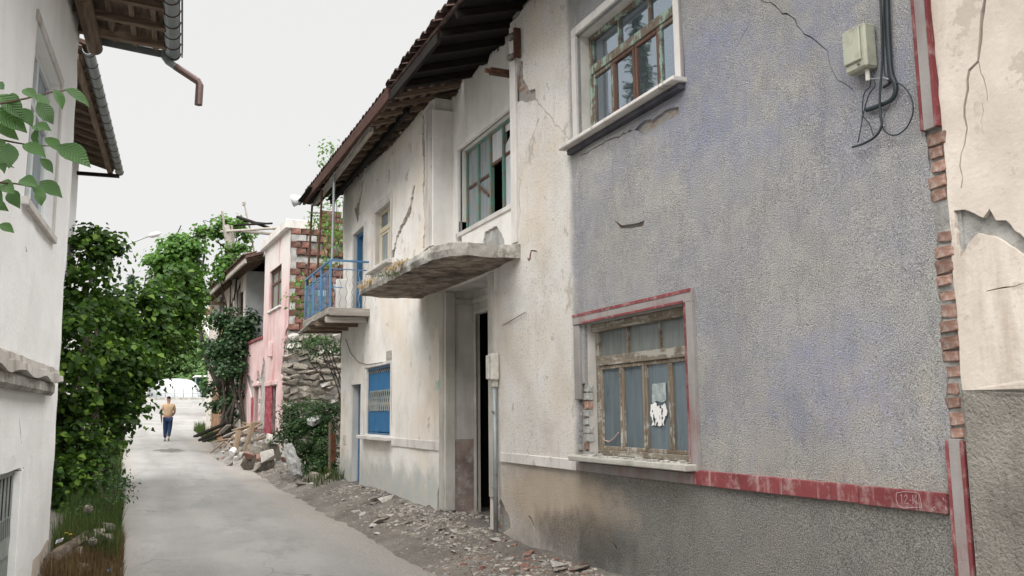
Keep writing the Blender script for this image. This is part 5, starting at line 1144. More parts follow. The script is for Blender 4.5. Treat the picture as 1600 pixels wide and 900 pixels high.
# ---- house with a roof terrace far beyond ---------------------------------------------
TH = thing('terrace_house', 'tan house with a slatted roof terrace far behind the cream house', 'house', (5.6, 66, 2.0))
MB().box(4.9, 11, 62, 64.6, 0.5, 8.6).build('wall', simple('tan_wall', (0.50, 0.37, 0.27), 0.9, 0.12, 0.6, 0.0), TH, 0.05)
MB().prism([(4.5, 61.6, 8.6), (11.4, 61.6, 8.6), (11.4, 61.6, 8.75), (4.5, 61.6, 8.75)], (0, 3.4, 0.0)).build('roof_slab', simple('terracotta', (0.42, 0.24, 0.17), 0.9, 0.15, 2, 0.0), TH, 0.03)
for k in range(12): MB().box(4.6 + k * 0.5, 4.68 + k * 0.5, 61.9, 61.98, 8.75, 10.4).build('terrace_post', M['grey_wood'], TH)
for k in range(6): MB().box(4.6, 9.9, 61.84, 61.9, 8.95 + k * 0.24, 9.05 + k * 0.24).build('slat', M['grey_wood'], TH)
MB().prism([(4.6, 61.5, 10.4), (10.2, 61.5, 10.9), (10.2, 61.5, 11.0), (4.6, 61.5, 10.5)], (0, 3, 0.3)).build('terrace_roof', M['old_wood'], TH)

# ================================================================== PLANTS
def leaf_mesh(C, N, L, W, seed, fold=0.25, six=True, along=None):
    """many leaves as one mesh: C centres (n,3), N facing directions (n,3)"""
    rg = np.random.default_rng(seed); n = len(C)
    N = N / np.maximum(np.linalg.norm(N, axis=1, keepdims=True), 1e-6)
    T = rg.normal(size=(n, 3)) if along is None else along + rg.normal(size=(n, 3)) * 0.35
    T -= N * (T * N).sum(1, keepdims=True); T /= np.maximum(np.linalg.norm(T, axis=1, keepdims=True), 1e-6); S = np.cross(N, T)
    L = (L[0] + (L[1] - L[0]) * rg.random(n))[:, None]; Wd = L * W
    f = N * L * fold * rg.uniform(0.2, 1.0, (n, 1)); dr = -N * L * 0.25 * rg.random((n, 1))
    if six:
        P = [C - T * L * 0.5, C - T * L * 0.12 + S * Wd * 0.5 + f, C + T * L * 0.22 + S * Wd * 0.42 + f * 0.8 + dr * 0.4, C + T * L * 0.5 + dr, C + T * L * 0.22 - S * Wd * 0.42 + f * 0.8 + dr * 0.4, C - T * L * 0.12 - S * Wd * 0.5 + f]
        V = np.stack(P, 1).reshape(-1, 3); b = np.arange(n)[:, None] * 6; Fq = np.concatenate([b + np.array([[0, 3, 2, 1]]), b + np.array([[0, 5, 4, 3]])], 0)
    else:
        P = [C - T * L * 0.5, C + S * Wd * 0.5 + f, C + T * L * 0.5 + dr, C - S * Wd * 0.5 + f]
        V = np.stack(P, 1).reshape(-1, 3); b = np.arange(n)[:, None] * 4; Fq = b + np.array([[0, 3, 2, 1]])
    me = bpy.data.meshes.new('leaves'); nf = len(Fq)
    me.vertices.add(len(V)); me.vertices.foreach_set('co', V.astype(np.float32).ravel())
    me.loops.add(nf * 4); me.loops.foreach_set('vertex_index', Fq.astype(np.int32).ravel())
    me.polygons.add(nf); me.polygons.foreach_set('loop_start', (np.arange(nf) * 4).astype(np.int32))
    me.update(calc_edges=True); return me
def crown_points(ells, per, cl, spread, seed, shell=0.55):
    """leaf centres in clumps spread through a union of ellipsoids (centre, radii); returns centres and outward directions"""
    rg = np.random.default_rng(seed); Cs = []; Ns = []
    for (c, r) in ells:
        c = np.array(c); r = np.array(r); m = max(3, int(per * (r[0] * r[1] * r[2]) ** (2 / 3)))
        for _ in range(m):
            d = rg.normal(size=3); d /= np.linalg.norm(d); rad = shell + (1.08 - shell) * rg.random() ** 0.7
            cc = c + d * r * rad; k = int(cl * rg.uniform(0.5, 1.4))
            q = rg.normal(size=(k, 3)) * spread * np.array((1, 1, 0.6)); Cs.append(cc + q); Ns.append(np.tile(d, (k, 1)) * 0.5 + q / spread * 0.35 + rg.normal(size=(k, 3)) * 0.45 + np.array((0, 0, 0.75)))
    return np.concatenate(Cs), np.concatenate(Ns)
def ell(px, py, y, rx, rz, ry=None):
    k = y / F * 1.03; return (tuple(PY(px, py, y)), (rx * k, (ry or rx) * k, rz * k))
def limbs(mb, base, tips, r0, seed, wob=0.12):
    rr = random.Random(seed); base = Vector(base)
    for tip in tips:
        tip = Vector(tip); n = 7; p = []; q = (base + tip) / 2 + Vector((0, 0, 0.25 * (tip - base).length))
        for i in range(n):
            s = i / (n - 1); v = base * (1 - s) ** 2 + q * (2 * s * (1 - s)) + tip * s * s
            if 0 < i < n - 1: v += Vector((rr.gauss(0, wob), rr.gauss(0, wob), rr.gauss(0, wob * 0.5)))
            p.append(v)
        mb.tube(p, [r0 * (1 - 0.85 * i / (n - 1)) for i in range(n)], 6)
M['leaf_hazel'] = m_leaf('hazel_leaf', (0.011, 0.030, 0.005), (0.042, 0.094, 0.012), (0.15, 0.25, 0.035), 0.24, 0.14)
M['leaf_vine'] = m_leaf('vine_leaf', (0.04, 0.10, 0.015), (0.085, 0.19, 0.03), (0.16, 0.28, 0.06), 0.35, 0.25)
M['leaf_dark'] = m_leaf('climber_leaf', (0.016, 0.042, 0.018), (0.04, 0.088, 0.03), (0.08, 0.15, 0.05), 0.25, 0.3)
M['leaf_shrub'] = m_leaf('shrub_leaf', (0.015, 0.036, 0.012), (0.04, 0.085, 0.026), (0.085, 0.15, 0.045), 0.25, 0.15)
M['leaf_bg'] = m_leaf('far_leaf', (0.05, 0.095, 0.03), (0.10, 0.18, 0.055), (0.17, 0.26, 0.09), 0.35, 0.15)
M['leaf_pine'] = m_leaf('pine_needles', (0.02, 0.045, 0.025), (0.05, 0.09, 0.045), None, 0.15, 0.15)
M['leaf_near'] = m_leaf('plum_leaf', (0.05, 0.16, 0.035), (0.10, 0.27, 0.06), (0.14, 0.33, 0.09), 0.45, 0.4)
def tree(name, label, cat, base, ells, per, cl, spread, L, W, leaf, seed, trunk_r=0.09, stems=1, group=None, six=True, shell=0.55, bark='bark'):
    t = thing(name, label, cat, base, group); mb = MB()
    rr = random.Random(seed)
    for k in range(stems):
        b = Vector(base) + Vector((rr.uniform(-0.3, 0.3), rr.uniform(-0.3, 0.3), -0.1)) * (0.0 if stems == 1 else 1.0) - Vector((0, 0, 0.1))
        limbs(mb, b, [Vector(e[0]) + Vector((rr.uniform(-1, 1) * e[1][0], rr.uniform(-1, 1) * e[1][1], rr.uniform(0, 0.7) * e[1][2])) * 0.6 for e in (ells[k::stems] if stems > 1 else ells)], trunk_r, seed + k)
    mb.build('trunk', M[bark], t, smooth=True)
    C, N = crown_points(ells, per, cl, spread, seed, shell); keep = C[:, 2] > base[2] + 0.02; C, N = C[keep], N[keep]
    obj('crown', leaf_mesh(C, N, L, W, seed, six=six), M[leaf], t); return t
# the big hazels on the left
A_ = [ell(148, 400, 18.5, 22, 40, 30), ell(162, 378, 18.5, 8, 22, 10), ell(128, 405, 18.2, 10, 26, 12), ell(125, 465, 17.5, 30, 36), ell(175, 490, 19, 30, 34), ell(118, 545, 16, 34, 46), ell(165, 560, 18, 34, 46), ell(110, 630, 17, 30, 36), ell(158, 625, 18.5, 28, 30), ell(108, 700, 16.6, 26, 38), ell(145, 690, 18, 24, 30), ell(105, 760, 15.4, 22, 34), ell(140, 745, 16.6, 20, 26)]
tree('hazel_tree', 'tall dark hazel with a leafy spire beside the white house', 'tree', (-0.95, 16.6, 0.15), A_, 125, 42, 0.17, (0.06, 0.15), 0.84, 'leaf_hazel', 3, 0.05, 5)
B_ = [ell(215, 490, 20.5, 34, 34), ell(255, 480, 21.5, 30, 36), ell(280, 452, 22, 20, 28), ell(284, 500, 22, 18, 22), ell(297, 478, 22, 12, 22), ell(274, 545, 21.5, 12, 14), ell(232, 530, 20.5, 34, 34), ell(262, 525, 21, 22, 22), ell(200, 570, 19.5, 32, 32), ell(222, 580, 19.5, 16, 20), ell(185, 625, 19, 24, 22), ell(180, 665, 18.5, 16, 14)]
tree('hazel_tree', 'spreading hazel whose crown leans out over the lane', 'tree', (-0.75, 21.0, 0.2), B_, 110, 42, 0.20, (0.07, 0.17), 0.84, 'leaf_hazel', 5, 0.06, 4)
# low growth of the left verge
V_ = [ell(178, 730, 15.5, 18, 26), ell(170, 775, 13.4, 22, 24), ell(187, 760, 14, 12, 22), ell(125, 800, 13, 20, 20)]
tree('verge_shrub', 'low shrub with small leaves at the edge of the lane under the hazels', 'shrub', (-0.35, 13.8, 0.1), V_, 120, 30, 0.09, (0.035, 0.07), 0.6, 'leaf_shrub', 8, 0.012, 3, six=False)
S_ = [ell(196, 695, 17.5, 14, 7), ell(178, 700, 17.3, 14, 10)]
tree('low_branch', 'low leafy hazel shoot reaching over the edge of the lane', 'shrub', tuple(Vector((-0.35, 17.4, 0.15))), S_, 40, 14, 0.06, (0.06, 0.10), 0.6, 'leaf_hazel', 9, 0.012, 1)
def grass(name, area, n, h, m, seed, lean=0.35, w=0.005, label=None):
    rg = np.random.default_rng(seed); V = []; Fc = []
    for i in range(n):
        x = rg.uniform(area[0], area[1]); y = rg.uniform(area[2], area[3]); z = terrain(x, y) - 0.01; hh_ = h * rg.uniform(0.4, 1.2); a = rg.uniform(0, 6.28); l = lean * rg.uniform(0.2, 1.2) * hh_
        dx, dy = math.cos(a) * l, math.sin(a) * l; sx, sy = -math.sin(a) * w, math.cos(a) * w; b = len(V)
        V += [(x - sx, y - sy, z), (x + sx, y + sy, z), (x + dx * 0.35 + sx * 0.8, y + dy * 0.35 + sy * 0.8, z + hh_ * 0.6), (x + dx * 0.35 - sx * 0.8, y + dy * 0.35 - sy * 0.8, z + hh_ * 0.6), (x + dx, y + dy, z + hh_)]
        Fc += [[b, b + 1, b + 2, b + 3], [b + 3, b + 2, b + 4]]
    me = bpy.data.meshes.new('grass'); me.from_pydata(V, [], Fc); o = obj(name, me, m); tag(o, label, 'grass', kind='stuff'); return o
M['grass_green'] = m_leaf('grass_green', (0.022, 0.042, 0.010), (0.055, 0.09, 0.022), (0.15, 0.16, 0.06), 0.3, 0.12)
M['grass_red'] = m_leaf('grass_red', (0.05, 0.028, 0.017), (0.16, 0.105, 0.055), (0.08, 0.10, 0.03), 0.3, 0.1)
grass('verge_grass', (-0.65, 0.02, 9.3, 12.5), 3800, 0.22, M['grass_red'], 1, label='reddish dry grass on the left edge of the lane')
grass('verge_grass', (-0.7, -0.02, 10.6, 17.5), 4200, 0.40, M['grass_green'], 2, w=0.004, label='green grass along the foot of the hazels')
grass('verge_grass', (2.95, 3.9, 38, 46), 1600, 0.55, M['grass_green'], 3, w=0.012, label='tall grass by the end of the cream house')
grass('verge_grass', (3.4, 3.98, 17.6, 19.5), 500, 0.22, M['grass_green'], 4, label='thin grass tufts by the far corner of the plaster house')
grass('verge_grass', (-1.3, -0.1, 20, 40), 3000, 0.45, M['grass_green'], 5, w=0.01, label='long grass on the far left verge')
# seed heads
def seed_head(px, py, y, r, label):
    c = PY(px, py, y); g0 = terrain(c.x, c.y); t = thing('dandelion', label, 'flower', (c.x, c.y, g0), 'seed heads on the left verge'); rr = random.Random(int(px))
    MB().tube([(c.x + 0.02, c.y, g0 - 0.02), (c.x + 0.03, c.y, (g0 + c.z) / 2), tuple(c)], 0.004, 5).build('stalk', M['grass_green'], t)
    h = MB()
    for i in range(150):
        d = Vector((rr.gauss(0, 1), rr.gauss(0, 1), rr.gauss(0, 1))).normalized(); e = c + d * r; s = d.orthogonal().normalized() * r * 0.16; u = d.cross(s)
        h.add([c + d * r * 0.15, e - s, e + s], [(0, 1, 2)]); h.add([e - s, e + u, e + s, e - u], [(0, 1, 2, 3)])
    h.build('seed_head', simple('seed_down', (0.20, 0.185, 0.15), 0.95, 0.1, 8, 0.0) if 'seed_down' not in bpy.data.materials else bpy.data.materials['seed_down'], t)
seed_head(138, 795, 11.6, 0.05, 'round grey seed head on a tall stalk below the hazels')
seed_head(145, 846, 10.6, 0.045, 'low half hidden seed head among the reddish grass')
for k, (px, py) in enumerate(((103, 834), (110, 836))):
    c = PY(px, py, 10.9); g0 = terrain(c.x, c.y); t = thing('yellow_flower', ('small yellow flower at the foot of the dark hazel', 'second yellow flower right beside the first by the hazel')[k], 'flower', (c.x, c.y, g0), 'yellow flowers by the white corner'); MB().tube([(c.x, c.y, g0), tuple(c)], 0.003, 4).build('stalk', M['grass_green'], t)
    MB().tube([tuple(c), (c.x, c.y, c.z + 0.012)], [0.012, 0.02], 8).build('petals', simple('petal_yellow', (0.62, 0.42, 0.03), 0.7, 0.1, 8, 0.0), t)
# foreground branches with large leaves
def big_leaf(i):
    rr = random.Random(i); mb = MB(); n = 6; Lh = 0.5
    prof_ = [0.015, 0.21, 0.31, 0.33, 0.27, 0.14, 0.0]
    for k in range(n + 1):
        s = k / n; x = s; z = -0.25 * s * s + 0.02 * math.sin(s * 9 + i); w = prof_[k]
        mb.v += [(x, -w, z + w * 0.35 + rr.uniform(-0.02, 0.02)), (x, -w * 0.5, z + w * 0.10), (x, 0, z), (x, w * 0.5, z + w * 0.10), (x, w, z + w * 0.35 + rr.uniform(-0.02, 0.02))]
    for k in range(n):
        for j in range(4): mb.f.append([5 * k + j, 5 * k + j + 1, 5 * k + 6 + j, 5 * k + 5 + j])
    mb.mi = [0] * len(mb.f); return mb.mesh(smooth=True, recalc=False)
BL = [big_leaf(i) for i in range(5)]
tb = NT('near_leaf'); g_ = tb.rnd(); x_, y_, z_ = tb.xyz()
vein = tb.math('ABSOLUTE', tb.math('SINE', tb.math('MULTIPLY', tb.math('SUBTRACT', x_, tb.math('MULTIPLY', tb.math('ABSOLUTE', y_), 0.8)), 34.0)))
cl_ = tb.ramp(g_, [(0.0, (0.022, 0.075, 0.014)), (0.6, (0.05, 0.15, 0.022)), (1.0, (0.075, 0.15, 0.05))]); cl_ = tb.mix(tb.ramp(vein, [(0.0, 0.3), (0.2, 0.0)]), cl_, (0.09, 0.20, 0.05))
geo = tb.node('ShaderNodeNewGeometry').outputs['Backfacing']; cl_ = tb.mix(tb.math('MULTIPLY', geo, 0.45), cl_, (0.12, 0.19, 0.10))
M['near_leaf'] = tb.done(tb.node('ShaderNodeMixShader', {0: 0.4, 1: tb.bsdf(cl_, 0.42, tb.bump(vein, 0.03, 0.4), 0.4), 2: tb.node('ShaderNodeBsdfTranslucent', {'Color': tb.mix(0.4, cl_, (0.12, 0.32, 0.03))}).outputs[0]}).outputs[0])
def branch(label, stem, leaves, y0, seed):
    rr = random.Random(seed); p = [PY(a, b, y0 + 0.05 * k) for k, (a, b) in enumerate(stem)]
    o = thing('plum_branch', label, 'branch', tuple(p[0]), 'branches reaching in at the left'); MB().tube(p, [0.004 - 0.0028 * k / (len(p) - 1) for k in range(len(p))], 6).build('twig', simple('twig', (0.07, 0.045, 0.03), 0.8, 0.2, 20, 0.0) if 'twig' not in bpy.data.materials else bpy.data.materials['twig'], o, smooth=True)
    for (px, py, ang, ln) in leaves:
        c = PY(px, py, y0 + rr.uniform(0.02, 0.16)); l = obj('leaf', BL[rr.randrange(5)], M['near_leaf'], o, c); s_ = ln / F * (y0 + 0.1) * 0.86; l.scale = (s_, s_, s_)
        # leaf axis in the picture plane at angle ang (degrees, 0 = right, 90 = down), tilted at random
        ax = (Vector(rt) * math.cos(R(ang)) + Vector(dn) * math.sin(R(ang)) + Vector(fw) * rr.uniform(-0.5, 0.4)).normalized()
        nz = (Vector((0, 0, 0.7)) - Vector(fw) * rr.uniform(0.4, 1.0) + Vector((rr.uniform(-0.5, 0.5), 0, 0))); nz = (nz - ax * nz.dot(ax)).normalized(); sy = nz.cross(ax)
        l.rotation_euler = Matrix((ax, sy, nz)).transposed().to_euler()
branch('upper leafy plum twig reaching in across the white framed window', [(-70, 185), (-20, 166), (40, 154), (80, 144), (105, 141), (118, 145)],
       [(36, 140, 25, 30), (62, 147, 60, 34), (84, 140, 60, 34), (100, 140, 25, 46), (30, 152, 170, 40), (-4, 148, 40, 52), (-12, 170, 30, 60), (28, 170, 40, 42), (58, 160, 55, 40), (-10, 195, 25, 42), (6, 140, 200, 44)], 2.9, 1)
branch('middle drooping plum twig below the upper one', [(-70, 205), (-20, 214), (20, 222), (48, 227), (75, 228), (95, 230)],
       [(52, 198, 5, 36), (58, 200, 90, 32), (70, 215, 35, 34), (90, 228, 25, 60), (36, 226, 20, 42), (-14, 220, 35, 40), (12, 224, 70, 42), (62, 248, 45, 30), (-6, 262, -15, 26), (-12, 236, 60, 40)], 3.0, 2)
branch('lowest plum twig hanging over the window sill', [(-70, 276), (-15, 284), (25, 287), (50, 292), (62, 290)],
       [(30, 281, 10, 36), (0, 284, 30, 36), (52, 290, 40, 26), (62, 284, 30, 42), (-18, 290, 50, 44), (60, 295, 75, 28), (0, 350, 25, 26), (16, 297, 55, 36), (-16, 316, 20, 30)], 2.95, 3)
# right-hand side
R1 = [ell(470, 655, 20.6, 30, 24), ell(505, 650, 20, 24, 28), ell(455, 680, 20.4, 24, 24), ell(490, 690, 20, 30, 30), ell(515, 700, 19.4, 16, 34), ell(500, 725, 19.4, 24, 16)]
tree('shrub', 'tangled dark green shrub against the rubble stone wall', 'shrub', (3.9, 20.2, 0.35), R1, 210, 42, 0.10, (0.05, 0.10), 0.5, 'leaf_shrub', 12, 0.018, 5, six=False, shell=0.3)
R2 = [ell(470, 540, 22.6, 22, 10), ell(500, 535, 22.4, 24, 12), ell(520, 545, 22, 14, 14), ell(490, 552, 22.4, 8, 12)]
tree('wall_plant', 'bright green plant hanging under the blue balcony over the stones', 'plant', (4.9, 23.6, 2.7), R2, 120, 28, 0.12, (0.06, 0.12), 0.42, 'leaf_shrub', 13, 0.015, 2, six=False, shell=0.2)
R3 = [ell(512, 335, 23, 20, 45), ell(528, 300, 23, 18, 35), ell(525, 370, 22.5, 14, 30), ell(508, 235, 23.5, 12, 10), ell(515, 260, 23.5, 8, 14), ell(490, 345, 23.2, 12, 8), ell(470, 440, 22.8, 12, 14), ell(510, 408, 22.5, 18, 8), ell(465, 480, 22.8, 10, 20), ell(490, 480, 22.8, 14, 25)]
tree('young_tree', 'young light green tree growing between the blue balcony and the brick wall', 'tree', (5.6, 23.4, 0.4), R3, 60, 20, 0.16, (0.08, 0.15), 0.45, 'leaf_vine', 14, 0.022, 1, six=False, shell=0.1)
# climbers and pergola at the cream house
K1 = [ell(355, 510, 31.5, 26, 26), ell(372, 530, 31, 20, 35), ell(340, 550, 32, 20, 30), ell(365, 580, 31, 18, 30), ell(385, 505, 31, 16, 14), ell(330, 605, 33, 10, 12), ell(362, 625, 31.5, 10, 30), ell(335, 635, 34, 10, 9)]
tree('climber', 'dark leafy climber covering the front of the cream house', 'climber', (3.3, 31.0, 0.7), K1, 90, 36, 0.17, (0.08, 0.15), 0.8, 'leaf_dark', 15, 0.06, 3, shell=0.25)
K2 = [ell(362, 400, 33, 18, 14), ell(350, 420, 33, 14, 18), ell(375, 392, 33, 10, 10), ell(355, 355, 34, 22, 14), ell(343, 362, 34, 12, 12), ell(375, 350, 34, 8, 8), ell(388, 372, 34, 6, 8)]
tree('grape_vine', 'light green grape vine climbing the bleached post by the tiled eave', 'vine', (3.35, 33.2, 0.8), K2, 90, 30, 0.17, (0.10, 0.18), 0.9, 'leaf_vine', 16, 0.06, 2, shell=0.2)
K3 = [ell(290, 385, 33.5, 26, 22), ell(262, 395, 33.5, 22, 22), ell(285, 420, 33.5, 26, 25), ell(300, 445, 33.5, 16, 30), ell(262, 425, 33.5, 20, 20), ell(310, 470, 33.5, 10, 22), ell(245, 408, 33.5, 12, 8), ell(318, 360, 33.5, 4, 4)]
t = tree('grape_vine', 'light green grape vine on the far pergola behind the spreading hazel', 'vine', (-0.6, 33.5, 0.5), K3, 90, 34, 0.18, (0.10, 0.18), 0.9, 'leaf_vine', 17, 0.05, 2, shell=0.2)
vt = thing('vine_stem', 'old twisted vine stem leaning from the rubble up towards the hazel', 'stem', (3.3, 33.5, 0.6))
MB().tube([PY(a, b, 33.5 + c) for a, b, c in ((357, 668, -1), (352, 640, -0.8), (343, 606, -0.4), (328, 575, 0), (318, 545, 0), (312, 510, 0), (303, 478, 0), (296, 450, 0))], [0.10, 0.10, 0.095, 0.09, 0.08, 0.07, 0.06, 0.04], 8).build('stem', M['bark'], vt, smooth=True)
MB().tube([PY(a, b, 33.4) for a, b in ((350, 632), (342, 590), (333, 560), (326, 530), (316, 508))], [0.06, 0.06, 0.05, 0.04, 0.02], 7).build('stem', M['grey_wood'], vt, smooth=True)
pg = thing('pergola', 'rickety pergola of bleached poles above the tiled eave', 'pergola', (3.4, 33.3, 0.8))
def pole(a, b, r, y=33.6, m='grey_wood', name='pole', y2=None): MB().tube([PY(*a, y), PY((a[0] + b[0]) / 2 + 1, (a[1] + b[1]) / 2, ((y2 or y) + y) / 2), PY(*b, y2 or y)], [r, r * 0.95, r * 0.85], 6).build(name, M[m], pg)
pole((373, 650), (366, 430), 0.10, 33.0); pole((366, 430), (353, 352), 0.15, 33.2); pole((366, 405), (362, 352), 0.05, 33.4); pole((347, 330), (350, 360), 0.04, 33.2)
pole((398, 398), (381, 316), 0.035, 34.0); pole((381, 316), (380, 321), 0.06, 34.0); pole((308, 450), (309, 364), 0.04, 33.6, 'steel'); pole((314, 442), (322, 354), 0.035, 33.8)
pole((296, 395), (296, 382), 0.03); pole((266, 388), (328, 358), 0.05, 33.4, 'dark_wood', 'beam'); pole((275, 385), (345, 358), 0.045, 33.8, 'dark_wood', 'beam')
pole((345, 362), (436, 356), 0.05, 33.4, 'grey_wood', 'beam', 30.5); pole((362, 352), (425, 349), 0.04, 33.8, 'dark_wood', 'beam', 31); pole((371, 339), (420, 356), 0.06, 33.4, 'dark_wood', 'beam', 31.5); pole((380, 346), (416, 349), 0.03, 33.2, 'dark_wood', 'beam', 31.5); pole((366, 360), (430, 366), 0.06, 33.9, 'grey_wood', 'beam', 31.2); pole((375, 342), (436, 361), 0.03, 33.6, 'grey_wood', 'beam', 30.8)
pole((340, 378), (358, 394), 0.03, 33.1, 'dark_wood'); pole((367, 372), (366, 360), 0.02, 33.5, 'grey_wood'); pole((365, 470), (370, 432), 0.03, 32.8, 'dark_wood'); pole((317, 345), (321, 352), 0.015, 33.7, 'cable', 'wire'); pole((318, 344), (330, 348), 0.012, 33.7, 'cable', 'wire'); pole((328, 342), (347, 338), 0.01, 33.7, 'cable', 'wire'); pole((272, 372), (283, 352), 0.02, 33.4, 'dark_wood')
# trees behind the polytunnel and the far conifer
BG = [((170, 560, 88, 50, 40), 31), ((255, 565, 97, 45, 42), 32), ((300, 565, 96, 38, 46), 33), ((335, 580, 92, 26, 34), 34), ((225, 560, 100, 40, 52), 35), ((282, 535, 110, 40, 44), 36), ((195, 600, 78, 22, 22), 37)]
LB = ['leafy tree at the left of the far road', 'pale green tree directly behind the white polytunnel', 'dense tree behind the right end of the white polytunnel', 'bushy tree at the bend of the far road', 'tall leafy tree behind the low white fence', 'tree on the slope above the polytunnel trees', 'small roundish bush beside the red brick heap']
for (q, sd), lb in zip(BG, LB):
    px, py, y, rx, rz = q; c = PY(px, py, y); kk = y / F; g0 = terrain(c.x, y)
    es = [ell(px, py, y, rx * 0.7, rz * 0.8), ell(px - rx * 0.5, py + rz * 0.3, y - 1, rx * 0.5, rz * 0.55), ell(px + rx * 0.5, py + rz * 0.25, y - 1.5, rx * 0.5, rz * 0.6), ell(px, py + rz * 0.6, y - 1.5, rx * 0.6, rz * 0.5)]
    tree('broadleaf_tree', lb, 'tree', (c.x, y, g0), es, 9, 22, 0.42, (0.28, 0.5), 0.8, 'leaf_bg', sd, 0.18, 1, 'trees around the far bend', six=False)
def conifer(label, base, h, r, seed, group):
    t = thing('conifer', label, 'tree', base, group); b = Vector(base); MB().tube([b - Vector((0, 0, 0.3)), b + Vector((0, 0, h * 0.97))], [h * 0.016, h * 0.003], 8).build('trunk', M['bark'], t)
    rg = np.random.default_rng(seed); Cs = []; Ns = []
    for i in range(int(h * 22)):
        s = rg.uniform(0.08, 1.0); a = rg.uniform(0, 6.28); rad = r * (1 - s) ** 0.8 * rg.uniform(0.5, 1.1) + 0.1
        k = 16; u = rg.random((k, 1)) ** 0.7; d = np.array((math.cos(a), math.sin(a), -0.15)); Cs.append(np.array(base) + np.array((0, 0, h * s)) + d * rad * u + rg.normal(size=(k, 3)) * 0.16); Ns.append(rg.normal(size=(k, 3)) * 0.5 + np.array((0, 0, 0.8)) + d * 0.4)
    C, N = np.concatenate(Cs), np.concatenate(Ns); obj('crown', leaf_mesh(C, N, (0.25, 0.5), 0.45, seed, six=False), M['leaf_pine'], t)
c = PY(207, 395, 120); conifer('distant conifer showing above the spreading hazel', (c.x, 120, terrain(c.x, 120)), max(4, c.z - terrain(c.x, 120) - 3), 2.0, 41, 'conifers')
for k, (x, y, h, lb) in enumerate(((-17.5, 41.5, 23.0, 'tallest conifer mirrored in the upper window'), (-14.6, 43.0, 19.5, 'slim conifer mirrored beside the tallest one'), (-21.5, 40.5, 22.0, 'wide conifer mirrored in the near panes'), (-17.8, 46.5, 20.0, 'pointed conifer mirrored low in the upper window'))):
    conifer(lb, (x, y, terrain(x, y)), h, 3.0 + 0.6 * (k % 2), 50 + k, 'conifers')

# ================================================================== RUBBLE, DEBRIS
rr = random.Random(101)
SLAB_M = []
for i in range(8):
    bm = bmesh.new()
    for j in range(12): bm.verts.new((rr.uniform(-0.5, 0.5), rr.uniform(-0.5, 0.5), rr.uniform(-0.14, 0.14)))
    bmesh.ops.convex_hull(bm, input=bm.verts); me = bpy.data.meshes.new('chip'); bm.to_mesh(me); bm.free(); SLAB_M.append(me)
def chip(name, label, cat, group, x, y, sz, m, lift=0.0, tilt=0.25):
    me = SLAB_M[rr.randrange(8)]
    if not me.materials: me.materials.append(m)
    o = bpy.data.objects.new(name, me); COL.objects.link(o); o.material_slots[0].link = 'OBJECT'; o.material_slots[0].material = m
    o.location = (x, y, terrain(x, y) + sz * 0.06 + lift); o.scale = (sz, sz * rr.uniform(0.5, 0.9), sz * rr.uniform(0.7, 1.3)); o.rotation_euler = (rr.uniform(-tilt, tilt), rr.uniform(-tilt, tilt), rr.random() * 6.28)
    return tag(o, label, cat, group)
# flat chips along the foot of the plaster house
for k in range(80):
    y = rr.choice((rr.uniform(9.2, 11.5), rr.uniform(11.5, 16.5), rr.uniform(6.6, 9.4), rr.uniform(6.6, 9.2))); x = 3.93 - abs(rr.gauss(0, 0.33)) if y > 9 else 3.9 - abs(rr.gauss(0, 0.42)); q = rr.random()
    if y < 10.0 and q < 0.34: chip('tile_fragment', 'broken red tile piece among the debris at the house foot', 'tile piece', 'red tile pieces along the house', x, y, rr.uniform(0.05, 0.13), M['tile_chip'])
    else: chip('plaster_flake', 'flat pale flake of fallen plaster along the house foot', 'plaster flake', 'plaster flakes along the house', x, y, rr.uniform(0.06, 0.17), M['stone_pale'] if q < 0.8 else M['stone'])
chip('stone_block', 'single squared pale stone out on the dusty road edge', 'stone', None, *(lambda c: (c.x, c.y))(PY(592, 821, 12.4)), 0.24, M['stone_pale'], 0.02)
chip('brick_piece', 'chunk of grey brick lying before the white wall', 'brick', None, *(lambda c: (c.x, c.y))(PY(585, 780, 14.2)), 0.24, M['stone'], 0.03)
for k, (px, py, y, sz, mm, lb) in enumerate(((905, 888, 7.55, 0.22, 'tile_chip', 'long red tile fragment leaning at the sooty foot of the house'), (872, 880, 7.8, 0.17, 'stone_pale', 'bright white plaster lump in the soot at the house foot'), (825, 862, 8.5, 0.2, 'tile_chip', 'flat red tile slanting up near the conduit pipe'), (925, 880, 7.5, 0.2, 'stone', 'grey lump of concrete against the sooty render'))):
    c = PY(px, py, y); chip('debris_piece', lb, 'debris', None, min(c.x, 3.86), y, sz, M[mm], 0.02, 0.5)
for k in range(9): chip('plaster_lump', 'half buried grey lump of fallen render near the entrance', 'render lump', 'render lumps near the entrance', rr.uniform(3.15, 3.85), rr.uniform(7.5, 15.5), rr.uniform(0.2, 0.3), M['stone'] if k % 2 else M['stone_pale'], -0.01)
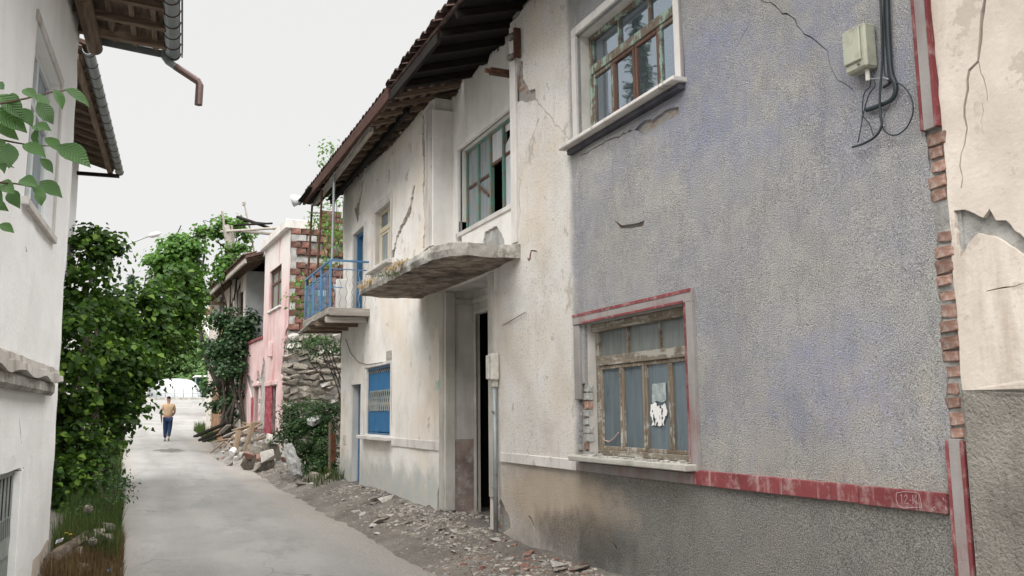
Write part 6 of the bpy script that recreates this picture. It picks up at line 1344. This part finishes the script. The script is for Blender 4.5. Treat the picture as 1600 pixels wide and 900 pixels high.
# fine debris: nobody could count it
def scatter(name, label, n, area, sz, mats, seed, parent=None, bias=None):
    rg = np.random.default_rng(seed); mb = MB()
    for i in range(n):
        x, y = rg.uniform(area[0], area[1]), rg.uniform(area[2], area[3])
        if bias: x = area[0] + (area[1] - area[0]) * rg.random() ** bias
        if noise.noise(Vector((x * 1.7, y * 0.9, seed))) < rg.uniform(-0.5, 0.25): continue
        s = sz * rg.uniform(0.3, 1.0) * (2.0 if rg.random() < 0.06 else 1.0); z = terrain(x, y); a = rg.uniform(0, 6.28); ca, sa = math.cos(a), math.sin(a); h = s * rg.uniform(0.25, 0.7)
        q = [(-1, -0.6), (0.9, -0.8), (1.0, 0.5), (-0.7, 0.9)]; mb.cur = int(rg.integers(0, len(mats)))
        v = [(x + (a_ * ca - b_ * sa) * s * rg.uniform(0.7, 1.1), y + (a_ * sa + b_ * ca) * s * rg.uniform(0.7, 1.1), z - 0.005) for a_, b_ in q]; t_ = [(p[0] * 0.8 + x * 0.2, p[1] * 0.8 + y * 0.2, z + h * rg.uniform(0.5, 1.1)) for p in v]
        mb.add(v + t_, [(4, 5, 6, 7), (0, 1, 5, 4), (1, 2, 6, 5), (2, 3, 7, 6), (3, 0, 4, 7)])
    return tag(obj(name, mb.mesh(recalc=False), [M[k] for k in mats]), label, 'debris', kind='stuff')
scatter('grit', 'fine plaster and tile grit along the foot of the plaster house', 6500, (2.75, 3.96, 6.0, 17.5), 0.02, ['stone_pale', 'stone', 'stone', 'mortar_dark'], 1, bias=0.3)
scatter('grit', 'reddish tile crumbs in front of the sooty render', 2200, (2.6, 3.93, 6.2, 9.4), 0.022, ['tile_chip', 'stone_pale', 'stone'], 2, bias=0.4)
scatter('grit', 'rubble in front of the entrance recess', 1600, (3.3, 4.4, 9.9, 12.4), 0.03, ['stone', 'stone_pale', 'stone', 'mortar_dark'], 3)
scatter('gravel', 'loose gravel along the left edge of the lane', 900, (-0.35, 0.25, 8.5, 26), 0.02, ['stone', 'stone_pale'], 4)
scatter('gravel', 'scattered small stones on the road', 260, (0.2, 2.6, 8.5, 30), 0.012, ['stone', 'mortar_dark'], 5)
scatter('gravel', 'stony fringe between the road and the rubble heap', 4000, (2.75, 4.0, 17.5, 33), 0.045, ['stone_pale', 'stone', 'stone', 'mortar_dark'], 6, bias=0.5)
# the heap below the pink front: stones, planks, bricks
def heap_z(x, y): return terrain(x, y) + 0.74 * math.exp(-((x - 3.45) / 0.62) ** 2 - ((y - 28.2) / 3.4) ** 2)
hm = MB(); nx_, ny_ = 18, 40
for j in range(ny_ + 1):
    for i in range(nx_ + 1):
        x, y = 2.35 + 1.75 * i / nx_, 23.2 + 10.5 * j / ny_; e = min(i, nx_ - i, j, ny_ - j); z = heap_z(x, y) + 0.09 * noise.noise(Vector((x * 3, y * 3, 0))) - (0.18 if e == 0 else 0.03); hm.v.append((x, y, z))
hm.f = [[j * (nx_ + 1) + i, j * (nx_ + 1) + i + 1, (j + 1) * (nx_ + 1) + i + 1, (j + 1) * (nx_ + 1) + i] for j in range(ny_) for i in range(nx_)]; hm.mi = [0] * len(hm.f)
tag(obj('rubble_mound', hm.mesh(recalc=False), M['mortar_dark']), 'mound of crushed mortar under the planks below the pink front', 'rubble', kind='stuff')
for k in range(150):
    y = rr.gauss(27.8, 2.5); x = 3.95 - abs(rr.gauss(0, 0.62)); x = max(2.3, x); y = max(23.4, min(33, y)); sz = rr.uniform(0.07, 0.22) if k > 8 else rr.uniform(0.24, 0.34)
    mm, lb, gp, nm = (('stone_pale', 'pale broken stone in the rubble heap below the pink front', 'pale stones of the rubble heap', 'rubble_stone') if rr.random() < 0.62 else ('stone', 'dark grey stone in the rubble heap below the pink front', 'dark stones of the rubble heap', 'rubble_stone')) if rr.random() < 0.86 else ('tile_chip', 'piece of orange brick in the rubble heap below the pink front', 'brick pieces of the rubble heap', 'brick_piece')
    o = stone_obj(nm, k, M[mm], None, (x, y, heap_z(x, y) + sz * 0.12), (sz * 0.65, sz * rr.uniform(0.4, 0.65), sz * rr.uniform(0.35, 0.6)), (rr.random() * 6, rr.random() * 6, rr.random() * 6)); tag(o, lb, 'stone' if mm != 'tile_chip' else 'brick', gp)
def plank(a, b, w, h, label, m='plank', roll=(0, 0, 1), grp='loose planks on the rubble heap'):
    a, b = Vector(a), Vector(b); L = (b - a).length; o = MB().box(-L / 2, L / 2, -w / 2, w / 2, -h / 2, h / 2).build('plank', M[m], None, 0.006, jitter=0.004, seed=int(L * 100))
    d = (b - a).normalized(); u = Vector(roll); s = u.cross(d).normalized(); u = d.cross(s); o.rotation_euler = Matrix((d, s, u)).transposed().to_euler(); o.location = (a + b) / 2; return tag(o, label, 'plank', grp)
def pk_(a, b, y, w, h, label, y2=None, **k): plank(PY(*a, y), PY(*b, y2 or y), w, h, label, **k)
pk_((383, 706), (396, 660), 25.6, 0.13, 0.04, 'pale plank standing upright on the heap before the crimson jamb', roll=(0.2, -1, 0))
pk_((368, 702), (373, 672), 26.0, 0.14, 0.04, 'short orange brown plank leaning in the middle of the heap', roll=(0.2, -1, 0))
pk_((305, 682), (352, 662), 31.5, 0.18, 0.07, 'long dark beam lying on the far side of the heap', 30.5, m='dark_wood'); pk_((312, 688), (356, 668), 31.0, 0.14, 0.07, 'second dark beam beside the longest one', 30, m='dark_wood'); pk_((318, 690), (350, 678), 30.2, 0.12, 0.05, 'third dark beam nearest the road', 29.5, m='dark_wood')
pk_((352, 682), (384, 668), 28.2, 0.20, 0.04, 'broad bleached board on top of the heap', 27.6, m='grey_wood_x'); pk_((338, 690), (368, 684), 28.0, 0.16, 0.05, 'yellowish board flat on the heap', 27.2); pk_((345, 676), (358, 664), 29, 0.16, 0.03, 'splintered pale board beside the vine stem', 28.6, m='grey_wood_x')
pk_((328, 708), (350, 690), 27.2, 0.05, 0.04, 'thin brown batten slanting down the heap', 27.0); pk_((352, 690), (372, 708), 26.4, 0.05, 0.04, 'thin batten crossing below the standing plank', 26.2); pk_((392, 690), (412, 678), 25.8, 0.06, 0.05, 'grey batten between standing plank and crimson jamb', 25.5, m='grey_wood_x')
pk_((366, 672), (396, 664), 27.0, 0.22, 0.03, 'wide cracked board over the dark gap in the heap', 26.4); pk_((350, 700), (360, 686), 26.8, 0.07, 0.03, 'whitish lath stuck in the stones', 26.6, m='grey_wood_x'); pk_((390, 664), (402, 660), 26.6, 0.2, 0.06, 'stub of timber on the top of the heap', 26.2); pk_((400, 688), (420, 680), 25.4, 0.12, 0.06, 'dark timber end behind the orange bricks', 25.2, m='old_wood_x')
for k in range(16):
    y = rr.uniform(25.4, 31); x = rr.uniform(2.9, 3.75); a = rr.uniform(-0.9, 0.9); L = rr.uniform(0.6, 1.5); z = heap_z(x, y) + rr.uniform(0.06, 0.16); d = Vector((math.sin(a) * 0.9, math.cos(a), rr.uniform(-0.12, 0.3))).normalized() * L / 2
    plank(Vector((x, y, z)) - d, Vector((x, y, z)) + d, rr.uniform(0.06, 0.18), rr.uniform(0.025, 0.05), 'splintered board lying loose among the stones of the rubble heap', rr.choice(('plank', 'grey_wood_x', 'old_wood_x', 'plank')), grp='splintered boards of the rubble heap')
# big blocks of the heap
for px, py, y, sz, mm, lb in ((428, 686, 23.6, 0.45, 'stone_pale', 'pale triangular slab of masonry leaning on the heap beside the shrub'), (418, 712, 22.8, 0.42, 'stone_pale', 'large squared limestone block at the near end of the heap'), (388, 712, 23.6, 0.34, 'tile_chip', 'round orange brick lump at the front of the heap'), (408, 716, 23.0, 0.32, 'tile_chip', 'cracked orange brick beside the limestone block'), (398, 704, 24.2, 0.5, 'stone', 'rounded grey boulder in the heap')):
    c = PY(px, py, y); o = stone_obj('masonry_block', rr.randrange(10), M[mm], None, (c.x, y, c.z), (sz * 0.5, sz * 0.4, sz * 0.38)); tag(o, lb, 'stone')
    stone_obj('rubble_stone', rr.randrange(10), M['stone'], None, (c.x, y + 0.15, (c.z + terrain(c.x, y)) / 2 - 0.05), (sz * 0.55, sz * 0.5, max(0.1, (c.z - terrain(c.x, y)) * 0.7))); tag(bpy.context.scene.collection.objects[-1], 'dark grey stone in the rubble heap below the pink front', 'stone', 'dark stones of the rubble heap')
tag(MB().tube([PY(361, 708, 24.8), PY(367, 702, 24.9)], [0.09, 0.08], 12).build('plastic_pot', simple('white_plastic', (0.68, 0.68, 0.67), 0.5, 0.06, 5, 0.0), None, 0.01), 'white plastic pot tipped over on the rubble heap', 'pot')
# things in the shrub
sk_ = MB(); n = 12; a0, a1 = PY(450, 694, 19.4), PY(464, 742, 19.2)
for k in range(7):
    s = k / 6; c = a0.lerp(a1, s); r0 = 0.09 + 0.05 * math.sin(s * 2.6) 
    for j in range(n):
        th = 2 * math.pi * j / n; w = 1 + 0.22 * noise.noise(Vector((math.cos(th) * 2, math.sin(th) * 2, s * 4))); sk_.v.append((c.x + math.cos(th) * r0 * w, c.y + math.sin(th) * r0 * w * 0.8, c.z + 0.03 * math.sin(th * 3)))
for k in range(6):
    for j in range(n): sk_.f.append([k * n + j, k * n + (j + 1) % n, (k + 1) * n + (j + 1) % n, (k + 1) * n + j])
sk_.f.append(list(range(n))); sk_.f.append([6 * n + j for j in range(n)]); sk_.mi = [0] * len(sk_.f)
tag(sk_.build('sack', simple('sack_cloth', (0.36, 0.36, 0.35), 0.85, 0.35, 9, 0.03, 14), None), 'crumpled pale sack slumped in front of the shrub', 'sack')
c = PY(492, 657, 19.8); o = MB().box(-0.15, 0.15, -0.09, 0.09, -0.07, 0.07).build('foam_block', simple('foam', (0.56, 0.56, 0.54), 0.9, 0.15, 6, 0.0), None, 0.015, jitter=0.012); o.location = c; o.rotation_euler = (0.3, -0.35, 0.5); tag(o, 'white foam block caught in the top of the shrub', 'block')
c = PY(492, 700, 19.5); o = stone_obj('boulder', 3, M['stone'], None, (c.x, 20.1, c.z), (0.30, 0.26, 0.30)); tag(o, 'round pale boulder half hidden by the shrub', 'stone')
for px, py, y, sz in ((495, 748, 18.6, 0.34), (470, 752, 18.4, 0.22), (510, 752, 18.2, 0.26), (480, 744, 18.8, 0.2)):
    c = PY(px, py, y); o = stone_obj('rubble_stone', rr.randrange(10), M['stone'], None, (c.x, y, terrain(c.x, y) + sz * 0.1), (sz * 0.6, sz * 0.5, sz * 0.4)); tag(o, 'flat stone at the foot of the shrub', 'stone', 'stones at the foot of the shrub')
c = PY(519, 695, 18.9); tag(MB().prism([PY(514, 680, 18.9), PY(524, 676, 18.9), PY(525, 712, 18.9), PY(520, 726, 18.9), PY(513, 706, 18.9)], (0.02, 0.05, 0)).build('rusty_sheet', simple('rust_sheet', (0.17, 0.075, 0.04), 0.85, 0.3, 8, 0.004, 30), None), 'bent rusty metal sheet between shrub and house corner', 'sheet')
tag(MB().tube([(3.87, 18.62, 0.3), (3.86, 18.62, 1.45)], 0.03, 7).build('wooden_stake', M['old_wood'], None), 'thin wooden stake upright at the far corner of the plaster house', 'stake')
# left foreground: rotten log, stones, scrap of paper
lg = MB(); p = [PY(78, 880, 10.0), PY(95, 866, 10.4), PY(118, 852, 10.8), PY(138, 838, 11.3)]; lg.tube(p, [0.07, 0.085, 0.075, 0.05], 11); tag(lg.build('rotten_log', simple('rotten_wood', (0.12, 0.095, 0.075), 0.95, 0.35, 6, 0.04, 18), None, jitter=0.02), 'rotten log lying at the corner of the white house', 'log')
for px, py, y, sz, mm, lb in ((112, 860, 10.6, 0.26, 'stone', 'sandy stone beside the rotten log'), (150, 832, 11.6, 0.24, 'stone', 'mossy stone at the end of the rotten log'), (172, 818, 12.2, 0.2, 'stone', 'pale stone in the grass beyond the rotten log'), (130, 880, 10.0, 0.2, 'stone', 'dark stone below the sandy one'), (165, 835, 11.4, 0.18, 'stone', 'flat stone between grass and lane')):
    c = PY(px, py, y); o = stone_obj('verge_stone', rr.randrange(10), M[mm], None, (c.x, y, max(terrain(c.x, y), c.z - 0.03)), (sz * 0.5, sz * 0.45, sz * 0.32)); tag(o, lb, 'stone')
c = PY(86, 850, 10.0); tag(MB().quad(c, c + Vector((0.06, 0.01, 0.02)), c + Vector((0.07, 0.05, 0.05)), c + Vector((0.01, 0.05, 0.03))).quad(c, c + Vector((0.03, -0.02, 0.05)), c + Vector((0.07, 0.0, 0.045)), c + Vector((0.06, 0.01, 0.02))).build('paper_scrap', simple('paper', (0.6, 0.62, 0.66), 0.8, 0.1, 9, 0.0), None), 'crumpled scrap of white paper by the rotten log', 'paper')
c = PY(168, 893, 9.9); tag(MB().tube([c, c + Vector((0.03, 0.01, 0.012))], [0.016, 0.016], 8).build('bottle_cap', simple('cap_blue', (0.05, 0.30, 0.62), 0.4, 0.05, 5, 0.0), None), 'small blue bottle cap in the reddish grass', 'cap')

# ================================================================== FAR THINGS
# polytunnel with low fence
GY = 88.0; gz = terrain(3.6, GY) 
pt_ = thing('polytunnel', 'white plastic polytunnel at the end of the road', 'greenhouse', (3.7, GY, gz))
x0_, x1_ = PY(233, 610, GY).x, PY(314, 610, GY).x; hz = PY(273, 592, GY).z; cx, hw = (x0_ + x1_) / 2, (x1_ - x0_) / 2; n = 20
g_ = MB()
for j, (yy, sc_) in enumerate(((GY - 0.25, 0.90), (GY, 1.0), (GY + 6, 1.0), (GY + 6.3, 0.9))):
    for i in range(n + 1):
        th = math.pi * i / n; ex = 0.62; ca, sa = math.cos(th), math.sin(th); g_.v.append((cx - hw * sc_ * math.copysign(abs(ca) ** ex, ca), yy, gz - 0.3 + (hz - gz + 0.3) * (0.94 + 0.06 * sc_) * abs(sa) ** 0.72 + 0.03 * noise.noise(Vector((i * 0.8, j, 0)))))
for j in range(3):
    for i in range(n): g_.f.append([j * (n + 1) + i, j * (n + 1) + i + 1, (j + 1) * (n + 1) + i + 1, (j + 1) * (n + 1) + i])
g_.f.append(list(range(n + 1))); g_.mi = [0] * len(g_.f)
tm = NT('polythene'); tc = tm.ramp(tm.noise(0.9, 5), [(0.3, (0.38, 0.40, 0.425)), (0.7, (0.50, 0.515, 0.53))]); M['poly'] = tm.done(tm.bsdf(tc, 0.45, tm.bump(tm.noise(1.0, 4, 0.5, tm.scaled((3, 3, 0.6))), 0.15, 0.8), 0.3))
g_.build('cover', M['poly'], pt_, smooth=True)
for k in range(5):
    yy = GY + 0.1 + k * 1.45; MB().tube([(cx - hw * 1.005 * math.copysign(abs(math.cos(math.pi * i / 16)) ** 0.62, math.cos(math.pi * i / 16)), yy, gz - 0.3 + (hz - gz + 0.32) * abs(math.sin(math.pi * i / 16)) ** 0.72) for i in range(17)], 0.03, 5).build('hoop', M['steel'], pt_)
fn = thing('fence', 'low grey wire fence in front of the white polytunnel', 'fence', (3.6, 86.2, terrain(3.6, 86.2)))
for k in range(9):
    x = PY(203 + k * 14, 612, 86.2).x; g0 = terrain(x, 86.2); MB().tube([(x, 86.2, g0 - 0.1), (x, 86.2, g0 + 0.95)], 0.035, 6).build('post', M['steel'], fn)
for z in (0.9, 0.5, 0.15): MB().tube([(PY(203, 612, 86.2).x, 86.2, gz + z), (PY(315, 612, 86.2).x, 86.2, gz + z)], 0.022, 5).build('rail', M['steel'], fn)
x0_, x1_ = PY(186, 612, 86.6).x, PY(232, 612, 86.6).x; lwb = thing('low_wall', 'low whitewashed wall left of the polytunnel', 'wall', ((x0_ + x1_) / 2, 86.6, gz)); MB().box(x0_, x1_, 86.5, 86.75, gz - 0.4, gz + 1.0).build('wall', M['lime'], lwb, 0.03); MB().box(x0_ - 0.05, x1_ + 0.05, 86.45, 86.8, gz + 1.0, gz + 1.1).build('coping', M['concrete'], lwb, 0.02)
kb = MB().box(PY(180, 612, 85.4).x, 9.0, 85.2, 85.7, gz - 0.5, gz + 0.12); tag(kb.build('kerb', M['concrete'], None, 0.02), 'concrete kerb along the far road below the fence', 'kerb')
ct_ = thing('steel_shelter', 'green metal shelter with a pale roof right of the polytunnel', 'shelter', (6.2, 90, gz)); xs0, xs1 = PY(304, 590, 90).x, PY(330, 590, 90).x; zt_ = PY(315, 587, 90).z
MB().box(xs0, xs1, 90, 93, zt_ - 0.12, zt_).build('roof', M['lime'], ct_, 0.02)
for x in (xs0 + 0.1, xs1 - 0.1): MB().box(x - 0.06, x + 0.06, 90.05, 90.17, gz - 0.3, zt_ - 0.12).build('post', M['frame_green'], ct_)
MB().box(xs0 + 0.2, xs1 - 0.2, 92.8, 92.9, gz - 0.3, zt_ - 0.12).build('back_panel', simple('green_sheet', (0.10, 0.22, 0.16), 0.7, 0.15, 2, 0.0), ct_)
# red brick heap on the left
for k in range(46):
    x = -2.2 + abs(rr.gauss(0, 0.9)) * (1 if rr.random() < 0.75 else -1); y = rr.uniform(56, 62); x = min(x, -0.35); sz = rr.uniform(0.2, 0.42); zz = prof(y) + 0.9 * math.exp(-((x + 2.0) / 1.2) ** 2) * rr.random()
    o = stone_obj('brick_rubble', k, M['tile_chip'] if rr.random() < 0.72 else M['stone_pale'], None, (x, y, zz + 0.05), (sz * 0.6, sz * 0.5, sz * 0.4)); tag(o, 'lump of red brick rubble at the left of the far road', 'brick', 'red brick heap by the far road')
# street lamp behind the hazels
c0, c1, c2 = PY(188, 386, 41), PY(232, 369, 41), PY(252, 364, 41)
sl = thing('street_lamp', 'street lamp arm with a pale lamp head above the hazels', 'lamp', (c0.x - 0.4, 41, prof(41)))
MB().tube([(c0.x - 0.4, 41, prof(41) - 0.2), (c0.x - 0.4, 41, c0.z - 0.6), (c0.x - 0.25, 41, c0.z - 0.2), tuple(c0), tuple(c1)], [0.09, 0.07, 0.05, 0.04, 0.03], 8).build('pole', M['steel'], sl, smooth=True)
d = (c2 - c1); MB().tube([c1 - d * 0.05, c1 + d * 0.25, c1 + d * 0.7, c2], [0.04, 0.12, 0.11, 0.03], 10).build('lamp_head', simple('lamp_grey', (0.5, 0.52, 0.53), 0.5, 0.05, 3, 0.0), sl, smooth=True)
# wall lamp at the end of the eave
wl2 = thing('wall_lamp', 'small white metal lamp on the torn end of the eave', 'lamp', tuple(PY(480, 306, 18.45)))
q0, q1 = PY(457, 314, 18.45), PY(476, 309, 18.45); MB().tube([PY(497, 298, 18.45), PY(476, 310, 18.45)], 0.018, 6).build('arm', M['rust'], wl2)
MB().tube([q0, q0.lerp(q1, 0.35), q0.lerp(q1, 0.7), q1], [0.13, 0.11, 0.06, 0.04], 12).build('shade', simple('enamel', (0.62, 0.64, 0.66), 0.4, 0.1, 6, 0.0), wl2, smooth=True)
MB().tube([q1 - Vector((0.08, 0, 0.06)), q1 - Vector((0.02, 0, 0.09))], 0.03, 8).build('bulb_holder', M['porcelain'], wl2)

# ================================================================== THE WALKING MAN
mx, my = PY(261, 690, 38.4).x, 38.4; mz = prof(my) + 0.022
def skinned(name, joints, bones, m, parent, sub=2, root=0):
    me = bpy.data.meshes.new(name); me.from_pydata([j[0] for j in joints], bones, []); o = bpy.data.objects.new('tmp', me); COL.objects.link(o)
    sk2 = o.modifiers.new('s', 'SKIN'); sk2.use_smooth_shade = True
    for i, j in enumerate(joints): v = me.skin_vertices[0].data[i]; v.radius = j[1] if isinstance(j[1], tuple) else (j[1], j[1]); v.use_root = (i == root)
    ss = o.modifiers.new('u', 'SUBSURF'); ss.levels = sub; ss.render_levels = sub
    dg = bpy.context.evaluated_depsgraph_get(); dg.update(); m2 = bpy.data.meshes.new_from_object(o.evaluated_get(dg)); bpy.data.objects.remove(o)
    m2.materials.clear(); m2.polygons.foreach_set('use_smooth', [True] * len(m2.polygons)); return obj(name, m2, m, parent, (mx, my, mz))
mn = thing('person', 'man in a sand coloured shirt and blue jeans walking away up the lane', 'person', (mx, my, mz))
# facing +Y (away); x to his right
J = [((0, 0, 0.93), 0.13), ((0, 0.01, 1.12), 0.125), ((0, 0.02, 1.32), 0.135), ((0, 0.03, 1.45), 0.07), ((0, 0.05, 1.53), 0.05), ((0, 0.075, 1.60), 0.075), ((0, 0.085, 1.68), 0.082), ((0, 0.08, 1.745), 0.055),
     ((-0.19, 0.02, 1.41), 0.06), ((-0.265, -0.02, 1.15), 0.045), ((-0.25, 0.06, 0.93), 0.035), ((-0.235, 0.10, 0.84), 0.03),
     ((0.19, 0.02, 1.41), 0.06), ((0.245, 0.02, 1.15), 0.045), ((0.19, 0.22, 1.02), 0.035), ((0.12, 0.28, 1.0), 0.03),
     ((-0.09, 0.0, 0.86), 0.095), ((-0.085, 0.07, 0.49), 0.062), ((-0.08, 0.06, 0.09), 0.04), ((0.09, 0.0, 0.86), 0.095), ((0.075, -0.02, 0.49), 0.062), ((0.05, -0.14, 0.13), 0.04)]
Bn = [(0, 1), (1, 2), (2, 3), (3, 4), (4, 5), (5, 6), (6, 7), (2, 8), (8, 9), (9, 10), (10, 11), (2, 12), (12, 13), (13, 14), (14, 15), (0, 16), (16, 17), (17, 18), (0, 19), (19, 20), (20, 21)]
skinned('body', J, Bn, M['skin'], mn)
g = lambda i, k=1.0, dz=0.0: ((J[i][0][0], J[i][0][1], J[i][0][2] + dz), (J[i][1] + 0.018) * k)
skinned('shirt', [((0, 0, 0.90), (0.19, 0.135)), ((0, 0.01, 1.12), (0.185, 0.135)), ((0, 0.02, 1.32), (0.21, 0.14)), ((0, 0.03, 1.45), (0.10, 0.085)), g(8, 1.05), ((-0.255, -0.01, 1.20), 0.066), g(12, 1.05), ((0.238, 0.02, 1.20), 0.066)], [(0, 1), (1, 2), (2, 3), (2, 4), (4, 5), (2, 6), (6, 7)], simple('sand_shirt', (0.38, 0.27, 0.175), 0.9, 0.1, 6, 0.0), mn)
skinned('jeans', [((0, 0, 0.90), (0.165, 0.13)), g(16, 1.05), g(17, 1.15), ((J[18][0][0], J[18][0][1], 0.12), 0.062), g(19, 1.05), g(20, 1.15), ((J[21][0][0], J[21][0][1] + 0.02, 0.17), 0.062)], [(0, 1), (1, 2), (2, 3), (0, 4), (4, 5), (5, 6)], simple('blue_denim', (0.015, 0.03, 0.07), 0.9, 0.15, 8, 0.0), mn)
skinned('hair', [((0, 0.05, 1.66), 0.075), ((0, 0.065, 1.72), 0.086), ((0, 0.09, 1.76), 0.07)], [(0, 1), (1, 2)], simple('black_hair', (0.012, 0.010, 0.009), 0.7, 0.2, 20, 0.0), mn)
sh_m = simple('grey_shoe', (0.10, 0.095, 0.09), 0.8, 0.1, 9, 0.0)
skinned('shoe', [((-0.08, 0.02, 0.045), 0.045), ((-0.085, 0.12, 0.04), 0.042), ((-0.09, 0.20, 0.03), 0.028)], [(0, 1), (1, 2)], sh_m, mn); skinned('shoe', [((0.05, -0.17, 0.10), 0.045), ((0.05, -0.08, 0.055), 0.042), ((0.05, 0.0, 0.03), 0.028)], [(0, 1), (1, 2)], sh_m, mn)
for sx, w_, th in ((-1, J[11][0], 0.2), (1, J[15][0], 1.2)):                     # hands: palm, thumb and four fingers
    w = Vector(w_); dr = Vector((0, 0.25, -1)).normalized() if sx < 0 else Vector((-0.8, 0.5, -0.2)).normalized(); s_ = Vector((0, 1, 0.25)).normalized() if sx < 0 else Vector((0, 0.3, 1)).normalized()
    js = [(tuple(w), 0.026), (tuple(w + dr * 0.07), (0.034, 0.02))]; bs = [(0, 1)]
    for f_, (o_, l_) in enumerate(((-0.03, 0.07), (-0.01, 0.08), (0.01, 0.075), (0.03, 0.06))):
        js += [(tuple(w + dr * 0.10 + s_ * o_), 0.010), (tuple(w + dr * (0.10 + l_ * 0.6) + s_ * o_ + Vector((-sx * 0.015, 0, 0))), 0.009)]; k_ = len(js); bs += [(1, k_ - 2), (k_ - 2, k_ - 1)]
    js += [(tuple(w + dr * 0.04 + s_ * 0.04), 0.012), (tuple(w + dr * 0.08 + s_ * 0.055), 0.010)]; k_ = len(js); bs += [(0, k_ - 2), (k_ - 2, k_ - 1)]
    skinned('hand', js, bs, M['skin'], mn, 1)
